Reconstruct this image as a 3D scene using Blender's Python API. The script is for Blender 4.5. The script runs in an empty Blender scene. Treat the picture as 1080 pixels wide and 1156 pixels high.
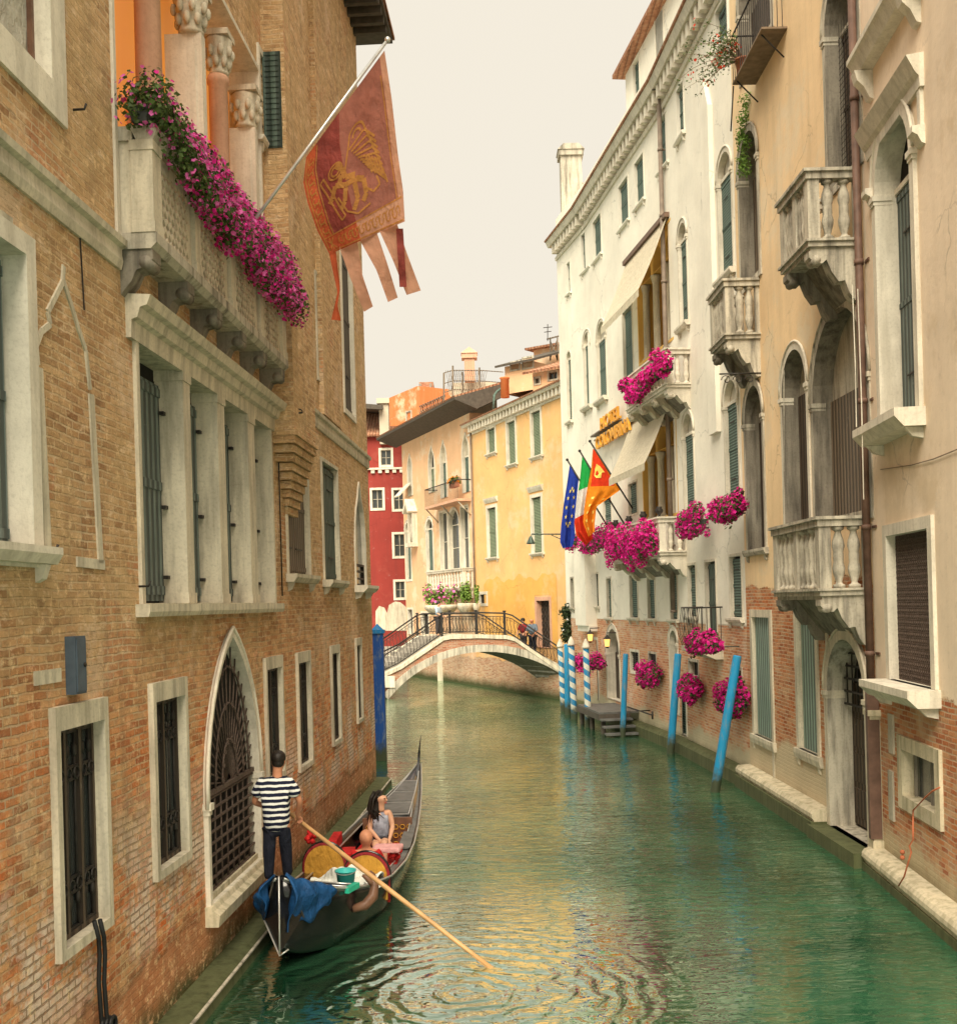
import bpy, bmesh, math, random
import numpy as np
from mathutils import Vector, Matrix
from mathutils.geometry import tessellate_polygon
random.seed(7); rng = np.random.default_rng(7)
PI = math.pi; R = math.radians
S = bpy.context.scene
COL = S.collection
# ---------------------------------------------------------------- camera model (photograph 1080 x 1156)
F = 1260.0; CX, CY = 540.0, 681.5; ROLL = R(1.6); H = 4.4
CR, SR = math.cos(ROLL), math.sin(ROLL)
def ray(px, py):
    u = (px-CX)/F; v = -(py-CY)/F
    return (u*CR+v*SR, -u*SR+v*CR)          # X/Y , (Z-H)/Y
def P(px, py, Y):
    a, b = ray(px, py); return Vector((a*Y, Y, H+b*Y))
def G(px, py, z=0.0):
    a, b = ray(px, py); Y = (z-H)/b; return Vector((a*Y, Y, z))
cam = bpy.data.cameras.new('camera'); cam.sensor_fit = 'VERTICAL'; cam.sensor_height = 36
cam.lens = F/1156*36; cam.shift_y = (CY-578)/1156; cam.clip_end = 600
co = bpy.data.objects.new('camera', cam); COL.objects.link(co)
M = Matrix(((CR, SR, 0, 0), (0, 0, -1, 0), (-SR, CR, 0, H), (0, 0, 0, 1)))
co.matrix_world = M; S.camera = co
# ---------------------------------------------------------------- node helpers
def lin(c):
    return tuple(((x/12.92) if x <= .04045 else ((x+.055)/1.055)**2.4) for x in c[:3])+(1.0,)
class NT:
    def __init__(s, name):
        s.m = bpy.data.materials.new(name); s.m.use_nodes = True
        s.t = s.m.node_tree; s.b = s.t.nodes['Principled BSDF']; s.out = s.t.nodes['Material Output']
        s.tc = s.t.nodes.new('ShaderNodeTexCoord'); s.uv = s.tc.outputs['UV']; s.ob = s.tc.outputs['Object']
        s.geo = s.t.nodes.new('ShaderNodeNewGeometry'); s.pos = s.geo.outputs['Position']
    def set(s, node, k, v):
        i = node.inputs[k]
        if isinstance(v, bpy.types.NodeSocket): s.t.links.new(v, i)
        else: i.default_value = v
    def node(s, typ, props=None, **kw):
        n = s.t.nodes.new(typ)
        for k, v in (props or {}).items(): setattr(n, k, v)
        for k, v in kw.items(): s.set(n, k.replace('_', ' ') if k.replace('_', ' ') in n.inputs else k, v)
        return n
    def noise(s, vec, scale=1., detail=4., rough=.55, dist=0.):
        n = s.node('ShaderNodeTexNoise', Vector=vec, Scale=scale, Detail=detail, Roughness=rough, Distortion=dist); return n.outputs['Fac']
    def mapv(s, vec, sc):
        n = s.node('ShaderNodeMapping', Vector=vec); n.inputs['Scale'].default_value = sc; return n.outputs[0]
    def ramp(s, fac, stops):
        n = s.t.nodes.new('ShaderNodeValToRGB'); s.set(n, 'Fac', fac); e = n.color_ramp.elements
        while len(e) < len(stops): e.new(.5)
        for i, (p, c) in enumerate(stops):
            e[i].position = p; e[i].color = (c, c, c, 1) if isinstance(c, (int, float)) else (c if len(c) == 4 else tuple(c)+(1,))
        return n.outputs['Color']
    def mix(s, f, a, b, mode='MIX'):
        n = s.t.nodes.new('ShaderNodeMix'); n.data_type = 'RGBA'; n.blend_type = mode
        for k, v in ((0, f), (6, a), (7, b)):
            if isinstance(v, bpy.types.NodeSocket): s.t.links.new(v, n.inputs[k])
            else: n.inputs[k].default_value = v if k == 0 else (v if len(v) == 4 else tuple(v)+(1,))
        return n.outputs[2]
    def math(s, op, a, b=0., c=0.):
        n = s.t.nodes.new('ShaderNodeMath'); n.operation = op
        for i, v in enumerate((a, b, c)):
            if isinstance(v, bpy.types.NodeSocket): s.t.links.new(v, n.inputs[i])
            else: n.inputs[i].default_value = v
        return n.outputs[0]
    def mr(s, v, a, b, c=0., d=1.):
        n = s.t.nodes.new('ShaderNodeMapRange'); s.set(n, 0, v)
        for i, x in enumerate((a, b, c, d)): n.inputs[i+1].default_value = x
        return n.outputs[0]
    def sep(s, v): n = s.node('ShaderNodeSeparateXYZ', Vector=v); return n.outputs
    def bump(s, h, st=.5, dist=.01, nrm=None):
        n = s.node('ShaderNodeBump', Height=h, Strength=st, Distance=dist)
        if nrm is not None: s.t.links.new(nrm, n.inputs['Normal'])
        return n.outputs[0]
    def fin(s, col, rough=.8, nrm=None, spec=.3, metal=0.):
        s.set(s.b, 'Base Color', col if isinstance(col, bpy.types.NodeSocket) or len(col) == 4 else tuple(col)+(1,))
        s.set(s.b, 'Roughness', rough); s.set(s.b, 'Specular IOR Level', spec); s.set(s.b, 'Metallic', metal)
        if nrm is not None: s.set(s.b, 'Normal', nrm)
        return s.m
def simple(name, c, rough=.7, var=.25, scale=6., bump=.15, metal=0., spec=.3):
    n = NT(name); f = n.noise(n.pos, scale, 5.); g = n.noise(n.pos, scale*6, 3.)
    a = tuple(x*(1-var) for x in c); b = tuple(min(1, x*(1+var)) for x in c)
    col = n.mix(n.ramp(f, [(.3, 0.), (.7, 1.)]), a, b)
    return n.fin(col, rough, n.bump(g, bump, .01), spec, metal)
def stone(name, c, dirt=(.10, .085, .06), amt=.5, rough=.85):
    n = NT(name); f = n.noise(n.pos, 1.6, 8., .65); st = n.noise(n.mapv(n.pos, (7, 7, .7)), 1.0, 6., .6); g = n.noise(n.pos, 26., 4., .6)
    a = tuple(x*.78 for x in c)
    col = n.mix(n.ramp(f, [(.35, 0.), (.65, 1.)]), a, c)
    col = n.mix(n.math('MULTIPLY', n.ramp(st, [(.45, 0.), (.68, 1.)]), amt), col, dirt)
    col = n.mix(n.ramp(g, [(.3, .25), (.5, 0.)]), col, dirt)
    return n.fin(col, rough, n.bump(n.math('ADD', f, n.math('MULTIPLY', g, .5)), .35, .02), .25)
def brickset(n, c1, c2, c3, mortar, bw=.26, bh=.075, ms=.012, warp=.03):
    nz = n.node('ShaderNodeTexNoise', Vector=n.uv, Scale=1.3, Detail=3.)
    off = n.node('ShaderNodeVectorMath', {'operation': 'MULTIPLY_ADD'}); n.set(off, 0, nz.outputs['Color']); off.inputs[1].default_value = (warp*2, warp*2, 0); n.set(off, 2, n.uv)
    nz2 = n.node('ShaderNodeTexNoise', Vector=n.uv, Scale=14., Detail=2.)
    off2 = n.node('ShaderNodeVectorMath', {'operation': 'MULTIPLY_ADD'}); n.set(off2, 0, nz2.outputs['Color']); off2.inputs[1].default_value = (.018, .018, 0); n.set(off2, 2, off.outputs[0])
    b = n.node('ShaderNodeTexBrick', {'offset': .5}, Vector=off2.outputs[0], Color1=(0, 0, 0, 1), Color2=(1, 1, 1, 1), Mortar=(.5, .5, .5, 1), Scale=1., Mortar_Size=ms, Mortar_Smooth=.35, Bias=0., Brick_Width=bw, Row_Height=bh)
    v = b.outputs['Color']; fac = b.outputs['Fac']
    g = n.noise(n.uv, 22., 6., .7)
    val = n.math('ADD', n.math('MULTIPLY', v, .6), n.math('MULTIPLY', g, .4))
    col = n.ramp(val, [(.18, c1), (.42, c2), (.6, c3), (.85, c1)])
    worn = n.ramp(n.noise(n.uv, 2.6, 5., .6), [(.42, .35), (.62, 1.)])
    mm = n.math('MULTIPLY', fac, worn)
    out = n.mix(mm, col, mortar)
    hgt = n.math('ADD', n.math('MULTIPLY', n.math('SUBTRACT', 1., fac), 1.), n.math('MULTIPLY', g, .9))
    return out, hgt, fac
def addz(n, zs):                      # world height
    return n.sep(n.pos)[2]
# ---------------------------------------------------------------- materials
def mat_brick_left():
    n = NT('weathered tan brick'); z = addz(n, 0)
    col, h, fac = brickset(n, (.24, .125, .06), (.42, .255, .13), (.56, .385, .22), (.55, .455, .315))
    big = n.noise(n.uv, .55, 6., .6); mid = n.noise(n.uv, 1.8, 6., .65)
    tan = n.mix(n.ramp(big, [(.35, 0.), (.6, .75)]), col, n.mix(mid, (.34, .235, .12), (.62, .475, .28)))
    # vivid orange courses lower down
    lowf = n.mr(n.math('ADD', z, n.math('MULTIPLY', big, 3.2)), 6.3, 4.2, 0, 1)
    orange, h2, _ = brickset(n, (.34, .07, .02), (.60, .17, .045), (.64, .34, .16), (.48, .37, .25))
    patch = n.ramp(n.noise(n.uv, 1.1, 5., .6), [(.34, 0.), (.56, 1.)])
    c2 = n.mix(n.math('MULTIPLY', lowf, patch), tan, orange)
    # salt bloom
    bl = n.math('MULTIPLY', n.mr(z, .7, 1.25, 0, 1), n.mr(z, 2.7, 1.9, 0, 1))
    sm = n.ramp(n.noise(n.uv, .75, 7., .7), [(.47, 0.), (.53, 1.)])
    c3 = n.mix(n.math('MULTIPLY', n.math('MULTIPLY', bl, sm), .9), c2, n.mix(fac, n.mix(n.noise(n.uv, 9., 4., .7), (.48, .38, .32), (.82, .78, .72)), (.27, .21, .16)))
    # red-brown render above the water
    rd = n.math('MULTIPLY', n.mr(n.math('ADD', z, n.math('MULTIPLY', n.noise(n.uv, 1.2, 8., .72), 1.1)), 1.50, 1.38, 0, 1), .88)
    c4 = n.mix(rd, c3, n.mix(mid, (.23, .085, .035), (.46, .23, .12)))
    green = n.mr(n.math('ADD', z, n.math('MULTIPLY', mid, .5)), .75, .45, 0, 1)
    c5 = n.mix(green, c4, (.075, .08, .035))
    pl = n.ramp(n.noise(n.uv, .42, 10., .74), [(.55, 0.), (.60, .75)])
    c6 = n.mix(n.math('MULTIPLY', pl, n.mr(z, 2.0, 4.0, .25, 1)), c5, n.mix(mid, (.44, .33, .23), (.70, .57, .42)))
    rp = n.ramp(n.noise(n.uv, .8, 9., .72), [(.56, 0.), (.62, .6)]); c6 = n.mix(rp, c6, n.mix(fac, (.46, .20, .10), (.52, .42, .31)))
    sp = n.ramp(n.noise(n.mapv(n.uv, (1, 1.6, 1)), 5.5, 7., .75), [(.33, .3), (.45, 0.), (.6, 0.), (.72, .4)])
    c7 = n.mix(sp, c6, n.mix(n.math('GREATER_THAN', mid, .5), (.10, .065, .035), (.56, .43, .27)))
    st = n.ramp(n.noise(n.mapv(n.uv, (3., .22, 1)), 1., 5.), [(.5, 0.), (.75, .4)])
    c7 = n.mix(st, c7, (.16, .12, .08))
    pit = n.noise(n.uv, 7., 8., .8)
    vb = n.noise(n.mapv(n.uv, (1, 2.2, 1)), 3.2, 6., .7); c7 = n.mix(n.ramp(vb, [(.56, 0.), (.66, .75)]), c7, n.mix(n.math('LESS_THAN', z, 4.), (.68, .56, .40), (.68, .42, .26))); c7 = n.mix(n.ramp(vb, [(.34, .6), (.44, 0.)]), c7, (.21, .12, .065))
    c7 = n.mix(n.ramp(pit, [(.33, .6), (.40, 0.)]), c7, (.11, .065, .035)); c7 = n.mix(n.ramp(pit, [(.53, 0.), (.64, .7)]), c7, (.76, .61, .38))
    hh = n.math('MULTIPLY', n.math('ADD', n.math('ADD', h, n.math('MULTIPLY', pit, 1.6)), n.math('MULTIPLY', mid, 2.)), n.math('SUBTRACT', 1., n.math('MULTIPLY', rd, .7)))
    return n.fin(n.mix(1., c7, (1.30, 1.20, 1.10, 1), 'MULTIPLY'), .92, n.bump(hh, 1., .02), .2)
def plaster_nodes(n, c, dark, streak=.4, patch=None, pa=.5, bscale=.6):
    big = n.noise(n.uv, bscale, 8., .62); st = n.noise(n.mapv(n.uv, (2.6, .22, 1)), 1., 7., .6); g = n.noise(n.uv, 9., 6., .6)
    col = n.mix(n.ramp(big, [(.32, 0.), (.68, 1.)]), tuple(x*.86 for x in c), tuple(min(.95, x*1.06) for x in c))
    if patch: col = n.mix(n.math('MULTIPLY', n.ramp(n.noise(n.uv, bscale*.7, 9., .7), [(.52, 0.), (.60, 1.)]), pa), col, patch)
    col = n.mix(n.math('MULTIPLY', n.ramp(st, [(.48, 0.), (.75, 1.)]), streak), col, dark)
    col = n.mix(n.ramp(g, [(.25, .45), (.42, 0.)]), col, tuple(x*.68 for x in c))
    vo = n.node('ShaderNodeTexVoronoi', {'feature': 'DISTANCE_TO_EDGE'}, Scale=.55); nz_ = n.node('ShaderNodeTexNoise', Vector=n.uv, Scale=2.2, Detail=5.); va = n.node('ShaderNodeVectorMath', {'operation': 'MULTIPLY_ADD'}); n.set(va, 0, nz_.outputs['Color']); va.inputs[1].default_value = (.7, .7, 0); n.set(va, 2, n.uv); n.set(vo, 'Vector', va.outputs[0])
    crk = n.math('MULTIPLY', n.ramp(vo.outputs['Distance'], [(.0, .55), (.012, 0.)]), n.ramp(n.noise(n.uv, .5, 3.), [(.48, 0.), (.6, 1.)])); col = n.mix(crk, col, tuple(x*.4 for x in c))
    col = n.mix(n.ramp(n.noise(n.uv, 1.7, 10., .78), [(.60, 0.), (.63, .35)]), col, tuple(.6*x+.18 for x in c))
    return col, n.math('ADD', n.math('MULTIPLY', g, .4), big)
def mat_plaster(name, c, dark, streak=.4, patch=None, pa=.5):
    n = NT(name); col, h = plaster_nodes(n, c, dark, streak, patch, pa)
    return n.fin(col, .9, n.bump(h, .25, .02), .2)
def mat_over_brick(name, c, dark, zb, jag, streak, patch, pa, bc, mortar, low=None, bleed=0.):
    """plaster above, bare brick below height zb (ragged edge of size jag)"""
    n = NT(name); z = addz(n, 0); pc, ph = plaster_nodes(n, c, dark, streak, patch, pa)
    bcx, bh, fac = brickset(n, *bc, mortar)
    bcx = n.mix(n.ramp(n.noise(n.uv, 1.1, 7., .68), [(.5, 0.), (.66, .4)]), bcx, tuple(.5*(x+y) for x, y in zip(c, mortar)))
    nz = n.noise(n.uv, .9, 8., .7)
    m = n.mr(n.math('ADD', z, n.math('MULTIPLY', n.math('SUBTRACT', nz, .5), -jag*2)), zb-.02, zb+.02, 1, 0)
    if bleed: m = n.math('MAXIMUM', m, n.math('MULTIPLY', n.ramp(n.noise(n.uv, .6, 9., .72), [(.66, 0.), (.68, 1.)]), bleed))
    col = n.mix(m, pc, bcx)
    if low:
        lm = n.mr(n.math('ADD', z, n.math('MULTIPLY', n.math('SUBTRACT', nz, .5), -1.6)), low[0]-.1, low[0]+.15, 1, 0)
        col = n.mix(lm, col, n.mix(nz, low[1], tuple(x*1.5 for x in low[1])))
    gm = n.mr(n.math('ADD', z, n.math('MULTIPLY', nz, .5)), .8, .35, 0, 1)
    col = n.mix(gm, col, (.07, .075, .03))
    h = n.mix(m, n.math('ADD', ph, 1.4), bh)
    return n.fin(col, .9, n.bump(h, .6, .02), .2)
def mat_shutter(name, c, boards=False):
    n = NT(name); x = n.sep(n.uv)
    if boards: w = n.math('SINE', n.math('MULTIPLY', x[0], 2*PI/.16))
    else: w = n.math('SINE', n.math('MULTIPLY', x[1], 2*PI/.07))
    f = n.noise(n.mapv(n.uv, (6, 1, 1)), 1.5, 7., .65)
    col = n.mix(n.ramp(f, [(.3, 0.), (.7, 1.)]), tuple(v*.68 for v in c), tuple(v*1.25 for v in c))
    wm = n.ramp(w, [(.0, 0.), (.12, 1.)]) if boards else n.ramp(w, [(.0, 0.), (.6, 1.)])
    col = n.mix(wm, tuple(v*.4 for v in c), col)
    col = n.mix(n.ramp(n.noise(n.uv, 7., 6., .7), [(.62, 0.), (.72, .5)]), col, tuple(.5*v+.22 for v in c))
    return n.fin(col, .65, n.bump(w, .5, .012), .3)
def mat_glass(name, c=(.03, .035, .035)):
    n = NT(name); f = n.noise(n.pos, 1.2, 3.)
    col = n.mix(f, c, tuple(x*2.2 for x in c))
    return n.fin(col, .12, n.bump(f, .05, .05), .6)
def mat_tiles():
    n = NT('terracotta roof tiles'); x = n.sep(n.uv)
    w = n.math('ABSOLUTE', n.math('SINE', n.math('MULTIPLY', x[0], PI/.2))); r = n.math('FRACT', n.math('MULTIPLY', x[1], 1/.35))
    f = n.noise(n.uv, 5., 5., .7)
    col = n.ramp(f, [(.3, (.20, .09, .055)), (.5, (.40, .19, .11)), (.7, (.45, .31, .21))])
    col = n.mix(n.ramp(w, [(.0, .7), (.35, 0.)]), col, (.07, .04, .03))
    return n.fin(col, .9, n.bump(n.math('ADD', w, n.math('MULTIPLY', r, .4)), .9, .06), .2)
def mat_stripes(name, a, b, axis=2, period=.1, duty=.5):
    n = NT(name); v = n.math('ADD', n.sep(n.ob)[axis], n.math('MULTIPLY', n.noise(n.pos, 7., 2.), .035)); f = n.math('FRACT', n.math('MULTIPLY', v, 1/period))
    m = n.math('GREATER_THAN', f, duty); g = n.noise(n.pos, 40., 3.)
    return n.fin(n.mix(m, a, b), .85, n.bump(g, .3, .01), .15)
def mat_pole(name, a, b=None):
    n = NT(name); o = n.sep(n.ob); g = n.noise(n.pos, 7., 6., .7)
    if b:
        ang = n.math('ARCTAN2', o[1], o[0])
        f = n.math('FRACT', n.math('ADD', n.math('MULTIPLY', o[2], 1/.42), n.math('MULTIPLY', ang, 1/(2*PI))))
        col = n.mix(n.math('GREATER_THAN', f, .5), a, b)
    else: col = n.mix(n.noise(n.pos, 2.2, 6., .7), tuple(x*.7 for x in a), tuple(x*1.2 for x in a))
    col = n.mix(n.ramp(n.noise(n.mapv(n.pos, (9, 9, 2.2)), 1., 8., .75), [(.50, 0.), (.62, .6)]), col, (.20, .24, .24))
    z = addz(n, 0); col = n.mix(n.mr(n.math('ADD', z, n.math('MULTIPLY', g, .7)), .95, .6, 0, 1), col, (.045, .055, .03))
    return n.fin(col, .6, n.bump(g, .3, .02), .3)
def mat_leaf(name, c, trans=.3):
    n = NT(name); inf = n.node('ShaderNodeNewGeometry').outputs['Random Per Island']
    col = n.mix(inf, tuple(x*.55 for x in c), tuple(min(1, x*1.5) for x in c))
    n.fin(col, .6, None, .3)
    t = n.node('ShaderNodeBsdfTranslucent', Color=col); mx = n.node('ShaderNodeMixShader'); mx.inputs[0].default_value = trans
    n.t.links.new(n.b.outputs[0], mx.inputs[1]); n.t.links.new(t.outputs[0], mx.inputs[2]); n.t.links.new(mx.outputs[0], n.out.inputs[0])
    return n.m
def mat_emit(name, c, st):
    n = NT(name); n.fin(c, .5); n.set(n.b, 'Emission Color', tuple(c)+(1,)); n.set(n.b, 'Emission Strength', st); return n.m
def mat_cloth(name, c, var=.2, trans=0., rough=.85):
    n = NT(name); f = n.noise(n.pos, 5., 5.); g = n.noise(n.pos, 60., 3.)
    col = n.mix(n.ramp(f, [(.3, 0.), (.7, 1.)]), tuple(x*(1-var) for x in c), tuple(min(1, x*(1+var)) for x in c))
    n.fin(col, rough, n.bump(n.math('ADD', n.math('ADD', f, n.math('MULTIPLY', n.noise(n.mapv(n.pos, (9, 9, 4)), 1.4, 3., .5, .5), 1.2)), n.math('MULTIPLY', g, .12)), .75, .045), .2)
    if trans:
        t = n.node('ShaderNodeBsdfTranslucent', Color=col); mx = n.node('ShaderNodeMixShader'); mx.inputs[0].default_value = trans
        n.t.links.new(n.b.outputs[0], mx.inputs[1]); n.t.links.new(t.outputs[0], mx.inputs[2]); n.t.links.new(mx.outputs[0], n.out.inputs[0])
    return n.m
m = {}
m['brickL'] = mat_brick_left()
m['stone'] = stone('pale istrian stone', (.70, .63, .49), (.17, .15, .11), .55)
m['stoneW'] = stone('white stone trim', (.78, .72, .60), (.30, .26, .19), .4)
m['stoneG'] = stone('weathered grey stone', (.56, .51, .41), (.07, .062, .05), .75)
m['stoneD'] = stone('dark streaked stone', (.27, .24, .19), (.035, .03, .025), .7)  # darker streaked stone for reveals, corbels and soffits
m['algae'] = stone('algae covered stone', (.11, .12, .055), (.045, .05, .02), .8)
m['ledge'] = stone('cream kerb stone', (.66, .58, .42), (.15, .14, .07), .6)
m['pinkst'] = stone('pink marble', (.68, .40, .27), (.33, .19, .12), .35)
m['cream'] = mat_over_brick('cream plaster over brick', (.86, .71, .545), (.50, .39, .27), 2.95, .5, .3, (.55, .41, .24), .4, ((.34, .10, .045), (.54, .20, .08), (.56, .31, .16)), (.52, .42, .30), (.72, (.42, .34, .22)))
m['ochre'] = mat_over_brick('ochre plaster over brick', (.84, .62, .375), (.46, .34, .20), 4.6, .5, .4, (.72, .62, .46), .6, ((.30, .085, .03), (.52, .18, .065), (.54, .29, .15)), (.50, .40, .28), (1.3, (.44, .36, .24)), .0)
m['white'] = mat_over_brick('white plaster over brick', (.84, .795, .69), (.60, .52, .40), 3.7, .03, .18, None, 0, ((.42, .16, .075), (.60, .26, .13), (.62, .39, .23)), (.60, .50, .38), (.75, (.40, .35, .24)))
m['whiteP'] = mat_plaster('white plaster', (.84, .795, .69), (.60, .52, .40), .15)
m['yellow'] = mat_over_brick('yellow plaster', (.78, .465, .20), (.55, .36, .2), 1.55, .5, .22, (.68, .53, .33), .65, ((.34, .15, .08), (.5, .28, .17), (.55, .40, .27)), (.55, .45, .33), None)
m['yellowO'] = mat_plaster('orange plaster patch', (.74, .40, .105), (.6, .42, .2), .1, (.70, .5, .25), .5)
m['yellow2'] = mat_over_brick('faded yellow plaster', (.74, .46, .27), (.5, .34, .2), 1.55, .5, .3, (.72, .60, .44), .75, ((.4, .2, .12), (.55, .32, .2), (.6, .45, .3)), (.6, .5, .4), None)
m['red'] = mat_plaster('venetian red plaster', (.27, .042, .034), (.16, .035, .03), .35, (.34, .08, .06), .4)
m['redO'] = mat_plaster('flaking orange plaster', (.66, .20, .07), (.6, .42, .25), .2, (.62, .50, .34), .95)
m['far'] = mat_plaster('pale distant plaster', (.55, .49, .38), (.4, .35, .27), .3)
m['gold'] = mat_plaster('orange lit loggia plaster', (.70, .43, .12), (.5, .3, .1), .2)  # orange light inside the hotel loggias painted as plaster colour
m['shG'] = mat_shutter('dark green shutter paint', (.085, .125, .10), True)
m['shL'] = mat_shutter('sage green shutter paint', (.24, .30, .19))
m['shT'] = mat_shutter('teal green shutter paint', (.13, .20, .165), False)
m['shB'] = mat_shutter('grey teal shutter paint', (.15, .19, .18), True)
m['shP'] = mat_shutter('pale teal board paint', (.26, .36, .30), True)
m['shN'] = mat_shutter('bare weathered boards', (.20, .155, .11), True)
m['shK'] = mat_shutter('dark brown boards', (.09, .065, .045), True)
m['glass'] = mat_glass('window glass'); m['glassL'] = mat_glass('pale window glass', (.16, .19, .19))
m['dark'] = simple('dark interior', (.018, .016, .014), .9)
m['curtain'] = mat_cloth('grey net curtain', (.42, .40, .34))
m['iron'] = simple('wrought iron', (.035, .030, .026), .55, .4, 12., .3, .3)
m['rust'] = simple('rusty brown pipe paint', (.13, .075, .055), .6, .3, 5.)
m['pipe'] = simple('brown drain pipe', (.20, .155, .12), .6, .3, 3.)
m['tiles'] = mat_tiles()
m['eave'] = simple('dark eave timber', (.085, .072, .058), .85)
m['wood'] = simple('varnished oar wood', (.52, .30, .13), .4, .2, 5.)
m['wood2'] = simple('dark walnut wood', (.15, .075, .045), .45, .3, 8.)
m['black'] = simple('black lacquer', (.011, .011, .012), .16, .3, 6., .05, 0, .6)
m['deck'] = simple('worn grey deck paint', (.12, .12, .115), .45, .35, 5.)
m['chrome'] = simple('silver trim', (.6, .6, .58), .3, .15, 8., .05, .6)
m['tarp'] = mat_cloth('blue tarpaulin', (.008, .055, .16), .35, 0, .55)
m['redc'] = mat_cloth('red upholstery', (.48, .02, .02), .3)
m['goldc'] = mat_cloth('golden upholstery', (.50, .26, .04), .15)
m['dred'] = mat_cloth('dark red piping', (.22, .02, .025), .2)
m['pinkc'] = mat_cloth('pale pink cushion', (.70, .36, .36), .15)
m['whitec'] = mat_cloth('white cloth', (.72, .72, .66), .12)
m['teal'] = simple('turquoise plastic', (.05, .42, .40), .35, .1)
m['tealg'] = simple('green plastic', (.03, .45, .30), .35, .1)
m['skin'] = simple('tanned skin', (.52, .23, .13), .55, .12, 10., .05)
m['skin2'] = simple('light skin', (.62, .34, .22), .55, .12, 10., .05)
m['hair'] = simple('black hair', (.018, .013, .010), .45, .3, 30., .3)
m['navy'] = mat_cloth('dark navy trousers', (.012, .014, .024), .3)
m['shirt'] = mat_stripes('navy and white striped jersey', (.76, .76, .74), (.012, .015, .035), 2, .074, .42)
m['blush'] = mat_cloth('slate blue shirt', (.13, .17, .22), .2); m['pattern'] = mat_cloth('grey patterned top', (.30, .31, .38), .6)
m['denim'] = mat_cloth('dark shorts', (.05, .045, .05), .2); m['lblue'] = mat_cloth('light blue shirt', (.35, .45, .55), .15)
m['shoe'] = simple('white shoe sole', (.55, .5, .42), .6); m['orangec'] = simple('orange rope', (.42, .13, .06), .8)
m['poleB'] = mat_pole('blue mooring paint', (.012, .20, .50)); m['poleB2'] = mat_pole('sky blue mooring paint', (.012, .24, .47))
m['poleD'] = mat_pole('deep blue mooring paint', (.012, .075, .32)); m['poleS'] = mat_pole('blue and white spiral paint', (.015, .20, .42), (.62, .62, .54))
m['leaf'] = mat_leaf('green leaves', (.075, .12, .03)); m['leafD'] = mat_leaf('dark green leaves', (.035, .055, .02), .2); m['leafB'] = mat_leaf('fresh green leaves', (.16, .27, .05))
m['mag'] = mat_leaf('magenta petals', (.88, .02, .29), .4); m['pink'] = mat_leaf('pink petals', (.98, .15, .45), .45); m['pet3'] = mat_leaf('pale petals', (.75, .35, .35), .35)
m['twig'] = simple('grey brown twigs', (.22, .16, .11), .9)
m['awn'] = mat_cloth('cream awning canvas', (.74, .67, .52), .06, .3); m['awnrod'] = simple('brown awning casing', (.16, .10, .07), .6)
m['letters'] = simple('gilded sign letters', (.72, .34, .04), .45, .15, 8.)
m['lamp'] = mat_emit('glowing lamp glass', (1., .50, .12), 1.1); m['amber'] = mat_emit('amber lit interior', (.80, .30, .05), .22)
m['flagM'] = mat_cloth('maroon flag cloth', (.25, .055, .045), .25, .4); m['flagG'] = mat_cloth('gold flag print', (.52, .25, .07), .12, .5); m['flagP'] = mat_cloth('sunlit sheer rose brown flag cloth', (.42, .17, .13), .2, .65); m['flagQ'] = mat_cloth('faded and sunlit sheer peach flag cloth', (.70, .38, .26), .15, .65)  # rose brown and peach carry sunlight through the cloth in their colour
m['flagO'] = mat_cloth('faded orange flag cloth', (.48, .10, .04), .2, .45)
m['flagR'] = mat_cloth('scarlet flag cloth', (.72, .05, .015), .12, .4); m['flagY'] = mat_cloth('orange gold flag cloth', (.85, .28, .02), .1, .4)
m['fBlue'] = mat_cloth('royal blue flag cloth', (.02, .05, .36), .12, .3); m['fGreen'] = mat_cloth('green flag cloth', (.02, .40, .08), .1, .4)
m['fWhite'] = mat_cloth('white flag cloth', (.74, .72, .68), .08, .4); m['fStar'] = mat_cloth('yellow star print', (.85, .68, .15), .05, .2)
m['pave'] = stone('paving stone', (.38, .35, .30), (.15, .13, .1), .4)
m['bbrick'] = mat_over_brick('bridge brick', (.5, .4, .3), (.3, .25, .2), 30., .1, .2, None, 0, ((.26, .085, .045), (.40, .16, .085), (.42, .24, .15)), (.42, .35, .27))
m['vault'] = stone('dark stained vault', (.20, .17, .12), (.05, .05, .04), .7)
m['boxblue'] = simple('blue grey painted metal', (.07, .095, .125), .5, .25, 6.)
m['chain'] = simple('black rubber hose', (.012, .012, .012), .5)
m['mesh'] = simple('brown iron lattice', (.10, .07, .055), .7, .4, 30., .5)
m['pot'] = simple('dark plant trough', (.045, .05, .045), .7); m['terra'] = simple('terracotta', (.42, .16, .09), .8)
# ---------------------------------------------------------------- mesh builder
class Fr:
    """a local frame: origin o (plan), tangent t, outward normal n; point(u, z, d)"""
    def __init__(s, p0, p1, n_hint, zb=0., zt=20.):
        s.o = Vector((p0[0], p0[1], 0)); d = Vector((p1[0]-p0[0], p1[1]-p0[1], 0)); s.L = d.length; s.t = d.normalized()
        nn = Vector((-s.t.y, s.t.x, 0)); s.n = nn if nn.dot(Vector((n_hint[0], n_hint[1], 0))) > 0 else -nn
        s.zb, s.zt = zb, zt; s.holes = []
    def pt(s, u, z, d=0.): v = s.o+s.t*u+s.n*d; return Vector((v.x, v.y, z))
    def pix(s, px, py, d=0.):
        a, b = ray(px, py); dr = Vector((a, 1, 0)); o = s.o+s.n*d
        Y = o.dot(s.n)/dr.dot(s.n); p = Vector((a*Y, Y, 0)); return ((p-s.o).dot(s.t), H+b*Y)
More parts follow.
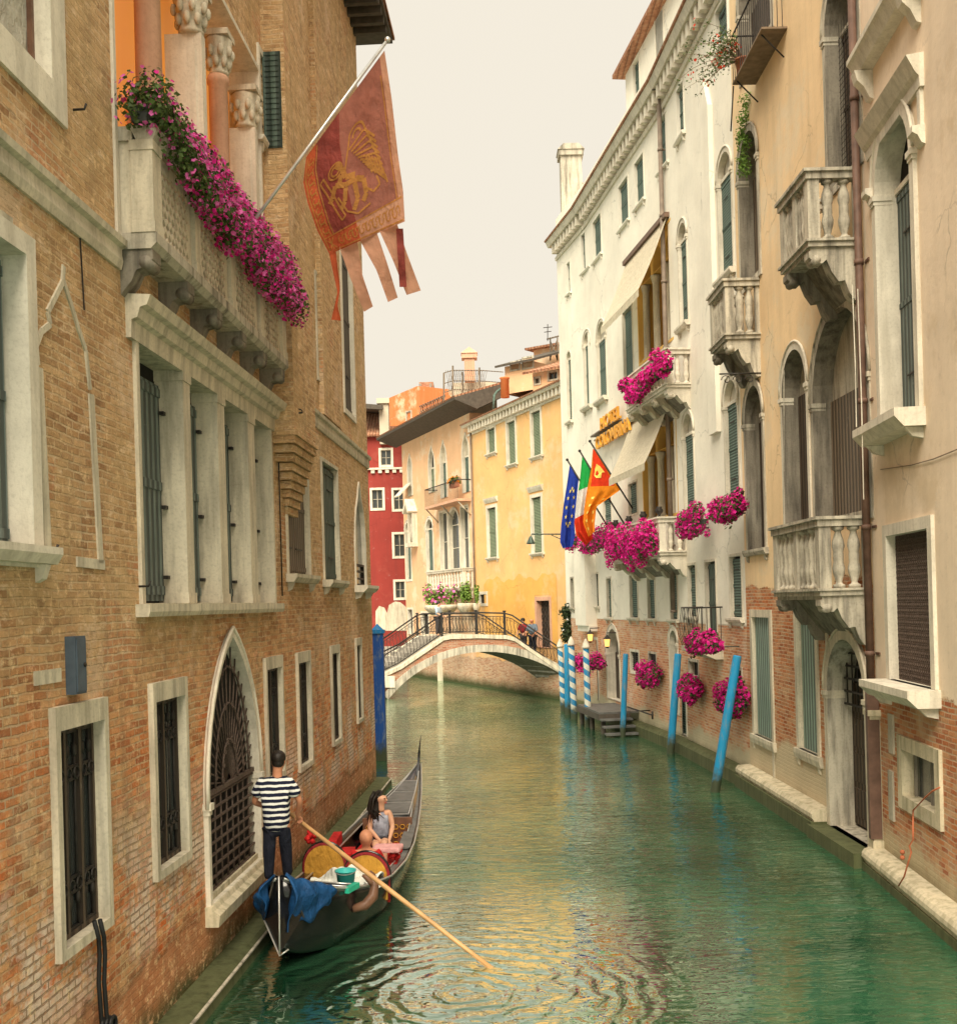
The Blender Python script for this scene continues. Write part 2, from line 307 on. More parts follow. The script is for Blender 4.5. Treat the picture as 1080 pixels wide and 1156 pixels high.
class MB:
    def __init__(s): s.v = []; s.f = []; s.mi = []; s.sm = []
    def add(s, vs, fs, mi=0, smooth=False):
        k = len(s.v); s.v += [tuple(x) for x in vs]; s.f += [tuple(i+k for i in f) for f in fs]; s.mi += [mi]*len(fs); s.sm += [smooth]*len(fs)
    def hexa(s, c, mi=0):   # 8 corners: bottom 4, top 4
        s.add(c, [(0, 3, 2, 1), (4, 5, 6, 7), (0, 1, 5, 4), (1, 2, 6, 5), (2, 3, 7, 6), (3, 0, 4, 7)], mi)
    def bx(s, fr, u0, u1, z0, z1, d0, d1, mi=0):
        s.hexa([fr.pt(u0, z0, d0), fr.pt(u1, z0, d0), fr.pt(u1, z0, d1), fr.pt(u0, z0, d1), fr.pt(u0, z1, d0), fr.pt(u1, z1, d0), fr.pt(u1, z1, d1), fr.pt(u0, z1, d1)], mi)
    def box(s, x0, x1, y0, y1, z0, z1, mi=0):
        s.hexa([Vector(p) for p in ((x0, y0, z0), (x1, y0, z0), (x1, y1, z0), (x0, y1, z0), (x0, y0, z1), (x1, y0, z1), (x1, y1, z1), (x0, y1, z1))], mi)
    def prism(s, fr, poly, d0, d1, mi=0):     # poly in (u,z)
        n = len(poly); vs = [fr.pt(u, z, d0) for u, z in poly]+[fr.pt(u, z, d1) for u, z in poly]
        tri = tessellate_polygon([[Vector((u, z, 0)) for u, z in poly]])
        fs = [tuple(t) for t in tri]+[tuple(i+n for i in t) for t in tri]+[(i, (i+1) % n, (i+1) % n+n, i+n) for i in range(n)]
        s.add(vs, fs, mi)
    def sweep(s, fr, u0, u1, prof, mi=0):     # profile [(d,z)] extruded along u
        n = len(prof); vs = [fr.pt(u0, z, d) for d, z in prof]+[fr.pt(u1, z, d) for d, z in prof]
        s.add(vs, [(i, (i+1) % n, (i+1) % n+n, i+n) for i in range(n)]+[tuple(range(n))[::-1], tuple(range(n, 2*n))], mi)
    def tube(s, pts, r, k=6, mi=0, closed=False):
        pts = [Vector(p) for p in pts]; n = len(pts); rs = r if isinstance(r, (list, tuple)) else [r]*n
        vs = []; a = None
        for i, p in enumerate(pts):
            q0 = pts[i-1] if (i > 0 or closed) else p; q1 = pts[(i+1) % n] if (i < n-1 or closed) else p
            d = (q1-q0).normalized() if (q1-q0).length > 1e-9 else Vector((0, 0, 1))
            if a is None: a = d.orthogonal().normalized()
            else:
                a = (a-d*a.dot(d)); a = a.normalized() if a.length > 1e-6 else d.orthogonal().normalized()
            b = d.cross(a)
            for j in range(k):
                t = 2*PI*j/k; vs.append(p+(a*math.cos(t)+b*math.sin(t))*rs[i])
        fs = []
        for i in range(n if closed else n-1):
            for j in range(k): fs.append((i*k+j, i*k+(j+1) % k, ((i+1) % n)*k+(j+1) % k, ((i+1) % n)*k+j))
        if not closed: fs += [tuple(range(k))[::-1], tuple(range((n-1)*k, n*k))]
        s.add(vs, fs, mi, k > 4)
    def lathe(s, c, prof, k=12, mi=0, axis=None, smooth=True):
        c = Vector(c); vs = []; n = len(prof)
        q = Vector((0, 0, 1)).rotation_difference(Vector(axis)) if axis is not None else None
        for r, z in prof:
            for j in range(k):
                t = 2*PI*j/k; w = Vector((r*math.cos(t), r*math.sin(t), z)); vs.append(c+((q @ w) if q else w))
        fs = [(i*k+j, i*k+(j+1) % k, (i+1)*k+(j+1) % k, (i+1)*k+j) for i in range(n-1) for j in range(k)]
        fs += [tuple(range(k))[::-1], tuple(range((n-1)*k, n*k))]
        s.add(vs, fs, mi, smooth)
    def ball(s, c, r, k=12, q=8, mi=0):
        r = r if isinstance(r, (tuple, list)) else (r, r, r); vs = [Vector(c)+Vector((0, 0, -r[2]))]
        for i in range(1, q):
            f = PI*i/q
            for j in range(k): t = 2*PI*j/k; vs.append(Vector(c)+Vector((r[0]*math.sin(f)*math.cos(t), r[1]*math.sin(f)*math.sin(t), -r[2]*math.cos(f))))
        vs.append(Vector(c)+Vector((0, 0, r[2]))); e = len(vs)-1
        fs = [(0, 1+(j+1) % k, 1+j) for j in range(k)]+[(1+(i*k)+j, 1+i*k+(j+1) % k, 1+(i+1)*k+(j+1) % k, 1+(i+1)*k+j) for i in range(q-2) for j in range(k)]
        fs += [(e, 1+(q-2)*k+j, 1+(q-2)*k+(j+1) % k) for j in range(k)]
        s.add(vs, fs, mi, True)
    def grid(s, fn, nu, nv, mi=0, smooth=True, mfn=None):
        k = len(s.v); s.v += [tuple(fn(i/nu, j/nv)) for j in range(nv+1) for i in range(nu+1)]
        for j in range(nv):
            for i in range(nu):
                a = k+j*(nu+1)+i; s.f.append((a, a+1, a+nu+2, a+nu+1)); s.mi.append(mfn((i+.5)/nu, (j+.5)/nv) if mfn else mi); s.sm.append(smooth)
    def build(s, name, mats, parent=None, label=None, kind=None, normals=True):
        me = bpy.data.meshes.new(name); o = parent_loc(parent); loc = o
        me.from_pydata([(v[0]-loc[0], v[1]-loc[1], v[2]-loc[2]) for v in s.v], [], s.f)
        mats = mats if isinstance(mats, (list, tuple)) else [mats]
        for x in mats: me.materials.append(m[x] if isinstance(x, str) else x)
        me.polygons.foreach_set('material_index', s.mi); me.polygons.foreach_set('use_smooth', s.sm)
        if normals:
            bm = bmesh.new(); bm.from_mesh(me); bmesh.ops.recalc_face_normals(bm, faces=bm.faces); bm.to_mesh(me); bm.free()
        uvmap(me, loc); me.update()
        ob = bpy.data.objects.new(name, me); COL.objects.link(ob)
        if parent is not None: ob.parent = parent
        if label: ob['label'] = label
        if kind: ob['kind'] = kind
        return ob
def parent_loc(p):
    l = Vector((0, 0, 0))
    while p is not None: l = l+p.location; p = p.parent
    return l
def uvmap(me, loc):
    n = len(me.polygons); 
    if n == 0: return
    uv = me.uv_layers.new(name='UVMap'); co_ = np.empty(len(me.vertices)*3); me.vertices.foreach_get('co', co_); co_ = co_.reshape(-1, 3)+np.array(loc)
    nr = np.empty(n*3); me.polygons.foreach_get('normal', nr); nr = nr.reshape(-1, 3)
    ls = np.empty(n, dtype=np.int32); me.polygons.foreach_get('loop_total', ls); pid = np.repeat(np.arange(n), ls)
    vi = np.empty(len(me.loops), dtype=np.int32); me.loops.foreach_get('vertex_index', vi)
    p = co_[vi]; N_ = nr[pid]; hl = np.hypot(N_[:, 0], N_[:, 1]); flat = hl < .35
    hl[hl < 1e-6] = 1; tx, ty = -N_[:, 1]/hl, N_[:, 0]/hl
    sg = np.where((np.abs(ty) > .3) & (ty < 0), -1., 1.); tx, ty = tx*sg, ty*sg
    u = np.where(flat, p[:, 0], p[:, 0]*tx+p[:, 1]*ty); v = np.where(flat, p[:, 1], p[:, 2])
    uv.data.foreach_set('uv', np.column_stack([u, v]).ravel())
ALL = []
def thing(name, label, cat, loc=(0, 0, 0), group=None):
    o = bpy.data.objects.new(name, None); COL.objects.link(o); o.location = loc; o['label'] = label; o['category'] = cat
    if group: o['group'] = group
    o.empty_display_size = .3; return o
def tag(o, label, cat, group=None):
    o['label'] = label; o['category'] = cat
    if group: o['group'] = group
    return o
# ---------------------------------------------------------------- openings
def outline(kind, u0, u1, z0, z1, e=0., eb=None, k=None):
    eb = e if eb is None else eb
    a, b, lo = u0-e, u1+e, z0-eb; w = b-a; c = (a+b)/2; hi = z1+e
    if kind == 'rect': return [(a, lo), (b, lo), (b, hi), (a, hi)]
    if kind == 'round':
        r = w/2; zs = hi-r*(k or 1.)
        return [(a, lo), (b, lo)]+[(c+r*math.cos(PI*i/14), zs+r*(k or 1.)*math.sin(PI*i/14)) for i in range(15)]
    if kind == 'gothic':
        k = k or 1.15; hh = w*k; zs = hi-hh; rr = (hh*hh+w*w/4)/w   # radius of each arc
        pts = [(a, lo), (b, lo)]; n = 8; cxr = b-rr
        am = math.atan2(hh, c-cxr)
        for i in range(n+1): t = am*i/n; pts.append((cxr+rr*math.cos(t), zs+rr*math.sin(t)))
        for i in range(n-1, -1, -1): t = am*i/n; pts.append((a+rr-rr*math.cos(t), zs+rr*math.sin(t)))
        return pts
    if kind == 'ogee':
        zs = hi-w*1.25; pts = [(a, lo), (b, lo)]
        prof = [(.5, 0), (.5, .25), (.44, .5), (.33, .68), (.18, .8), (.08, .93), (0, 1.)]
        for x, y in prof: pts.append((c+x*w, zs+y*w*1.25))
        for x, y in prof[-2::-1]: pts.append((c-x*w, zs+y*w*1.25))
        return pts
def springz(kind, u0, u1, z0, z1, k=None):
    w = u1-u0
    return {'rect': z1, 'round': z1-w/2*(k or 1.), 'gothic': z1-w*(k or 1.15), 'ogee': z1-w*1.25}[kind]
def ring(mb, W, o1, o2, d_front, depth, mi=0, mi2=None):
    n = len(o1); A = [W.pt(u, z, d_front) for u, z in o2]; B = [W.pt(u, z, d_front) for u, z in o1]; C_ = [W.pt(u, z, -depth) for u, z in o1]; D = [W.pt(u, z, -.03) for u, z in o2]
    fs = []
    for i in range(n):
        j = (i+1) % n; fs += [(i, j, n+j, n+i), (3*n+i, 3*n+j, j, i), (n+i, n+j, 2*n+j, 2*n+i)]
    mb.add(A+B+C_+D, fs, mi)
    if mi2 is not None:
        for k in range(n): mb.mi[-3*n+3*k+2] = mi2
def face(mb, W, poly, d, mi=0):
    tri = tessellate_polygon([[Vector((u, z, 0)) for u, z in poly]]); mb.add([W.pt(u, z, d) for u, z in poly], [tuple(t) for t in tri], mi)
def opening(W, xl, xr, yt, yb, xt=None, xb=None):
    ym = (yt+yb)/2; xm = (xl+xr)/2
    ua = W.pix(xl, ym)[0]; ub = W.pix(xr, ym)[0]; zt = W.pix(xt if xt is not None else xm, yt)[1]; zb = W.pix(xb if xb is not None else xm, yb)[1]
    return min(ua, ub), max(ua, ub), zb, zt
def window(b, W, xl, xr, yt, yb, kind='rect', fw=.12, depth=.22, fill='shutter', fm='stoneW', sm='shG', xt=None, xb=None, sill=0., sd=.12, head=0., grille=None, k=None, bars=(1, 2), name='window', uz=None, open_=0., pd=.035, lun='dark', label=None, eb=None, key=False, rm=None, top=None):
    u0, u1, z0, z1 = uz if uz else opening(W, xl, xr, yt, yb, xt, xb)
    o1 = outline(kind, u0, u1, z0, z1, 0., 0., k); o2 = outline(kind, u0, u1, z0, z1, fw, (fw if eb is None else eb), k)
    if top: o2 = [(u, z if z < (z0+z1)/2 else z1+top) for u, z in o2]
    W.holes.append(outline(kind, u0, u1, z0, z1, fw*.5, (fw if eb is None else eb)*.5, k))
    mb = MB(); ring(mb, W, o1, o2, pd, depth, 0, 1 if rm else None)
    zs = springz(kind, u0, u1, z0, z1, k)
    if kind in ('round', 'gothic') and fw > .06:     # imposts and thin outer moulding
        for uu, sgn in ((u0, -1), (u1, 1)):
            a, c = (uu-fw-.03, uu+.02) if sgn < 0 else (uu-.02, uu+fw+.03)
            mb.bx(W, a, c, zs-.10, zs-.02, -depth*.6, pd+.04); mb.bx(W, a+.015, c-.015, zs-.16, zs-.10, -depth*.6, pd+.02)
        o3 = outline(kind, u0, u1, z0, z1, fw+.03, 0, k)[2:]; mb.tube([W.pt(u, z, pd) for u, z in o3], .028, 5)
        if key: mb.bx(W, (u0+u1)/2-.06, (u0+u1)/2+.06, z1-.02, z1+fw+.1, -.02, pd+.08)
    win = mb.build(name, [fm, rm] if rm else fm, b, label)
    if sill:
        q = MB(); q.sweep(W, u0-fw-.08, u1+fw+.08, [(-.02, z0-fw*.0-sill), (sd*.7, z0-sill), (sd, z0-sill*.45), (sd, z0-.005), (-.02, z0-.005)])
        for uu in (u0-fw+.04, u1+fw-.10):
            q.sweep(W, uu, uu+.09, [(-.02, z0-sill-.16), (sd*.35, z0-sill-.12), (sd*.6, z0-sill-.004), (-.02, z0-sill-.004)])
        q.build('sill', fm, win)
    if head:
        q = MB(); zt = z1+fw; q.sweep(W, u0-fw-.1, u1+fw+.1, [(-.02, zt+head*.3), (.05, zt+head*.3), (.12, zt+head*.7), (.15, zt+head), (-.02, zt+head*1.1)]); q.build('hood', fm, win)
    D = -depth
    def pane(mat, zt=None, nm='pane'):
        q = MB(); face(q, W, o1 if zt is None else [(u0, zt), (u1, zt)]+o1[2:], D+.004); return q.build(nm, mat, win)
    if fill in ('shutter', 'shutter_half'):
        zz = zs if kind != 'rect' else z1-.02
        pane('dark' if kind == 'rect' else lun)
        if kind != 'rect':
            q = MB(); q.bx(W, u0, u1, zs-.03, zs+.05, D, D+.09); q.build('transom', fm, win)
        um = (u0+u1)/2; g = (u1-u0)*.012+.006
        for a, c in ((u0+g, um-g*.4), (um+g*.4, u1-g)):
            q = MB(); q.bx(W, a, c, z0+.02, zz-.03, D+.02, D+.06)
            for zz2 in (z0+.06, (z0+zz)/2, zz-.16): q.bx(W, a+.005, c-.005, zz2, zz2+.08, D+.055, D+.075)
            sh = q.build('shutter', sm, win)
            if (u1-u0) > .7 and W.o.y < 30:
                for hz in (z0+(zz-z0)*.2, z0+(zz-z0)*.8): h = MB(); h.bx(W, a, a+(c-a)*.6, hz-.012, hz+.012, D+.07, D+.085); h.build('strap_hinge', 'iron', sh)
    elif fill in ('glass', 'glassL', 'curtain'):
        pane(fill if fill != 'curtain' else 'curtain'); q = MB(); w_ = .045
        q.bx(W, u0, u0+w_, z0, zs, D+.006, D+.05); q.bx(W, u1-w_, u1, z0, zs, D+.006, D+.05); q.bx(W, u0, u1, z0, z0+w_, D+.008, D+.052); q.bx(W, u0, u1, zs-w_, zs, D+.008, D+.052)
        for i in range(bars[0]): uu = u0+(u1-u0)*(i+1)/(bars[0]+1); q.bx(W, uu-w_*.6, uu+w_*.6, z0, zs, D+.01, D+.054)
        for i in range(bars[1]): zz = z0+(zs-z0)*(i+1)/(bars[1]+1); q.bx(W, u0, u1, zz-w_*.4, zz+w_*.4, D+.007, D+.048)
        q.build('sash', sm, win)
    elif fill == 'board':
        pane(lun); q = MB(); zz = zs if kind != 'rect' else z1; q.bx(W, u0+.01, u1-.01, z0+.01, zz-.01, D+.01, D+.05)
        q.build('board_door', sm, win)
    elif fill == 'dark': pane('dark')
    elif fill == 'amber': pane('amber')
    if grille: iron_grille(W, win, u0, u1, z0, z1, *grille)
    return win, (u0, u1, z0, z1)
def iron_grille(W, win, u0, u1, z0, z1, nv, style=0):
    q = MB(); d = -.07; r = .013
    for i in range(nv):
        uu = u0+(u1-u0)*(i+.5)/nv; q.tube([W.pt(uu, z0+.01, d), W.pt(uu, z1-.01, d)], r, 5)
        if style == 0:
            for zz in (z1-.22, z0+.3): q.lathe(W.pt(uu, zz, d), [(.012, -.06), (.026, -.03), (.026, .03), (.012, .06)], 6)
    nh = (0, .045, .2, .34, .66, .8, .955, 1) if style == 0 else [i/9 for i in range(1, 9)]
    for t in ((.03, .20, .27, .74, .80, .97) if style == 0 else nh):
        zz = z0+(z1-z0)*t; q.bx(W, u0+.005, u1-.005, zz-.012, zz+.012, d-.014, d+.012)
    if style == 0:
        h = (z1-z0)
        for t0 in (.235, .77):
            for i in range(nv):
                uu = u0+(u1-u0)*(i+.5)/nv; zz = z0+h*t0; rr = min((u1-u0)/nv*.42, .055)
                q.tube([W.pt(uu+rr*math.cos(a), zz+rr*math.sin(a), d+.02) for a in np.linspace(0, 2*PI, 9)[:-1]], .009, 4, closed=True)
    q.build('grille', 'iron', win)
def wallmesh(mb, W, mi=0):
    outer = [Vector((0, W.zb, 0)), Vector((W.L, W.zb, 0)), Vector((W.L, W.zt, 0)), Vector((0, W.zt, 0))]
    loops = [outer]
    for h in W.holes: loops.append([Vector((min(max(u, .02), W.L-.02), z, 0)) for u, z in h])
    flat = [p for l in loops for p in l]; tri = tessellate_polygon(loops)
    mb.add([W.pt(p.x, p.y, 0) for p in flat], [tuple(t) for t in tri], mi)
def body(mb, Ws, back, mi=0):
    """facade walls (in plan order) closed with sides, back and top; back = outward-opposite depth"""
    for W in Ws: wallmesh(mb, W, mi)
    a, z = Ws[0], Ws[-1]; zb, zt = a.zb, a.zt
    A = a.pt(0, 0, 0); A2 = a.pt(0, 0, -back); B = z.pt(z.L, 0, 0); B2 = z.pt(z.L, 0, -back)
    q = lambda p, h: Vector((p.x, p.y, h))
    mb.add([q(A, zb), q(A2, zb), q(A2, zt), q(A, zt)], [(0, 1, 2, 3)], mi); mb.add([q(B, zb), q(B2, zb), q(B2, zt), q(B, zt)], [(0, 1, 2, 3)], mi)
    mb.add([q(A2, zb), q(B2, zb), q(B2, zt), q(A2, zt)], [(0, 1, 2, 3)], mi)
    plan = [a.pt(0, 0, 0)]+[w.pt(w.L, 0, 0) for w in Ws]+[B2, A2]
    tri = tessellate_polygon([[Vector((p.x, p.y, 0)) for p in plan]]); mb.add([q(p, zt-.01) for p in plan], [tuple(t) for t in tri], mi)
# ---------------------------------------------------------------- scatter (leaves, petals)
def scatter(name, mat, parent, blobs, n, size, up=.2, asp=1., shell=.45, cup=False):
    """blobs: list of (centre, (rx,ry,rz)); small leaf faces filling their outer volume"""
    w = np.array([b[1][0]*b[1][1]*b[1][2] for b in blobs])**.667; w /= w.sum(); idx = rng.choice(len(blobs), n, p=w)
    C_ = np.array([tuple(b[0]) for b in blobs])[idx]; Rr = np.array([b[1] for b in blobs])[idx]
    d = rng.normal(size=(n, 3)); d /= np.linalg.norm(d, axis=1)[:, None]; rad = shell+(1.08-shell)*rng.random(n)**.6
    c = C_+d*Rr*rad[:, None]
    nrm = d+rng.normal(size=(n, 3))*.55+np.array([0, 0, up]); nrm /= np.linalg.norm(nrm, axis=1)[:, None]
    a = np.cross(nrm, rng.normal(size=(n, 3))); a /= np.linalg.norm(a, axis=1)[:, None]; b_ = np.cross(nrm, a)
    s = size*(.6+.8*rng.random(n))[:, None]
    loc = np.array(parent_loc(parent)); c = c-loc
    if cup:   # five petal star: pentagon with raised tips
        ang = np.arange(5)*2*PI/5; V = [c]
        for t in ang: V.append(c+(a*math.cos(t)+b_*math.sin(t))*s*.5+nrm*s*.18)
        for t in ang+PI/5: V.append(c+(a*math.cos(t)+b_*math.sin(t))*s*.36+nrm*s*.12)
        V = np.stack(V, 1).reshape(-1, 3); k = 11
        base = np.array([[0, 1+i, 6+i, 0, 6+i, 1+(i+1) % 5] for i in range(5)]).reshape(-1, 3)
    else:
        V = np.stack([c-a*s*.5, c+b_*s*.28*asp+nrm*s*.05, c+a*s*.55, c-b_*s*.28*asp+nrm*s*.05], 1).reshape(-1, 3); k = 4
        base = np.array([[0, 1, 2], [0, 2, 3]])
    Fc = (np.arange(n)[:, None, None]*k+base[None]).reshape(-1, 3)
    me = bpy.data.meshes.new(name); me.vertices.add(len(V)); me.vertices.foreach_set('co', V.ravel()); nf = len(Fc)
    me.loops.add(nf*3); me.loops.foreach_set('vertex_index', Fc.ravel().astype(np.int32)); me.polygons.add(nf)
    me.polygons.foreach_set('loop_start', np.arange(nf, dtype=np.int32)*3); me.update(calc_edges=True); me.validate()
    me.materials.append(m[mat]); o = bpy.data.objects.new(name, me); COL.objects.link(o); o.parent = parent; return o
def blobline(a, b, n, r, jit=.3):
    out = []
    for i in range(n):
        t = i/max(1, n-1); p = Vector(a).lerp(Vector(b), t)+Vector(rng.normal(size=3))*r*jit; q = r*(.75+.5*rng.random()); out.append((p, (q, q, q*.9)))
    return out
def flowers(label, cat, blobs, nl, nb, ls=.06, bs=.06, petal='mag', leaf='leaf', box=None, group=None, up=.4, name='flower_basket', boxname='basket', boxmat='pot'):
    c = sum((Vector(b[0]) for b in blobs), Vector())/len(blobs); lo = min(b[0][2]-b[1][2] for b in blobs)
    t = thing(name, label, cat, (c.x, c.y, lo), group)
    if box: box().build(boxname, boxmat, t)
    scatter('foliage', leaf, t, [(p, tuple(x*k for x in r)) for (p, r), k in zip(blobs, .85+.45*rng.random(len(blobs)))], nl, ls, .3, 1.2, .1)
    big = [(b[0]+Vector((0, 0, b[1][2]*.06)), tuple(x*1.05 for x in b[1])) for b in blobs]
    if nb: scatter('blossoms', petal, t, big, nb, bs, up, 1., .75, True)
    return t
def skin(name, mat, parent, pts, edges, sub=2, smooth=True, roots=(0,)):
    """pts: [(x,y,z,r)] world; one continuous tapered surface grown with Skin + Subdivision and baked to a mesh"""
    loc = parent_loc(parent); me = bpy.data.meshes.new(name+'_s'); me.from_pydata([(p[0]-loc[0], p[1]-loc[1], p[2]-loc[2]) for p in pts], edges, [])
    o = bpy.data.objects.new(name+'_s', me); COL.objects.link(o)
    bm = bmesh.new(); bm.from_mesh(me); ly = bm.verts.layers.skin.verify()
    for i, v in enumerate(bm.verts):
        r = pts[i][3]; v[ly].radius = (r, r) if not isinstance(r, tuple) else r; v[ly].use_root = i in roots
    bm.to_mesh(me); bm.free()
    o.modifiers.new('s', 'SKIN').use_smooth_shade = True; sd = o.modifiers.new('d', 'SUBSURF'); sd.levels = sub; sd.render_levels = sub
    dg = bpy.context.evaluated_depsgraph_get(); ev = o.evaluated_get(dg); nm = bpy.data.meshes.new_from_object(ev); nm.name = name
    bpy.data.objects.remove(o); nm.materials.clear(); nm.materials.append(m[mat] if isinstance(mat, str) else mat)
    for p in nm.polygons: p.use_smooth = True
    q = bpy.data.objects.new(name, nm); COL.objects.link(q)
    if parent: q.parent = parent
    return q
# ================================================================ LEFT BRICK PALACE
A0 = G(180, 1156, .15); B0 = G(425, 880, .15); sl = (B0.x-A0.x)/(B0.y-A0.y)
LW = Fr((A0.x-sl*(A0.y-3), 3), (B0.x, B0.y), (1, 0), -.6, 18.6)
uY = lambda W, Y: (Y-W.o.y)/W.t.y
brick = thing('brick_palace', 'long tan brick palace with white stone windows along the left side of the canal', 'building', (-4, 12, 0))
b = brick
# -- big window cut by the left edge of the picture (lower left) and the one above
window(b, LW, -150, 30, 285, 617, fw=.17, depth=.22, fill='shutter', sm='shB', xt=22, xb=38, sill=.14, sd=.16)
window(b, LW, -190, 50, -260, 84, fw=.30, depth=.16, fill='curtain', sm='wood2', xt=50, xb=50, bars=(1, 1))
# -- window group of four lights
u0, _ = LW.pix(157, 540); u1, _ = LW.pix(305, 560); z1 = LW.pix(157, 388)[1]; z0 = LW.pix(162, 681)[1]
o1 = outline('rect', u0, u1, z0, z1); o2 = outline('rect', u0, u1, z0, z1, .09); LW.holes.append(outline('rect', u0, u1, z0, z1, .05))
q = MB(); ring(q, LW, o1, o2, .04, .30); grp = q.build('window', 'stone', b)
cuts = [LW.pix(x, 545)[0] for x in (206, 214, 244.5, 252.5, 278.5, 286)]
for i in (0, 2, 4):
    q = MB(); a, c = cuts[i], cuts[i+1]; q.bx(LW, a, c, z0, z1, -.30, .035); q.bx(LW, a-.02, c+.02, z0, z0+.12, -.30, .05); q.bx(LW, a-.02, c+.02, z1-.12, z1, -.30, .05); q.build('mullion', 'stone', grp)
bays = [(u0, cuts[0]), (cuts[1], cuts[2]), (cuts[3], cuts[4]), (cuts[5], u1)]
q = MB(); face(q, LW, o1, -.296); q.build('pane', 'dark', grp)
for a, c in bays:
    mid = (a+c)/2
    for x0, x1 in ((a+.02, mid-.006), (mid+.006, c-.02)):
        q = MB(); q.bx(LW, x0, x1, z0+.03, z1-.18, -.285, -.24); 
        for zz in (z0+.1, (z0+z1)/2-.05, z1-.32): q.bx(LW, x0, x1, zz, zz+.10, -.245, -.225)
        sh = q.build('shutter', 'shB', grp)
    for zz in (z0+.3, z0+1.1, z1-.5): h = MB(); h.bx(LW, c-.09, c+.02, zz-.02, zz+.02, -.22, -.17); h.build('strap_hinge', 'iron', grp)
q = MB(); q.sweep(LW, u0-.2, u1+.12, [(-.02, z0-.14), (.13, z0-.14), (.15, z0-.09), (.15, z0-.01), (-.02, z0-.01)]); q.build('sill', 'stone', grp)
zc = LW.pix(137, 330)[1]; ua = LW.pix(141, 330)[0]; ub = LW.pix(325, 462)[0]
q = MB(); q.sweep(LW, ua, ub, [(-.02, zc-.42), (.05, zc-.42), (.06, zc-.24), (.12, zc-.22), (.15, zc-.12), (.22, zc-.10), (.26, zc), (-.02, zc+.02)]); q.build('hood', 'stone', grp)
# -- loggia above the balcony
yb = 11.0; ye = 16.9; ub0, ub1 = uY(LW, yb), uY(LW, ye); zf, zr = 8.15, 9.2
lg0 = LW.pix(127, 40)[0]; lg1 = LW.pix(292, 150)[0]
o1 = outline('rect', lg0, lg1, zf, 12.6); LW.holes.append(outline('rect', lg0, lg1, zf, 12.6, .04))
q = MB(); ring(q, LW, o1, outline('rect', lg0, lg1, zf, 12.6, .07), .03, .45); lo = q.build('loggia', 'stoneW', b)
q = MB(); face(q, LW, o1, -.44); q.build('lit_interior', 'amber', lo)
q = MB()
for k_ in range(9): uu = lg0+(lg1-lg0)*(k_+.5)/9; q.bx(LW, uu-.12, uu+.12, zf, 10.2+(k_ % 2)*.9, -.435, -.40)
q.build('curtain', 'redO', lo)
def column(px, capz, mat, w=.14, dp=.42, ym=60):
    cu = LW.pix(px, ym, -.14 if mat == 'pinkst' else .03)[0]; q = MB()
    if mat == 'pinkst':
        q.lathe(LW.pt(cu, zf, -.14), [(.20, 0), (.20, .15), (.16, .2), (w, .3), (w*.96, capz-zf-.62), (w*1.12, capz-zf-.6), (w*1.12, capz-zf-.54), (w, capz-zf-.5)], 16); sh = q.build('column', mat, lo)
    else:
        cu -= w/2; q.bx(LW, cu-w/2, cu+w/2, zf, capz-.5, -dp, .03); q.bx(LW, cu-w/2-.012, cu-w/2, zf+.25, capz-.7, -dp+.07, -.05); sh = q.build('pilaster', 'stoneW', lo)
    w = max(w*.95, .12); q = MB()
    q.lathe(LW.pt(cu, capz-.5, -.12), [(w*.95, 0), (w*1.08, .03), (w*.95, .07), (w*1.0, .15), (w*1.35, .30), (w*1.2, .33), (w*1.5, .46), (w*1.35, .5)], 12)
    for i in range(8):
        for zz, rr in ((.16, 1.12), (.30, 1.38)):
            t = 2*PI*(i+(.5 if zz > .2 else 0))/8; q.ball(LW.pt(cu+w*rr*math.cos(t), capz-.5+zz, -.12+w*rr*math.sin(t)), (.045, .045, .08), 6, 5)
    q.bx(LW, cu-w*1.45, cu+w*1.45, capz, capz+.08, -.12-w*1.4, -.12+w*1.4); q.build('capital', 'stone', sh)
z_c = LW.pix(247, 28)[1]; z_p = LW.pix(275, 88)[1]
column(167, 12.4, 'pinkst', .15, ym=30); column(232, LW.pix(228, 0)[1], 'stoneW', .16, .44, ym=60); column(247, z_c, 'pinkst', .135, ym=120); column(291, z_p, 'stoneW', .16, .36, ym=150)
# -- long balcony with pierced panels
bal = MB(); D = .36
bal.sweep(LW, ub0, ub1, [(-.02, zf-.16), (D-.04, zf-.16), (D+.02, zf-.1), (D+.02, zf), (-.02, zf)]); bal_o = bal.build('balcony', 'stoneG', b)
q = MB(); q.sweep(LW, ub0, ub1, [(D-.16, zr-.14), (D+.01, zr-.14), (D+.05, zr-.05), (D+.05, zr), (D-.2, zr), (D-.2, zr-.05)]); q.bx(LW, ub0, ub0+.16, zr-.14, zr, -.02, D-.2); q.bx(LW, ub1-.16, ub1, zr-.14, zr, -.02, D-.2); q.build('top_rail', 'stoneG', bal_o)
posts = [ub0+(ub1-ub0)*i/4 for i in range(5)]
for i, pu in enumerate(posts):
    q = MB(); a = pu if i == 0 else (pu-.26 if i == 4 else pu-.11); w = .26 if i in (0, 4) else .2
    q.bx(LW, a, a+w, zf, zr-.14, D-.22, D); q.bx(LW, a-.01, a+w+.01, zf, zf+.12, D-.23, D+.012); q.bx(LW, a-.01, a+w+.01, zr-.24, zr-.14, D-.23, D+.012); q.build('post', 'stone', bal_o)
q = MB(); q.bx(LW, ub0+.03, ub0+.15, zf, zr-.14, 0, D-.22); q.build('side_panel', 'stone', bal_o)
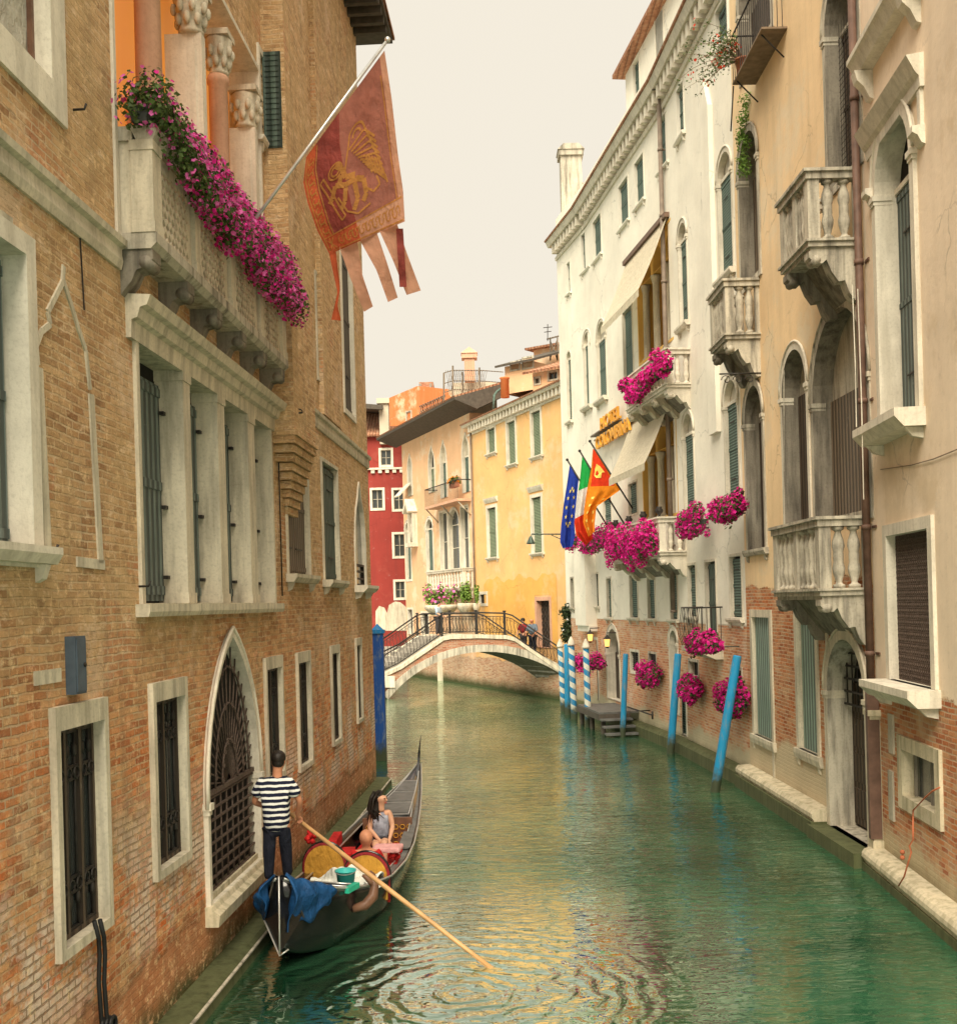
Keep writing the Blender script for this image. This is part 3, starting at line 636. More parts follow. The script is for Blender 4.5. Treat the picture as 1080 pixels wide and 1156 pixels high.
for i in range(4):
    a = posts[i]+(.26 if i == 0 else .1); c = posts[i+1]-(.26 if i == 3 else .12); zl, zh = zf+.03, zr-.16
    hs = []; st = .118; nx = int((c-a-.08)/st); nz = int((zh-zl-.06)/(st*.87))
    offx = a+(c-a-nx*st)/2+st/2
    for r_ in range(nz):
        for cc in range(nx-(r_ % 2)):
            cx_ = offx+cc*st+(st/2 if r_ % 2 else 0); cz_ = zl+.03+st*.5+r_*st*.87; rr = st*.40
            hs.append([(cx_+rr*math.cos(t)*(1+.18*math.cos(4*t)), cz_+rr*math.sin(t)*(1+.18*math.cos(4*t))) for t in np.linspace(0, 2*PI, 9)[:-1]])
    q = MB(); outer = [(a, zl), (c, zl), (c, zh), (a, zh)]; loops = [[Vector((x, z, 0)) for x, z in l] for l in [outer]+hs]; tri = [tuple(t) for t in tessellate_polygon(loops)]; fl = [p for l in loops for p in l]
    for dd in (D-.05, D-.075): q.add([LW.pt(p.x, p.y, dd) for p in fl], tri)
    for h_ in hs:
        n_ = len(h_); q.add([LW.pt(x, z, D-.05) for x, z in h_]+[LW.pt(x, z, D-.075) for x, z in h_], [(j, (j+1) % n_, (j+1) % n_+n_, j+n_) for j in range(n_)])
    q.build('pierced_panel', 'stone', bal_o, normals=False)
for i in range(6):
    uu = ub0+.02+(ub1-ub0-.30)*i/5; q = MB()
    pr = [(0, zf-.16), (D-.03, zf-.16), (D-.03, zf-.26), (D-.09, zf-.33), (D-.2, zf-.36), (D-.25, zf-.47), (D-.33, zf-.56), (0, zf-.60)]
    q.sweep(LW, uu, uu+.24, pr); q.tube([LW.pt(uu-.01, zf-.29, D-.10), LW.pt(uu+.25, zf-.29, D-.10)], .065, 10); q.build('corbel', 'stoneD', bal_o)
# -- string courses
for a, c in ((0, ub0-.02), (ub1+.05, uY(LW, 17.25)), (uY(LW, 19.1), LW.L)):
    q = MB(); q.sweep(LW, a, c, [(-.02, 7.78), (.03, 7.78), (.05, 7.86), (.04, 7.92), (.04, 7.98), (.09, 8.0), (.10, 8.06), (-.02, 8.09)]); q.build('string_course', 'stone', b)
# -- shuttered window high up beside the loggia
window(b, LW, 293, 318, 62, 175, fw=.10, depth=.08, sm='shG', xt=293, xb=305, sill=.08, sd=.1)
for xx in (296, 309):
    ua_ = LW.pix(xx, 120)[0]; zt_, zb_ = LW.pix(xx, 62 if xx < 300 else 85)[1], LW.pix(xx, 165 if xx < 300 else 178)[1]; q = MB(); q.bx(LW, ua_, ua_+.05, zb_, zt_, .02, .30)
    for i in range(18): zz = zb_+(zt_-zb_)*(i+.5)/18; q.bx(LW, ua_-.012, ua_, zz-.02, zz+.02, .05, .27)
    q.build('open_shutter', 'shG', b)
# -- projecting chimney flue on corbels
f0, f1 = uY(LW, 17.3), uY(LW, 19.0)
zfl = LW.pix(350, 510)[1]-.15
fl = MB(); fl.bx(LW, f0, f1, zfl, 18.4, -.02, .36); flue = fl.build('chimney_flue', 'brickL', b)
q = MB()
for i in range(9):
    w = .36*(1-i/9.5); q.bx(LW, f0+i*.10, f1-i*.02, zfl-.13*(i+1)+.012, zfl-.13*i, -.02, w)
q.bx(LW, f0-.02, f1+.02, zfl, zfl+.08, -.02, .39); q.build('stepped_corbel', 'brickL', flue)
f2, f3 = uY(LW, 21.3), uY(LW, 23.3); q = MB(); q.bx(LW, f2, f3, 8.1, 18.4, -.02, .10); q.build('pilaster_strip', 'brickL', b)
# -- mid level windows
window(b, LW, 323, 347, 495, 650, fw=.07, depth=.12, fill='shutter', sm='shN', sill=.14, sd=.18, xt=323, xb=347, fm='stone')
window(b, LW, 364, 381, 527, 655, fw=.07, depth=.12, fill='shutter', sm='shG', sill=.14, sd=.2, fm='stone')
wd, (wa, wc, wz0, wz1) = window(b, LW, 400, 411, 549, 661, 'ogee', fw=.09, depth=.07, fill='glass', sm='shK', sill=.16, sd=.3, fm='stoneW', bars=(0, 2))
window(b, LW, 357, 368, 320, 430, fw=.06, depth=.08, sm='shG', fm='stone')
window(b, LW, 386, 397, 262, 463, fw=.12, depth=.12, sm='shK', fm='stoneW')
# -- barred water level windows
window(b, LW, 64, 115, 818, 1056, fw=.09, top=.2, depth=.10, fill='glass', sm='shK', grille=(6, 0), xt=90, xb=90, pd=.06, fm='stone', bars=(2, 0))
window(b, LW, 173, 206.5, 788, 974, fw=.09, top=.2, depth=.09, fill='glass', sm='shK', grille=(6, 0), pd=.06, fm='stone', bars=(1, 0))
window(b, LW, 300, 317, 754, 876, fw=.08, top=.18, depth=.08, fill='glass', sm='shK', grille=(5, 0), pd=.05, fm='stone', bars=(1, 0))
window(b, LW, 336, 349, 747, 863, fw=.08, top=.18, depth=.08, fill='glass', sm='shK', grille=(5, 0), pd=.05, fm='stone', bars=(1, 0))
window(b, LW, 374, 382, 737, 836, fw=.08, top=.16, depth=.06, fill='glass', sm='shK', grille=(4, 0), pd=.05, fm='stone', bars=(1, 0))
window(b, LW, 402, 407, 728, 812, fw=.08, top=.16, depth=.06, fill='glass', sm='shK', grille=(3, 0), pd=.05, fm='stone', bars=(0, 0))
# -- gothic water gate with fan grille
ga = LW.pix(232, 900)[0]; gc = LW.pix(289, 880)[0]; gz0 = LW.pix(232, 1024)[1]; gz1 = LW.pix(259, 719)[1]
GK = min(1.2, max(.8, (gz1-LW.pix(234, 838)[1])/(gc-ga))); print('GK', GK, gc-ga, gz1-gz0)
gd, _ = window(b, LW, 0, 0, 0, 0, 'gothic', fw=.095, depth=.13, fill='dark', fm='stoneW', uz=(ga, gc, gz0, gz1), k=GK, name='water_gate', eb=.20, pd=.06)
q = MB(); zsp = gz0+(gz1-gz0)*.40; gw = gc-ga; gm = (ga+gc)/2; d = -.05
o = outline('gothic', ga, gc, gz0, gz1, 0, 0, GK)
def inside(u, z):
    zs = springz('gothic', ga, gc, gz0, gz1, GK)
    if z <= zs: return ga < u < gc
    hh = gw*GK; rr = (hh*hh+gw*gw/4)/gw; return (u-(gc-rr))**2+(z-zs)**2 < rr*rr and (u-(ga+rr))**2+(z-zs)**2 < rr*rr and z < gz1
for i in range(1, 9): uu = ga+gw*i/9; q.tube([LW.pt(uu, gz0, d), LW.pt(uu, zsp, d)], .016, 5)
for i in range(9): zz = gz0+(zsp-gz0)*i/9+.08; q.bx(LW, ga, gc, zz-.013, zz+.013, d-.014, d+.016)
q.bx(LW, ga, gc, zsp-.03, zsp+.03, d-.02, d+.03)
for i in range(1, 22):
    t = PI*i/22; L_ = 0
    while L_ < 4 and inside(gm+math.cos(t)*L_*1.0, zsp+math.sin(t)*L_): L_ += .03
    q.tube([LW.pt(gm+math.cos(t)*.12, zsp+math.sin(t)*.12, d), LW.pt(gm+math.cos(t)*L_, zsp+math.sin(t)*L_, d)], .012, 5)
for s_ in (.3, .55, .8):
    w = gw*s_/2; hh = (gz1-zsp)*s_; pts = []
    for i in range(9): t = i/8; pts.append((gm-w*math.cos(t*PI/2)**.8, zsp+hh*math.sin(t*PI/2)**1.0*(.82+.18*t)))
    pts += [(2*gm-x, z) for x, z in pts[-2::-1]]
    q.tube([LW.pt(x, z, d+.02) for x, z in pts], .015, 5)
    for x, z in pts[1:-1:2]:
        q.tube([LW.pt(x+.045*math.cos(a), z+.045*math.sin(a), d+.03) for a in np.linspace(0, 2*PI, 8)[:-1]], .008, 4, closed=True)
q.build('fan_grille', 'mesh', gd)
q = MB(); q.sweep(LW, ga-.14, gc+.14, [(-.02, gz0-.24), (.16, gz0-.24), (.18, gz0-.1), (.10, gz0-.06), (.08, gz0-.006), (-.02, gz0-.006)]); q.bx(LW, ga+.002, gc-.002, gz0-.01, gz0+.07, -.125, .0); q.build('threshold', 'ledge', gd)
# -- ghost outline of an old trefoil window in the brickwork
def ribbon(W, pts, w, d=.02, th=.02):
    mb = MB(); P_ = [(W.pix(x, y)) for x, y in pts]
    for (a, c), (e, g) in zip(P_[:-1], P_[1:]):
        v = Vector((e-a, g-c)); 
        if v.length < 1e-6: continue
        nn = Vector((-v.y, v.x)).normalized()*w/2
        mb.hexa([W.pt(a-nn.x, c-nn.y, -.01), W.pt(e-nn.x, g-nn.y, -.01), W.pt(e-nn.x, g-nn.y, d), W.pt(a-nn.x, c-nn.y, d), W.pt(a+nn.x, c+nn.y, -.01), W.pt(e+nn.x, g+nn.y, -.01), W.pt(e+nn.x, g+nn.y, d), W.pt(a+nn.x, c+nn.y, d)])
    return mb
mb = ribbon(LW, [(43, 415), (53, 622)], .11, .02)
for pts, w in (([(102, 445), (113, 636)], .11), ([(42, 412), (40, 390), (46, 374), (56, 366), (53, 352), (60, 338), (70, 318), (71, 300)], .055), ([(71, 318), (80, 345), (88, 372), (96, 395), (101, 440)], .055), ([(86, 634), (117, 638)], .09)):
    t_ = ribbon(LW, pts, w, .017 if w > .05 else .024); k0 = len(mb.v); mb.v += t_.v; mb.f += [tuple(i+k0 for i in f) for f in t_.f]; mb.mi += t_.mi; mb.sm += t_.sm
mb.build('walled_up_window_trace', 'stone', b)
for x0, x1, y0, y1 in ((-5, 30, 172, 204), (-5, 13, 240, 262), (38, 68, 756, 772)):
    mb = MB(); a = LW.pix(x0, (y0+y1)/2); c = LW.pix(x1, (y0+y1)/2); zt_ = LW.pix((x0+x1)/2, y0)[1]; zb_ = LW.pix((x0+x1)/2, y1)[1]; mb.bx(LW, a[0], c[0], zb_, zt_, -.01, .015); mb.build('inset_stone_block', 'stone', b)
# -- meter box, hooks, cable
a = LW.pix(74, 750)[0]; c = LW.pix(86, 750)[0]; zt_ = LW.pix(83, 718)[1]; zb_ = LW.pix(83, 783)[1]
q = MB(); q.bx(LW, a, c, zb_, zt_, 0, .09); q.bx(LW, a+.015, c-.015, zb_+.02, zt_-.02, .09, .1); mbx = q.build('meter_box', 'boxblue', b)
q = MB(); q.lathe(LW.pt(c-.06, (zb_+zt_)/2, .1), [(.02, 0), (.02, .015)], 8, axis=LW.n); q.build('lock', 'iron', mbx)
q = MB(); u_, z_ = LW.pix(312, 467); e = LW.pt(u_, z_, 0); q.tube([e, LW.pt(u_, z_, .42)], .014, 5)
for s_, r_ in ((.42, .06), (.2, .05)): q.tube([LW.pt(u_, z_+r_*math.sin(t), s_+r_*math.cos(t)-r_) for t in np.linspace(0, 4.6, 10)], .01, 5)
q.build('iron_bracket', 'iron', b)
for x, y in ((83, 124), (50, 622), (157, 662), (297, 925)):
    q = MB(); u_, z_ = LW.pix(x, y); q.tube([LW.pt(u_, z_, 0), LW.pt(u_, z_, .10), LW.pt(u_, z_+.05, .12)], .012, 5); q.build('wall_hook', 'iron', b)
hz = [(98, 1040), (103, 1060), (104, 1080), (103, 1110), (106, 1150), (108, 1190)]; q = MB()
for off in (0, .035): q.tube([LW.pt(LW.pix(x, y)[0]+off, LW.pix(x, y)[1], .07+off) for x, y in hz], .022, 6)
for i in range(3): u_, z_ = LW.pix(108, 1146); q.tube([LW.pt(u_+.07*math.cos(t)+.02*i, z_-.1+.07*math.sin(t), .08+.03*i) for t in np.linspace(0, 2*PI, 12)[:-1]], .02, 6, closed=True)
q.build('hose', 'chain', b)
q = MB(); q.tube([LW.pt(LW.pix(311, 468)[0], z, .03) for z in (LW.pix(311, 468)[1], LW.pix(316, 680)[1]+.1)], .012, 5); q.build('cable', 'iron', b); q = MB(); q.tube([LW.pt(LW.pix(88, 245)[0], LW.pix(88, 245)[1], .012), LW.pt(LW.pix(94, 350)[0], LW.pix(94, 350)[1], .012)], .008, 4); q.build('cable', 'iron', b)
# -- shell, eave, kerb at the water
q = MB(); body(q, [LW], 9); q.build('wall', 'brickL', b)
ev = MB(); ue = uY(LW, 24.6); ev.bx(LW, -0, LW.L+.5, 18.45, 18.55, -9, .85)
eo = ev.build('eave', 'eave', b)
q = MB()
for i in range(60): uu = .3+i*.4; 
for i in range(int(LW.L/.45)): uu = .2+i*.45; q.bx(LW, uu, uu+.14, 18.28, 18.45, -.05, .8)
q.build('rafter_row', 'eave', eo); q = MB(); q.bx(LW, 0, LW.L+.55, 18.552, 18.63, -8.9, .9); q.build('roof_tiles', 'tiles', eo)
q = MB(); q.sweep(LW, -.2, LW.L+.25, [(-.3, -.8), (.35, -.8), (.35, .0), (.33, .13), (.25, .17), (-.3, .19)]); q.build('water_kerb', 'algae', b)
q = MB(); q.sweep(LW, -.2, LW.L+.25, [(.33, .13), (.356, .13), (.356, .15), (.33, .16)]); q.build('kerb_edge', 'stoneG', b)
# ---------------------------------------------------------------- flower troughs on the balcony rail
for i in range(6):
    a = ub0-.12+(ub1-ub0+.25)*i/6; c = a+(ub1-ub0+.25)/6; lab = ['first', 'second', 'third', 'fourth', 'fifth', 'sixth'][i]
    bl = []
    for j in range(7):
        uu = a+(c-a)*(j+.5)/7; big = (i == 0)
        bl.append((LW.pt(uu, zr+.16+.12*rng.random(), D-.06+.12*rng.random()), (.19, .20, .22+.08*rng.random())))
        if not big or j > 2: bl.append((LW.pt(uu, zr-.10-.26*rng.random()*(1 if i > 0 else .3), D+.18), (.16, .15, .26)))
    if i == 0: bl += [(LW.pt(a-.05, zr+.16, D-.12), (.17, .17, .26)), (LW.pt(a+.1, zr+.28, D-.1), (.15, .15, .18))]
    uu0, uu1 = a+.04, c-.04
    def tr(uu0=uu0, uu1=uu1):
        q = MB(); q.sweep(LW, uu0, uu1, [(D-.17, zr+.005), (D-.02, zr+.005), (D+.01, zr+.17), (D-.20, zr+.17)]); return q
    t = flowers('%s trough of pink geraniums from the near end of the long pierced balcony' % lab, 'flower trough', bl, 2300, [260, 700, 1100, 1200, 1150, 1000][i], .055, .052, 'pink', 'leaf', tr, 'flower troughs on the long balcony', name='flower_trough', boxname='trough')
    scatter('deep_blossoms', 'mag', t, [(bb[0], tuple(x*1.08 for x in bb[1])) for bb in bl], [60, 320, 620, 700, 660, 520][i], .048, .3, 1., .8, True)
# ---------------------------------------------------------------- great maroon banner
YF = 14.1; fb = P(262, 283, YF); ft = P(437.5, 45, YF)
flag = thing('banner_flag', 'large maroon banner with golden winged lion and streamers hanging from the brick palace', 'flag', tuple(fb))
q = MB(); dr = (fb-ft).normalized(); q.tube([fb+dr*.25, ft], .022, 8); q.ball(ft, .04, 8, 6); q.build('pole', 'chrome', flag)
q = MB(); q.tube([fb-dr*.05, fb+dr*.1], .04, 8); q.tube([fb+dr*.1, fb+Vector((-.3, 0, -.02))], .025, 6); q.build('bracket', 'iron', flag)
def poly_at(pts, t):
    ys = [(pts[i+1][0]-pts[i][0])**2+(pts[i+1][1]-pts[i][1])**2 for i in range(len(pts)-1)]; ls = [math.sqrt(y) for y in ys]; s_ = t*sum(ls)
    for i, l in enumerate(ls):
        if s_ <= l or i == len(ls)-1: f = min(1, s_/l) if l else 0; return (pts[i][0]+(pts[i+1][0]-pts[i][0])*f, pts[i][1]+(pts[i+1][1]-pts[i][1])*f)
        s_ -= l
Lc = [(346, 177), (342.5, 206), (347, 228), (358, 260), (372, 287)]; Rc = [(434, 57), (442, 110), (449, 173), (455, 215), (457, 250)]
def FL(s_, t, off=0.):
    L_ = poly_at(Lc, t); R_ = poly_at(Rc, t); x = L_[0]+(R_[0]-L_[0])*s_; y = L_[1]+(R_[1]-L_[1])*s_
    Y = YF+.02+.07*math.sin(s_*9+t*2.)*min(1, t*2.5+.1)+.06*math.sin(s_*4-t*5)*t
    return P(x, y, Y-off)
q = MB(); q.grid(lambda i, j: FL(i, j), 48, 40, mfn=lambda i, j: (3 if i > .42 else 1) if (i < .13 or j > .86 or i > .93) else (2 if i > .42 else 0))  # right part lighter: sun shining through thin cloth, painted by material
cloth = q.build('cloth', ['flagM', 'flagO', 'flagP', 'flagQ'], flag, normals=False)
q = MB()
SE = [((371, 284), (379, 282), [(381, 330), (374, 361)], [(384, 325), (381, 345), (385, 362)]), ((383, 279), (403, 270), [(396, 315), (411, 352)], [(409, 310), (421, 346)]), ((405, 269), (425, 261), [(425, 305), (438, 341)], [(438, 300), (449, 336)]), ((428, 260), (448, 252), [(444, 295), (459, 333)], [(459, 285), (475, 328)])]
for i, (a, c, l, r) in enumerate(SE):
    lp = [a]+l; rp = [c]+r
    def st(s_, t, lp=lp, rp=rp, i=i):
        L_ = poly_at(lp, t); R_ = poly_at(rp, t); return P(L_[0]+(R_[0]-L_[0])*s_, L_[1]+(R_[1]-L_[1])*s_, YF+.03+.03*math.sin(t*6+i)+.02*math.sin(s_*3))
    q.grid(st, 5, 18, mi=0 if i else 1)
q.grid(lambda s_, t: P(447+8*s_+4*t, 258+66*t, YF-.03+.02*math.sin(t*9)), 3, 14, mi=2)
q.build('streamers', ['flagQ', 'flagO', 'flagM'], flag, normals=False)
def deco(lines, w, off=.006):
    q = MB()
    for pts in lines:
        for (a, c), (e, g) in zip(pts[:-1], pts[1:]):
            v = Vector((e-a, (g-c)*1.3)); 
            if v.length < 1e-5: continue
            nn = Vector((-v.y, v.x)).normalized()*w/2; N_ = max(1, int(v.length/.03))
            for k_ in range(N_):
                f0_, f1_ = k_/N_, (k_+1)/N_; s0, t0, s1, t1 = a+(e-a)*f0_, c+(g-c)*f0_, a+(e-a)*f1_, c+(g-c)*f1_
                cl = lambda s_, t_: FL(min(1, max(0, s_)), min(1, max(0, t_)), off)
                q.add([cl(s0-nn.x, t0-nn.y/1.3), cl(s1-nn.x, t1-nn.y/1.3), cl(s1+nn.x, t1+nn.y/1.3), cl(s0+nn.x, t0+nn.y/1.3)], [(0, 1, 2, 3)])
    return q
def arc(cx_, cy_, rx, ry, a0, a1, n_=10): return [(cx_+rx*math.cos(a0+(a1-a0)*i/n_), cy_+ry*math.sin(a0+(a1-a0)*i/n_)) for i in range(n_+1)]
border = [[(.14, .03), (.14, .85)], [(.02, .85), (.98, .85)], [(.02, .985), (.98, .985)], [(.025, .05), (.025, .98)], [(.92, .1), (.92, .85)]]
for i in range(8): cc = .12+i*.095; border += [arc(.08, cc, .032, .03, 0, 4.6), arc(.08, cc+.045, .03, .025, 3.2, 7.)]
for i in range(9): cc = .2+i*.085; border += [arc(cc, .92, .03, .035, 0, 4.6), arc(cc+.04, .92, .025, .03, 3.2, 7.)]
border += [[(.04, .87), (.12, .97)], [(.12, .87), (.04, .97)], [(.08, .865), (.08, .975)]]
deco(border, .013).build('border_print', 'flagG', flag, normals=False)
# winged lion: body, head with halo, wing feathers, legs, tail, book and sword
lion = []
thick = [[(.30, .50), (.40, .55), (.52, .56), (.60, .60), (.60, .70), (.55, .74)], [(.40, .57), (.36, .66), (.30, .70)], [(.50, .58), (.50, .70), (.43, .76)], [(.30, .50), (.24, .58), (.20, .60)], [(.38, .46), (.34, .52)], [(.34, .36), (.40, .42), (.42, .50), (.52, .53)]]
lion += [arc(.33, .40, .075, .055, 0, 2*PI, 14), arc(.33, .40, .045, .033, 0, 2*PI, 10)]
lion += [arc(.60, .28, .085, .06, PI, 2*PI), [(.42, .47), (.515, .28)], [(.685, .28), (.74, .42), (.84, .70)], arc(.60, .29, .045, .035, PI, 2*PI)]
for i in range(9): t_ = i/8; lion.append([(.50+.02*i, .34+.025*i), (.68+.02*i, .30+.05*i), (.78+.008*i, .40+.04*i)])
for i in range(5): lion.append([(.66+.03*i, .46+.02*i), (.70+.033*i, .60+.02*i)])
lion += [[(.60, .66), (.68, .72), (.76, .70), (.74, .64)], [(.16, .40), (.20, .52), (.24, .66), (.28, .78)], [(.20, .38), (.25, .52), (.29, .66), (.33, .76)], [(.16, .40), (.20, .38)], [(.28, .78), (.33, .76)], [(.30, .60), (.36, .74), (.46, .80), (.62, .78)]]
q = deco(thick, .05, .007); q.build('lion_print', 'flagG', flag, normals=False)
deco(lion, .018, .009).build('wing_print', 'flagG', flag, normals=False)
# ================================================================ RIGHT SIDE PLAN
def hit(px, py, ox, oy, slope):      # plan line x = ox + slope*(y-oy) seen along the pixel column
    a, _ = ray(px, py); Y = (ox-slope*oy)/(a-slope); return (a*Y, Y)
a_, _ = ray(985, 670); C1 = (a_*17.8, 17.8)
N0 = (C1[0]-.07*11.8, 6.0)
C2 = hit(841, 660, C1[0], C1[1], -.012); C3 = hit(765, 660, C2[0], C2[1], -.065); C4 = hit(668, 560, C3[0], C3[1], -.13); C5 = hit(639, 680, C4[0], C4[1], -.2)
R1 = Fr(N0, C1, (-1, 0), -.6, 20.2); R2 = Fr(C1, C2, (-1, 0), -.6, 21.0)
H1 = Fr(C2, C3, (-1, 0), -.6, 20.3); H2 = Fr(C3, C4, (-1, 0), -.6, 20.3); H3 = Fr(C4, C5, (-1, 0), -.6, 20.3)
for W in (R1, R2): W.L -= .001
def baluster(fr, u, z0, z1, d, par, r=.075, k=10, mat='stoneG'):
    h = z1-z0; q = MB(); pr = [(1.0, 0), (1.0, .05), (.6, .07), (.5, .10), (.95, .24), (1.05, .32), (.8, .42), (.85, .45), (.85, .55), (.8, .58), (1.05, .68), (.95, .76), (.5, .90), (.6, .93), (1.0, .95), (1.0, 1)]
    q.lathe(fr.pt(u, z0, d), [(a*r, b_*h) for a, b_ in pr], k); return q.build('baluster', mat, par)
def balcony(b, W, ua, ub, proj, zf, zr, nf, ns, mat='stoneG', corb=.62, ncorb=2, br=.075, mid=True, carved='stoneD'):
    """stone balcony: moulded slab, rail, corner posts, balusters on the front and both sides"""
    q = MB(); P3 = proj
    for (z0_, z1_, e) in ((zf-.18, zf-.12, -.05), (zf-.12, zf-.04, 0.), (zf-.04, zf, .04)): q.bx(W, ua-e, ub+e, z0_, z1_-.0005, -.02, P3+e)
    o = q.build('balcony', mat, b)
    q = MB(); q.bx(W, ua-.03, ub+.03, zr-.16, zr-.05, P3-.17, P3+.02); q.bx(W, ua-.07, ub+.07, zr-.05, zr, P3-.2, P3+.06)
    for uu in (ua, ub-.15): q.bx(W, uu-.03, uu+.18, zr-.16, zr-.05, -.02, P3-.17); q.bx(W, uu-.07, uu+.21, zr-.05, zr, -.02, P3-.2)
    q.build('rail', mat, o)
    for uu in (ua, ub-.2): q = MB(); q.bx(W, uu, uu+.2, zf, zr-.16, P3-.2, P3-.01); q.build('corner_post', mat, o)
    for uu in (ua+.02, ub-.14): q = MB(); q.bx(W, uu, uu+.12, zf, zr-.16, -.02, .08); q.build('wall_post', mat, o)
    if mid: q = MB(); q.bx(W, (ua+ub)/2-.08, (ua+ub)/2+.08, zf, zr-.16, P3-.17, P3-.02); q.build('middle_post', mat, o)
    half = nf//2
    for i in range(nf):
        if mid:
            s0, s1 = (ua+.22, (ua+ub)/2-.1) if i < half else ((ua+ub)/2+.1, ub-.22); uu = s0+(s1-s0)*((i % half)+.5)/half
        else: uu = ua+.22+(ub-ua-.44)*(i+.5)/nf
        baluster(W, uu, zf, zr-.16, P3-.10, o, br, mat=mat)
    for uu in (ua+.09, ub-.09):
        for i in range(ns): baluster(W, uu, zf, zr-.16, .1+(P3-.32)*(i+.5)/ns, o, br*1.25, mat=mat)
    zz = zf-.18
    for i in range(ncorb):
        uu = ua+.05+(ub-ua-.1-.26)*i/(ncorb-1); q = MB(); f = P3
        q.sweep(W, uu, uu+.26, [(-.02, zz), (f*.97, zz), (f*.97, zz-.10), (f*.86, zz-.20), (f*.72, zz-.20), (f*.64, zz-.14), (f*.55, zz-corb*.42), (f*.42, zz-corb*.62), (f*.3, zz-corb*.6), (f*.22, zz-corb*.85), (f*.12, zz-corb), (-.02, zz-corb)])
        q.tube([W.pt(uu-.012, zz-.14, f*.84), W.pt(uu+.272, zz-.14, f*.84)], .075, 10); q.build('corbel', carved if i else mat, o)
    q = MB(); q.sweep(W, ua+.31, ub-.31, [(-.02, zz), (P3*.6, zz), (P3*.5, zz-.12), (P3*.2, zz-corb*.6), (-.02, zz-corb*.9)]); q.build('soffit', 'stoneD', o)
    return o
def pipe(b, W, px0, py0, px1, py1, r=.06, mat='pipe', d=.10, u=None):
    ua, za = W.pix(px0, py0, d); ub_, zb_ = W.pix(px1, py1, d); uu = (ua+ub_)/2 if u is None else u; q = MB(); q.tube([W.pt(uu, za, d), W.pt(uu, zb_, d)], r, 10); n = max(2, int(abs(za-zb_)/1.9))
    for i in range(n+1): zz = zb_+(za-zb_)*i/n; q.lathe(W.pt(uu, zz-.04, d), [(r*1.25, 0), (r*1.25, .08)], 10); q.bx(W, uu-.02, uu+.02, zz-.02, zz+.02, -.02, d)
    return q.build('drain_pipe', mat, b)
# ================================================================ R1 cream building at the right edge
b = cb = thing('cream_building', 'cream plastered building with pale stone arched window nearest on the right', 'building', (7, 12, 0))
aw, (au0, au1, az0, az1) = window(b, R1, 993, 1033, 109, 483, 'round', fw=.17, depth=.33, fill='shutter', sm='shB', fm='stoneW', xt=1024, xb=997, sill=.26, sd=.42, pd=.06, key=False)
q = MB(); zt_ = R1.pix(1027, 44, .3)[1]; q.sweep(R1, au0-.55, au1+.40, [(-.02, zt_-.42), (.06, zt_-.42), (.07, zt_-.28), (.12, zt_-.22), (.20, zt_-.06), (.23, zt_), (-.02, zt_+.03)]); hd = q.build('hood', 'stoneW', aw)
zk = R1.pix(1035, 152)[1]
for uu in (au0-.50, au1+.12):
    q = MB(); q.bx(R1, uu, uu+.12, zk-.1, zt_-.42, -.01, .05); q.sweep(R1, uu-.03, uu+.19, [(-.02, zk-.25), (.05, zk-.22), (.10, zk-.12), (.17, zk-.08), (.17, zk), (-.02, zk+.02)]); q.build('label_stop', 'stoneW', aw)
# window above: projecting sill with brackets
u_, z_ = R1.pix(985, 6, .35); q = MB(); q.sweep(R1, au0-.75, au1+.45, [(-.02, z_-.30), (.18, z_-.28), (.26, z_-.12), (.30, z_-.08), (.30, z_), (-.02, z_)]); so_ = q.build('window_ledge', 'stoneW', b)
for uu in (au0-.5, au1+.1):
    q = MB(); q.sweep(R1, uu, uu+.2, [(-.02, z_-.75), (.06, z_-.72), (.14, z_-.55), (.24, z_-.45), (.28, z_-.30), (-.02, z_-.30)]); q.build('bracket', 'stoneW', so_)
# lattice window
lw_, (lu0, lu1, lz0, lz1) = window(b, R1, 1005, 1052, 604, 772, fw=.17, depth=.22, fill='dark', fm='stoneW', xt=1010, xb=1030, sill=.24, sd=.44, pd=.05, eb=0)
q = MB(); d = -.10
nx = int((lu1-lu0)/.085); nz = int((lz1-lz0)/.085)
for i in range(nx):
    for j in range(nz):
        cu = lu0+(i+.5)*(lu1-lu0)/nx; cz = lz0+(j+.5)*(lz1-lz0)/nz
        q.tube([R1.pt(cu+.05*math.cos(t), cz+.05*math.sin(t), d) for t in np.linspace(0, 2*PI, 7)[:-1]], .011, 4, closed=True)
for i in range(nx+1): cu = lu0+i*(lu1-lu0)/nx; q.bx(R1, cu-.009, cu+.009, lz0, lz1, d-.015, d-.002)
for j in range(nz+1): cz = lz0+j*(lz1-lz0)/nz; q.bx(R1, lu0, lu1, cz-.009, cz+.009, d-.028, d-.016)
q.build('iron_lattice', 'mesh', lw_)
sw_, (su0, su1, sz0, sz1) = window(b, R1, 1021, 1058, 846, 908, fw=.20, depth=.3, fill='dark', fm='ledge', xt=1021, xb=1040, pd=.05)
q = MB(); 
for t_ in (.42, .92): uu = su0+(su1-su0)*t_; q.bx(R1, uu-.02, uu+.02, sz0, sz1, -.14, -.10); q.build('window_bar', 'stoneD', sw_); q = MB()
q = MB(); face(q, R1, [(su0, sz0), (su0+(su1-su0)*.95, sz0), (su0+(su1-su0)*.95, sz1), (su0, sz1)], -.16); q.build('dusty_pane', 'glass', sw_)
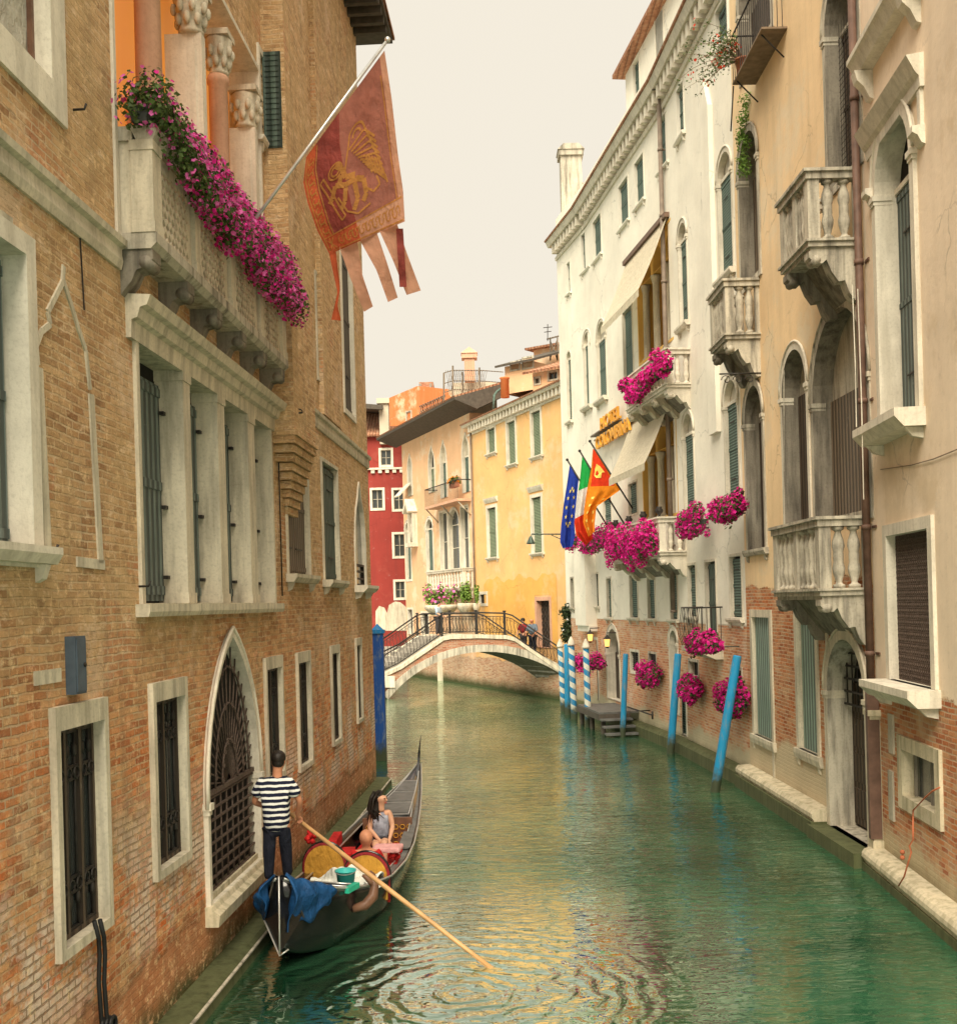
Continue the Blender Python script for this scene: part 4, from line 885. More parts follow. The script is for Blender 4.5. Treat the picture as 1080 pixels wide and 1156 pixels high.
# pilaster strip with capital beside the gate
u_ = R1.pix(987, 880, .08)[0]; zt_ = R1.pix(987, 803)[1]; zb_ = R1.pix(987, 950)[1]
q = MB(); q.bx(R1, u_-.10, u_+.10, zb_-.1, zt_-.1, -.02, .14); q.bx(R1, u_-.13, u_+.13, zt_-.1, zt_-.04, -.02, .17); q.bx(R1, u_-.16, u_+.16, zt_-.04, zt_+.05, -.02, .2); q.bx(R1, u_-.12, u_+.12, zt_-.35, zt_-.3, -.02, .155); q.bx(R1, u_-.13, u_+.13, zb_-.1, zb_+.12, -.02, .165); q.build('pilaster', 'ledge', b)
for x, yt, yb_ in ((1006, 806, 850), (1006, 870, 925)):
    uu, za = R1.pix(x, yt); zb2 = R1.pix(x, yb_)[1]; q = MB(); q.bx(R1, uu-.12, uu+.12, zb2, za, -.01, .03); q.build('quoin_block', 'stoneG', b)
up = R1.L-.12
q = MB(); q.tube([R1.pt(up, R1.pix(985, -60)[1], .11), R1.pt(up, R1.pix(996, 778)[1], .11)], .062, 10)
for zz in (14.6, 12.2, 9.6, 7.4, 5.4, 3.4): q.lathe(R1.pt(up, zz, .11), [(.078, 0), (.078, .08)], 10); q.bx(R1, up-.2, up+.02, zz+.02, zz+.06, .0, .02)
dp_ = q.build('drain_pipe', 'rust', b)
q = MB(); q.bx(R1, up-.10, up+.02, R1.pix(1001, 950)[1], R1.pix(998, 778)[1], .02, .2); q.build('pipe_guard', 'rust', b)
# wire along the wall
q = MB(); q.tube([R1.pt(*R1.pix(x, y), .02) for x, y in ((995, 700-170), (1030, 525), (1055, 518), (1085, 506))], .008, 4); q.build('wire', 'twig', b)
q = MB(); body(q, [R1], 8); q.build('wall', 'cream', b)
q = MB(); q.sweep(R1, -.1, R1.L-.05, [(-.3, -.9), (.26, -.9), (.26, .14), (.28, .17), (.31, .22), (.305, .28), (.27, .33), (.2, .36), (-.02, .37)]); kb = q.build('water_kerb', 'ledge', b)
q = MB(); q.sweep(R1, -.1, R1.L-.04, [(-.3, -.9), (.30, -.9), (.30, .12), (-.3, .125)]); q.build('kerb_foot', 'algae', b)
q = MB(); q.bx(R1, -.3, R1.L, 20.1, 20.35, -8, .5); q.build('eave', 'stoneW', b)
# rope
rp = [(1060, 889), (1052, 893), (1044, 900), (1030, 915), (1024, 935), (1024, 948), (1020, 955), (1022, 962), (1014, 990), (1008, 1000)]
q = MB(); q.tube([R1.pt(*R1.pix(x, y, .1 if y < 930 else .45), .1 if y < 930 else .38) for x, y in rp], .012, 6); 
for y in (962, 968): c = R1.pt(*R1.pix(1018, y, .46), .46); q.ball(c, .035, 8, 6)
o = q.build('rope', 'orangec', None); tag(o, 'frayed orange mooring rope hanging from the small square window', 'rope')
# ================================================================ R2 ochre palace with three balconies
b = ob_ = thing('ochre_palace', 'ochre plastered palace with three stone balconies and an arched water gate', 'building', (7, 21, 0))
def uYr(W, Y): return (Y-W.o.y)/W.t.y
def arched(W, xl, xr, yt, yb, **kw):
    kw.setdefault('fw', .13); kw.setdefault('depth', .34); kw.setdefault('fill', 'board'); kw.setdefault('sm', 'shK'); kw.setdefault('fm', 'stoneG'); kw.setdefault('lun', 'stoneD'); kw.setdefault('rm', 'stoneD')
    return window(b, W, xl, xr, yt, yb, 'round', **kw)
big, (bu0, bu1, bz0, bz1) = arched(R2, 919, 980, 345, 582, fw=.15, xb=950, lun='cream2' if 'cream2' in m else 'stoneG', sm='shN')
arched(R2, 885, 912, 393, 590, fm='stoneW', sm='shK', lun='stoneG')
arched(R2, 843, 862, 434, 620, sill=.14, sd=.12, sm='shK', lun='stoneG')
up_, (uu0, uu1, uz0, uz1) = arched(R2, 933, 970, -45, 200, fm='stoneG', fill='shutter' , sm='shK', fw=.13)
q = MB()
for i in range(26): zz = uz0+.1+i*.1; q.tube([R2.pt(uu0+.02, zz, -.2), R2.pt(uu1-.02, zz, -.2)], .005, 3)
for i in range(12): t_ = uu0+(uu1-uu0)*(i+.5)/12; q.tube([R2.pt(t_, uz0, -.2), R2.pt(t_, uz1-.6, -.2)], .005, 3)
q.build('wire_netting', 'iron', up_)
arched(R2, 835.5, 856, 146, 318, sm='shN', lun='stoneG')
arched(R2, 834, 870, -90, 62, sm='shK', depth=.3)
window(b, R2, 851, 870.5, 697, 832, fw=.17, depth=.10, fill='board', sm='shP', fm='stone', sill=.2, sd=.08, eb=0)
window(b, R2, 901, 922, 690, 848, fw=.14, depth=.12, fill='board', sm='shP', fm='stone', sill=.2, sd=.08, eb=0)
# gate
gt, (pu0, pu1, pz0, pz1) = window(b, R2, 939, 981, 722, 946, 'round', fw=.17, depth=.42, fill='dark', fm='stone', xb=965, name='water_gate', eb=0, pd=.08, rm='stoneG')
zsg = springz('round', pu0, pu1, pz0, pz1); zg = zsg-.25
q = MB(); d = -.25
for i in range(7): uu = pu0+(pu1-pu0)*(i+.5)/7; q.tube([R2.pt(uu, zg, d), R2.pt(uu, pz1-.05-abs(i-3)*.11, d)], .014, 5)
for i in range(5): zz = zg+i*(pz1-zg)/5.2; w_ = 0 if zz < zsg else (pu1-pu0)/2*(1-math.sqrt(max(0, 1-((zz-zsg)/((pu1-pu0)/2))**2))); q.bx(R2, pu0+w_, pu1-w_, zz-.018, zz+.018, d-.02, d+.02)
q.build('fan_grille', 'iron', gt)
q = MB()
for i in range(2):
    a = pu0+.03+i*(pu1-pu0)/2; c = a+(pu1-pu0)/2-.05; q.bx(R2, a, c, pz0+.05, zg-.05, -.41, -.36)
    for j in range(4): zz = pz0+.2+j*.62; q.bx(R2, a+.08, c-.08, zz, zz+.5, -.36, -.34)
q.build('door_leaves', 'shK', gt)
q = MB(); q.bx(R2, pu0-.3, pu1+.3, -.8, pz0-.008, -.5, .42); q.build('water_step', 'algae', gt)
# balconies
uA0, uA1 = R2.pix(978, 240)[0], None
Ynear = lambda W, px, py, d: W.pix(px, py, d)
pa = .85
ua = max(.06, R2.pix(914, 185, pa)[0]); ub = R2.pix(878.5, 232, pa)[0]; zr_ = R2.pix(914, 185, pa)[1]; zf_ = R2.pix(916, 265, pa)[1]
bA = balcony(b, R2, .10, ub, pa, zf_, zr_, 6, 2, corb=.8)
ua = R2.pix(817, 315, .75)[0]; ub = R2.pix(800, 338, .75)[0]; zrB = R2.pix(817, 315, .75)[1]; zfB = R2.pix(818, 377, .75)[1]
bB = balcony(b, R2, ua, min(ub, R2.L-.05), .75, zfB, zrB, 6, 2, corb=.75, mid=False)
ub = R2.pix(871, 596, .82)[0]; zrC = R2.pix(927, 582, .82)[1]; zfC = R2.pix(932, 664, .82)[1]
bC = balcony(b, R2, .10, ub, .82, zfC, zrC, 8, 2, corb=.75, br=.08)
# top iron balcony with plants
ut0, ut1 = R2.pix(862, 30, .45)[0], R2.pix(829, 95, .45)[0]; zt_ = R2.pix(830, 92, .45)[1]
q = MB(); q.bx(R2, ut0, ut1, zt_-.04, zt_, -.02, .5); ib = q.build('iron_balcony', 'twig', b)
q = MB(); q.tube([R2.pt(ut0, zt_+1, 0), R2.pt(ut0, zt_+1, .48), R2.pt(ut1, zt_+1, .48), R2.pt(ut1, zt_+1, 0)], .02, 5)
for i in range(16): uu = ut0+(ut1-ut0)*i/15; q.tube([R2.pt(uu, zt_, .48), R2.pt(uu, zt_+1, .48)], .009, 4)
for i in range(1, 5):
    for uu in (ut0, ut1): q.tube([R2.pt(uu, zt_, .48*i/5), R2.pt(uu, zt_+1, .48*i/5)], .009, 4)
q.build('railing', 'iron', ib)
for uu in (ut0+.2, ut1-.2):
    q = MB(); q.tube([R2.pt(uu, zt_-.05, .45), R2.pt(uu, zt_-.5, .02)], .016, 5); q.build('strut', 'iron', ib)
q = MB(); q.tube([R2.pt(ut1, zt_-.06, .48), R2.pt(ut1+.05, zt_-1.0, .55)], .016, 5); q.build('hanging_rod', 'iron', ib)
tp = R2.pt(ut1-.2, zt_+.3, .75)
pl = thing('potted_shrub', 'straggly twiggy shrub with few red flowers on the high iron balcony', 'plant', tuple(tp))
q = MB(); q.lathe(R2.pt(ut1-.4, zt_+.0, .35), [(.14, 0), (.19, .3), (.21, .3), (.18, .27)], 12); q.build('pot', 'terra', pl)
q = MB()
for i in range(26):
    s0 = R2.pt(ut1-.4, zt_+.3, .35); pts = [s0]; dv = Vector((-.5-rng.random()*.5, .3*rng.normal(), .5+.35*rng.normal()))
    for j in range(5): pts.append(pts[-1]+dv*.22); dv = dv+Vector((rng.normal()*.15, rng.normal()*.15, -.24+.15*rng.normal()))
    q.tube(pts, [.012, .010, .008, .006, .005, .003], 4)
    if i == 0: ends = []
    ends += pts[2:]
q.build('stems', 'twig', pl)
scatter('foliage', 'leaf', pl, [(e, (.12, .12, .12)) for e in ends], 900, .05, .2, 1.2, .0)
scatter('blossoms', 'redc' if 0 else 'flagR', pl, [(e, (.12, .12, .12)) for e in ends[::7]], 60, .06, .3, 1., .5, True)
cr = thing('creeper', 'yellowing creeper growing on the ochre wall under the high iron balcony', 'plant', tuple(R2.pt(ut1-.9, zt_-1.6, .05)))
cu_ = R2.pix(842, 120)[0]
scatter('foliage', 'leafB', cr, [(R2.pt(cu_+.15*rng.normal(), zt_-.15-.28*i, .08), (.16, .22, .2)) for i in range(6)], 900, .06, .2, 1.2, .1)
# wrought sign bracket below the middle balcony
u_, z_ = R2.pix(880, 400, .1); q = MB(); e = R2.pt(R2.pix(858, 402)[0], z_, 0); q.tube([e, e+R2.n*.9], .018, 5)
for j in range(3): c = e+R2.n*(.25+.25*j)-Vector((0, 0, .13)); q.tube([c+R2.n*(.11*math.cos(t)*(1-t/9))+Vector((0, 0, .11*math.sin(t)*(1-t/9))) for t in np.linspace(0, 6.5, 16)], .012, 4)
q.build('scroll_bracket', 'iron', b)
q = MB(); q.tube([R2.pt(R2.pix(886, 400)[0], R2.pix(886, 400)[1], .03), R2.pt(R2.pix(886, 580)[0]-.0, R2.pix(886, 580)[1], .03)], .012, 4); q.build('cable', 'stoneG', b)
for x, y, L_ in ((962, 340, 1.9), (968, 345, 2.9)):
    u_, z_ = R2.pix(x, y, .5); q = MB(); q.tube([R2.pt(u_, z_+.25, .5), R2.pt(u_-.03, z_-L_*.5, .5), R2.pt(u_+.05, z_-L_, .48)], .009, 4); q.build('cord', 'stoneW', b)
for px, w_ in ((872, .05), (936, .06)):
    q = MB(); uu = R2.pix(px, 800)[0]; q.bx(R2, uu-w_, uu+w_, .5, R2.pix(px, 700)[1], -.01, .03); q.build('stone_strip', 'stone', b)
q = MB(); body(q, [R2], 8); q.build('wall', 'ochre', b)
q = MB(); 
for a, c in ((pu1+.22, R2.L+.05),):
    q.sweep(R2, a, c, [(-.3, -.9), (.34, -.9), (.30, .30), (.34, .35), (.34, .42), (.28, .49), (-.02, .51)]); q.build('water_kerb', 'ledge', b)
    q = MB(); q.sweep(R2, a-.02, c, [(-.3, -.9), (.37, -.9), (.37, .28), (-.3, .28)]); q.build('kerb_foot', 'algae', b)
q = MB(); q.bx(R2, -.05, R2.L+.05, 20.9, 21.15, -8, .5); q.build('eave', 'stoneW', b)
# ================================================================ WHITE HOTEL
b = ht = thing('hotel', 'tall white hotel with awnings and magenta flowers on the right bank', 'building', (6, 36, 0))
def hw(W, xl, xr, yt, yb, kind='rect', **kw):
    kw.setdefault('fw', .07); kw.setdefault('depth', .14); kw.setdefault('fill', 'shutter'); kw.setdefault('sm', 'shT'); kw.setdefault('fm', 'whiteP'); kw.setdefault('pd', .02)
    return window(b, W, xl, xr, yt, yb, kind, **kw)
ar = dict(kind='round', fm='stoneW', fw=.10, sill=.14, sd=.16, lun='stoneG')
hw(H1, 808, 821, 2, 56, sill=.1); hw(H1, 764, 771.5, 96, 156, sill=.1)
hw(H1, 811, 826, 170, 312, **ar); hw(H1, 766.5, 775.5, 250, 368, **ar); hw(H1, 818.5, 833, 428, 562, **ar); hw(H1, 771.5, 783, 466, 584, **ar)
hw(H1, 777, 785.5, 638, 696, sill=.1, fm='stoneW'); hw(H1, 824, 837, 628, 697, sill=.12, fm='stoneW')
dr_, (du0, du1, dz0, dz1) = hw(H1, 797, 808.5, 634, 730, fm='stoneW', sm='shG', eb=0)
hw(H1, 825, 837, 756, 772, fill='dark', fw=.08, fm='stoneG', depth=.15)
hw(H1, 778, 788, 747, 763, fill='dark', fw=.08, fm='stoneG', depth=.15)
wd_, _ = hw(H1, 766.5, 774.5, 775, 829, fill='board', sm='shT', fm='stoneW', eb=0, fw=.1, name='water_door')
# -- top floor pairs
for xl, xr, yt, yb in ((743, 753.5, 131, 190), (716.5, 726.5, 178, 231), (698.5, 709, 204, 255)): hw(H2, xl, xr, yt, yb, sill=.08, sd=.1)
for xl, xr, yt, yb in ((669.5, 678.5, 245, 292),): hw(H2, xl, xr, yt, yb, sill=.08, sd=.1)
for xl, xr, yt, yb in ((656.5, 665, 261, 305), (633.8+9, 637.5+10.5, 0, 0)):
    if yt: hw(H3, xl, xr, yt, yb, sill=.08, sd=.1)
hw(H2, 674.5, 684, 362, 451, kind='round', fm='stoneW', fw=.08, sill=.16, sd=.2, lun='stoneG'); hw(H3, 659.5, 667.2, 374, 459, kind='round', fm='stoneW', fw=.08, sill=.16, sd=.2, lun='stoneG')
hw(H3, 640.5, 645, 396, 476, kind='round', fm='stoneW', fw=.06, sill=.12, sd=.15, lun='stoneG'); hw(H3, 640, 643.5, 296, 332, sill=.07, sd=.1)
hw(H2, 703.5, 714, 348, 429, fm='stoneW'); hw(H2, 709.5, 719, 545, 580, fm='stoneW'); hw(H2, 681, 690, 562, 601, fm='stoneW')
for xl, xr, yt, yb in ((756.5, 764, 641, 699), (731, 739, 648, 698), (711, 719.5, 649, 697), (685, 690, 653, 697), (669.5, 675.5, 648, 684)): hw(H2, xl, xr, yt, yb, sill=.1, sd=.12, fm='stoneW')
hw(H3, 644.5, 647.5, 653, 686, sill=.08, sd=.1, fm='stoneG')
hw(H2, 712, 721, 736, 758, fill='dark', fw=.09, fm='stoneW', depth=.15, grille=(4, 1)); hw(H2, 732.5, 740.5, 738, 751, fill='dark', fw=.07, fm='stoneG', depth=.15, grille=(4, 1))
en, _ = hw(H2, 685.5, 699, 710, 790, 'round', fw=.15, depth=.35, fill='board', sm='shK', fm='stoneW', eb=0, name='entrance', lun='glass')
hw(H2, 757, 764.8, 712, 806, 'round', fw=.12, depth=.3, fill='dark', fm='stoneW', eb=0, name='entrance')
hw(H2, 668.5, 675, 722, 789, 'rect', fw=.10, depth=.35, fill='glassL', sm='stoneW', fm='stoneW', eb=0, name='entrance', bars=(1, 1))
# -- loggias behind awnings, their orange light put into the plaster colour
def loggia(xl, xr, yt, yb, n=3):
    u0, u1, z0, z1 = opening(H2, xl, xr, yt, yb); H2.holes.append(outline('rect', u0, u1, z0, z1, .04)); q = MB()
    ring(q, H2, outline('rect', u0, u1, z0, z1), outline('rect', u0, u1, z0, z1, .08), .02, .9); lo = q.build('loggia', 'gold', b)
    q = MB(); face(q, H2, outline('rect', u0, u1, z0, z1), -.895); q.build('back_wall', 'gold', lo)
    hs = []; w = (u1-u0)/n
    zsp = z1-.25-w*.42
    for i in range(n):
        a, c = u0+w*i+.14, u0+w*(i+1)-.14; hs.append(outline('round', a, c, zsp-.1, z1-.2)); q = MB()
        q.bx(H2, a+.05, c-.05, z0+.02, zsp+.1, -.885, -.86); q.build('door_panel', ['shK', 'glassL', 'wood2'][i % 3], lo)
    q = MB(); outer = [(u0+.01, zsp-.12), (u1-.01, zsp-.12), (u1-.01, z1-.01), (u0+.01, z1-.01)]
    hs = [[(x, max(z, zsp-.11)) for x, z in h] for h in hs]
    loops = [[Vector((x, z, 0)) for x, z in l] for l in [outer]+hs]; tri = [tuple(t) for t in tessellate_polygon(loops)]; fl = [p for l in loops for p in l]
    for dd in (-.10, -.34): q.add([H2.pt(p.x, p.y, dd) for p in fl], tri)
    for h in hs: nn = len(h); q.add([H2.pt(x, z, -.10) for x, z in h]+[H2.pt(x, z, -.34) for x, z in h], [(j, (j+1) % nn, (j+1) % nn+nn, j+nn) for j in range(nn)])
    q.build('arcade', 'gold', lo, normals=False)
    for i in range(n+1):
        cu = min(max(u0+w*i, u0+.12), u1-.12); q = MB(); q.lathe(H2.pt(cu, z0, -.22), [(.16, 0), (.16, .1), (.11, .16), (.105, zsp-z0-.36), (.12, zsp-z0-.32), (.15, zsp-z0-.2), (.17, zsp-z0-.12)], 12); q.build('column', 'stone', lo)
    return u0, u1, z0, z1
L1 = loggia(720, 760.5, 268, 396); L2 = loggia(726, 764.3, 474, 584)
def awning(xr_, yt_, xl_, yl_, drop, proj, label):
    uR, zt = H2.pix(xr_, yt_); uL = H2.pix(xl_, yl_)[0]; zt2 = H2.pix(xl_, yl_)[1]; zt = (zt+zt2)/2
    q = MB(); q.grid(lambda s, t: H2.pt(uL+(uR-uL)*s, zt-drop*t-.10*math.sin(PI*t), .06+proj*t), 12, 12)
    t_ = q.build('awning', 'awn', b, normals=False)
    q = MB(); q.bx(H2, min(uL, uR)-.05, max(uL, uR)+.05, zt-.04, zt+.1, .0, .16); q.build('casing', 'awnrod', t_)
    q = MB(); q.grid(lambda s, t: H2.pt(uL+(uR-uL)*s, zt-drop-.22*t, .06+proj+.01*math.sin(40*s)), 30, 2); q.build('valance', 'awn', t_, normals=False)
awning(755, 242, 708, 300, 2.1, .9, 0); awning(758, 449, 714, 478, 1.85, .8, 0)
# -- two hotel balconies
def hbal(xl, xr, yf, yr, proj, nf):
    ua, za = H2.pix(xr, yf, proj); ub, _ = H2.pix(xl, yf, proj); zr = H2.pix(xr, yr, proj)[1]; zf = za
    return balcony(b, H2, min(ua, ub), max(ua, ub), proj, zf, zr, nf, 2, mat='stoneW', corb=.55, ncorb=4, br=.06, mid=False, carved='stone'), min(ua, ub), max(ua, ub), zf, zr
b1, p0_, p1_, q0_, q1_ = hbal(706, 752, 432, 392, .8, 12)
b2, r0_, r1_, s0_, s1_ = hbal(690, 744, 622, 583, .85, 14)
# black iron vases/brackets on the lower rail
for i in range(4):
    uu = r0_+.25+(r1_-r0_-.5)*i/3; q = MB(); q.lathe(H2.pt(uu, s1_, .75), [(.05, 0), (.03, .06), (.10, .15), (.12, .2), (.07, .26), (.09, .30)], 8); q.build('iron_finial', 'iron', b2)
# -- downpipes, flues, bay
pipe(b, H2, 752, 80, 765, 690, .07, 'pipe', .12, u=.15)
u_, zt_ = H1.pix(799, 125); q = MB(); zz0 = H1.pix(790, 500)[1]; q.prism(H1, [(u_-.35, zz0), (u_+.35, zz0), (u_+.35, zt_), (u_, zt_+.7), (u_-.35, zt_)], -.02, .12); fl_ = q.build('chimney_flue', 'whiteP', b)
uu0, uu1 = H3.pix(662, 680, .4)[0], H3.pix(650, 680, .4)[0]; zb_, zt_ = H3.pix(655, 706, .4)[1], H3.pix(655, 612, .4)[1]
q = MB(); q.bx(H3, uu0, uu1, zb_, zt_-.25, -.02, .45); q.sweep(H3, uu0, uu1, [(-.02, zt_-.25), (.45, zt_-.25), (.1, zt_+.5), (-.02, zt_+.5)]); q.bx(H3, uu0-.06, uu1+.06, zb_-.22, zb_, -.02, .35); bay = q.build('bay', 'whiteP', b)
# -- cornice with dentils along all hotel faces
zc = H2.pix(701, 147, .4)[1]
for W in (H1, H2, H3):
    q = MB(); q.sweep(W, -.02, W.L+.02, [(-.02, zc-.75), (.06, zc-.75), (.08, zc-.62), (.02, zc-.6), (-.02, zc-.6)]); q.sweep(W, -.03, W.L+.03, [(-.02, zc-.22), (.36, zc-.22), (.42, zc-.1), (.46, zc), (-.02, zc)])
    for i in range(int(W.L/.42)): uu = .1+i*.42; q.bx(W, uu, uu+.2, zc-.58, zc-.222, -.02, .3)
    q.build('cornice', 'cornst' if 'cornst' in m else 'stoneW', b)
    q = MB(); q.sweep(W, -.03, W.L+.03, [(.5, zc+.002), (.52, zc+.06), (-3, zc+1.1), (-3, zc+.9), (-.1, zc+.01)]); q.build('roof', 'tiles', b)
# attic storey set back behind the cornice
ax0, ax1 = H2.pix(706, 100, -1.2)[0], -3.0
at = Fr((H2.pt(ax1, 0, -1.2).x, H2.pt(ax1, 0, -1.2).y), (H2.pt(ax0, 0, -1.2).x, H2.pt(ax0, 0, -1.2).y), (-1, 0), zc-.3, zc+4.2)
A_ = thing_at = b
for xl, xr, yt, yb in ((739.5, 748.5, 12, 62), (714.5, 721.5, 66, 112)): window(b, at, xl, xr, yt, yb, fw=.07, depth=.15, sm='shT', fm='whiteP', pd=.02)
q = MB(); body(q, [at], 5); q.build('attic_wall', 'whiteP', b); q = MB(); q.bx(at, -.3, at.L+.35, at.zt+.001, at.zt+.14, -5, .4); q.build('attic_roof', 'tiles', b)
# chimney
YC = 45.6; c0 = P(634, 232, YC); c1 = P(656, 172, YC); q = MB(); q.box(c0.x, c1.x, YC, YC+.7, c0.z-1.5, c1.z-.1); q.box(c0.x-.08, c1.x+.08, YC-.08, YC+.78, c1.z-.1, c1.z+.12); q.prism(Fr((c0.x-.12, YC-.12), (c1.x+.12, YC-.12), (0, -1)), [(0, c1.z+.12), (c1.x-c0.x+.24, c1.z+.12), (c1.x-c0.x, c1.z+.35), (.24, c1.z+.35)], 0, -.95)
q.box(c1.x, c1.x+.28, YC+.1, YC+.5, c0.z-1.5, P(658, 205, YC).z); q.build('chimney', 'stoneG', b)
q = MB(); body(q, [H1, H2, H3], 9); q.build('wall', 'white', b)
for W in (H1, H2, H3):
    q = MB(); q.sweep(W, -.02, W.L+.02, [(-.3, -.9), (.30, -.9), (.30, .3), (.22, .38), (-.02, .4)]); q.build('water_kerb', 'algae', b)
# -- sign letters
def sign(txt, xl, xr, yb_l, yt_l, W, d=.22):
    ul, zl = W.pix(xl, yb_l, d); ur, zr = W.pix(xr, yb_l, d); h = W.pix(xl, yt_l, d)[1]-zl
    cu = bpy.data.curves.new('t', 'FONT'); cu.body = txt; cu.extrude = .035; cu.offset = .012; cu.bevel_depth = .006; to = bpy.data.objects.new('t', cu); COL.objects.link(to)
    dg = bpy.context.evaluated_depsgraph_get(); me = bpy.data.meshes.new_from_object(to.evaluated_get(dg)); bpy.data.objects.remove(to)
    v = np.empty(len(me.vertices)*3); me.vertices.foreach_get('co', v); v = v.reshape(-1, 3); v[:, 0] -= v[:, 0].min(); v[:, 1] -= 0; sx = abs(ur-ul)/v[:, 0].max(); sy = h/v[:, 1].max()
    s_ = 1 if ur > ul else -1; V = [W.pt(ul+s_*x*sx, zl+y*sy, d+z) for x, y, z in v]; q = MB(); q.add(V, [tuple(p.vertices) for p in me.polygons]); return q
sg = thing('hotel_sign', 'gilded hotel name letters in two lines on the white facade', 'sign', tuple(H2.pt(*H2.pix(690, 500), .15)))
q = sign('HOTEL', 678, 700.5, 486, 472, H2); q.build('upper_line', 'letters', sg)
q = sign('COLOMBINA', 673, 712, 508, 494, H2); q.build('lower_line', 'letters', sg)
for (xa, ya, xb_, yb2) in ((673, 492, 702, 475), (677, 494, 713, 478)):
    q = MB(); a = H2.pix(xa, ya); c = H2.pix(xb_, yb2); zz = H2.pix((xa+xb_)/2, (ya+yb2)/2)[1]; q.bx(H2, min(a[0], c[0]), max(a[0], c[0]), zz-.03, zz+.02, -.01, .24); q.build('mounting_rail', 'pipe', sg)
# -- small iron balcony and door flowers
zz = H1.pix(800, 733, .6)[1]; za = du0-.5; zb2 = du1+.35
q = MB(); q.sweep(H1, za, zb2, [(-.02, zz-.3), (.2, zz-.3), (.6, zz-.12), (.62, zz), (-.02, zz)]); sb = q.build('small_balcony', 'stone', b)
q = MB(); zt_ = zz+1.0; q.tube([H1.pt(za, zt_, 0), H1.pt(za, zt_, .58), H1.pt(zb2, zt_, .58), H1.pt(zb2, zt_, 0)], .02, 5)
for i in range(12): uu = za+(zb2-za)*i/11; q.tube([H1.pt(uu, zz, .64-.06*(1)), H1.pt(uu, zz+.3, .68), H1.pt(uu, zt_, .58)], .011, 4)
for uu in (za, zb2):
    for i in range(5): q.tube([H1.pt(uu, zz, .58*i/5+.05), H1.pt(uu, zt_, .58*i/5+.05)], .011, 4)
q.build('railing', 'iron', sb)
# lanterns by the entrance
for px, py in ((666, 720), (685, 726)):
    u_, z_ = H2.pix(px, py, .35); c = H2.pt(u_, z_, .35); q = MB(); q.lathe(c, [(.07, -.12), (.10, .12), (.10, .14)], 6, smooth=False); ln = q.build('lantern', 'lamp', b)
    q = MB(); q.lathe(c, [(.15, .14), (.05, .24), (.02, .30)], 6, smooth=False); q.lathe(c, [(.04, -.18), (.075, -.12)], 6); q.tube([c+Vector((0, 0, .28)), c+Vector((0, 0, .36))]+[H2.pt(u_, z_+.36, 0)], .02, 5); q.build('lantern_frame', 'iron', ln)
# ---------------------------------------------------------------- magenta flower boxes
def fbx(label, W, xl, xr, yt, yb, d, n=2600, group='magenta flower boxes on the hotel', nb_frac=.62, box=True):
    ua, za = W.pix(xl, yt, d); ub, zb_ = W.pix(xr, yb, d); u0, u1 = min(ua, ub), max(ua, ub); zt = max(za, W.pix(xr, yt, d)[1]); zl = min(zb_, W.pix(xl, yb, d)[1])
    zt = W.pix((xl+xr)/2, yt, d)[1]; zl = W.pix((xl+xr)/2, yb, d)[1]; h = zt-zl; L_ = u1-u0; k_ = max(3, int(L_/.3)); bl = []
    for i in range(k_):
        t_ = (i+.5)/k_; uu = u0+L_*t_; e = math.sin(PI*t_)**.5; ww = L_/k_*.62
        bl.append((W.pt(uu, zl+h*(.62+.08*rng.normal()), d), (max(.11, ww), max(.11, ww), h*(.20+.16*rng.random())*(.7+.35*e))))
        bl.append((W.pt(uu, zl+h*.34*(1+.3*(1-e)), d+.06), (max(.09, ww*.75), max(.09, ww*.75), h*(.16+.18*rng.random())*(.7+.3*e))))
    for _ in range(k_+2):   # trailing stems and stray shoots
        t_ = rng.random(); r0 = .05+.07*rng.random(); bl.append((W.pt(u0+L_*t_, zl+h*(.12+.76*rng.random()), d+.06*rng.normal()), (r0, r0, r0*1.6)))
    bx_ = None
    if box:
        def bx_():
            q = MB(); q.bx(W, u0+.08, u1-.08, zl+h*.35, zl+h*.55, max(.01, d-.14), d+.08); q.bx(W, (u0+u1)/2-.02, (u0+u1)/2+.02, zl+h*.36, zl+h*.4, -.01, d); return q
    t = flowers(label, 'flower box', bl, int(n*.5), int(n*nb_frac*.75), .08, .075, 'mag', 'leaf', bx_, group, name='flower_box', boxname='box')
    return t
def fbar(label, W, pxl, pxr, yl, yr, th, d, n=2600):
    """sloping run along a rail at a constant height"""
    ua, za = W.pix(pxl, yl, d); ub, zb_ = W.pix(pxr, yr, d); zc_ = (za+zb_)/2; bl = []
    k_ = max(4, int(abs(ub-ua)/.22))
    for i in range(k_+1):
        uu = ua+(ub-ua)*i/k_; bl.append((W.pt(uu, zc_+.14*rng.normal(), d), (.17, .19, th*(.65+.35*rng.random()))))
    def bx_():
        q = MB(); q.bx(W, min(ua, ub)+.05, max(ua, ub)-.05, zc_-.14, zc_+.06, d-.2, d-.02); return q
    return flowers(label, 'flower box', bl, int(n*.4), int(n*.7), .08, .085, 'mag', 'leaf', bx_, 'magenta flower boxes on the hotel', name='flower_box', boxname='box')
fbar('long magenta flower box on the upper hotel balcony beside the sign', H2, 704, 752, 443, 415, .25, .95, 2600)
fbar('widest magenta flower box, on the lower hotel balcony', H2, 688, 736, 616, 612, .48, 1.0, 3600)
fbx('magenta flower box on the lower balcony rail behind the flag poles', H2, 683, 699, 590, 622, .6, 1600)
fbx('magenta flower box behind the green white and red flag', H2, 656, 680, 600, 627, .45, 2200)
fbx('small magenta flower box at the far hotel corner behind the blue flag', H3, 640, 652, 602, 622, .4, 1200)
fbx('magenta flower box under the arched window left of the round one', H1, 769, 792, 570, 612, .45, 2600)
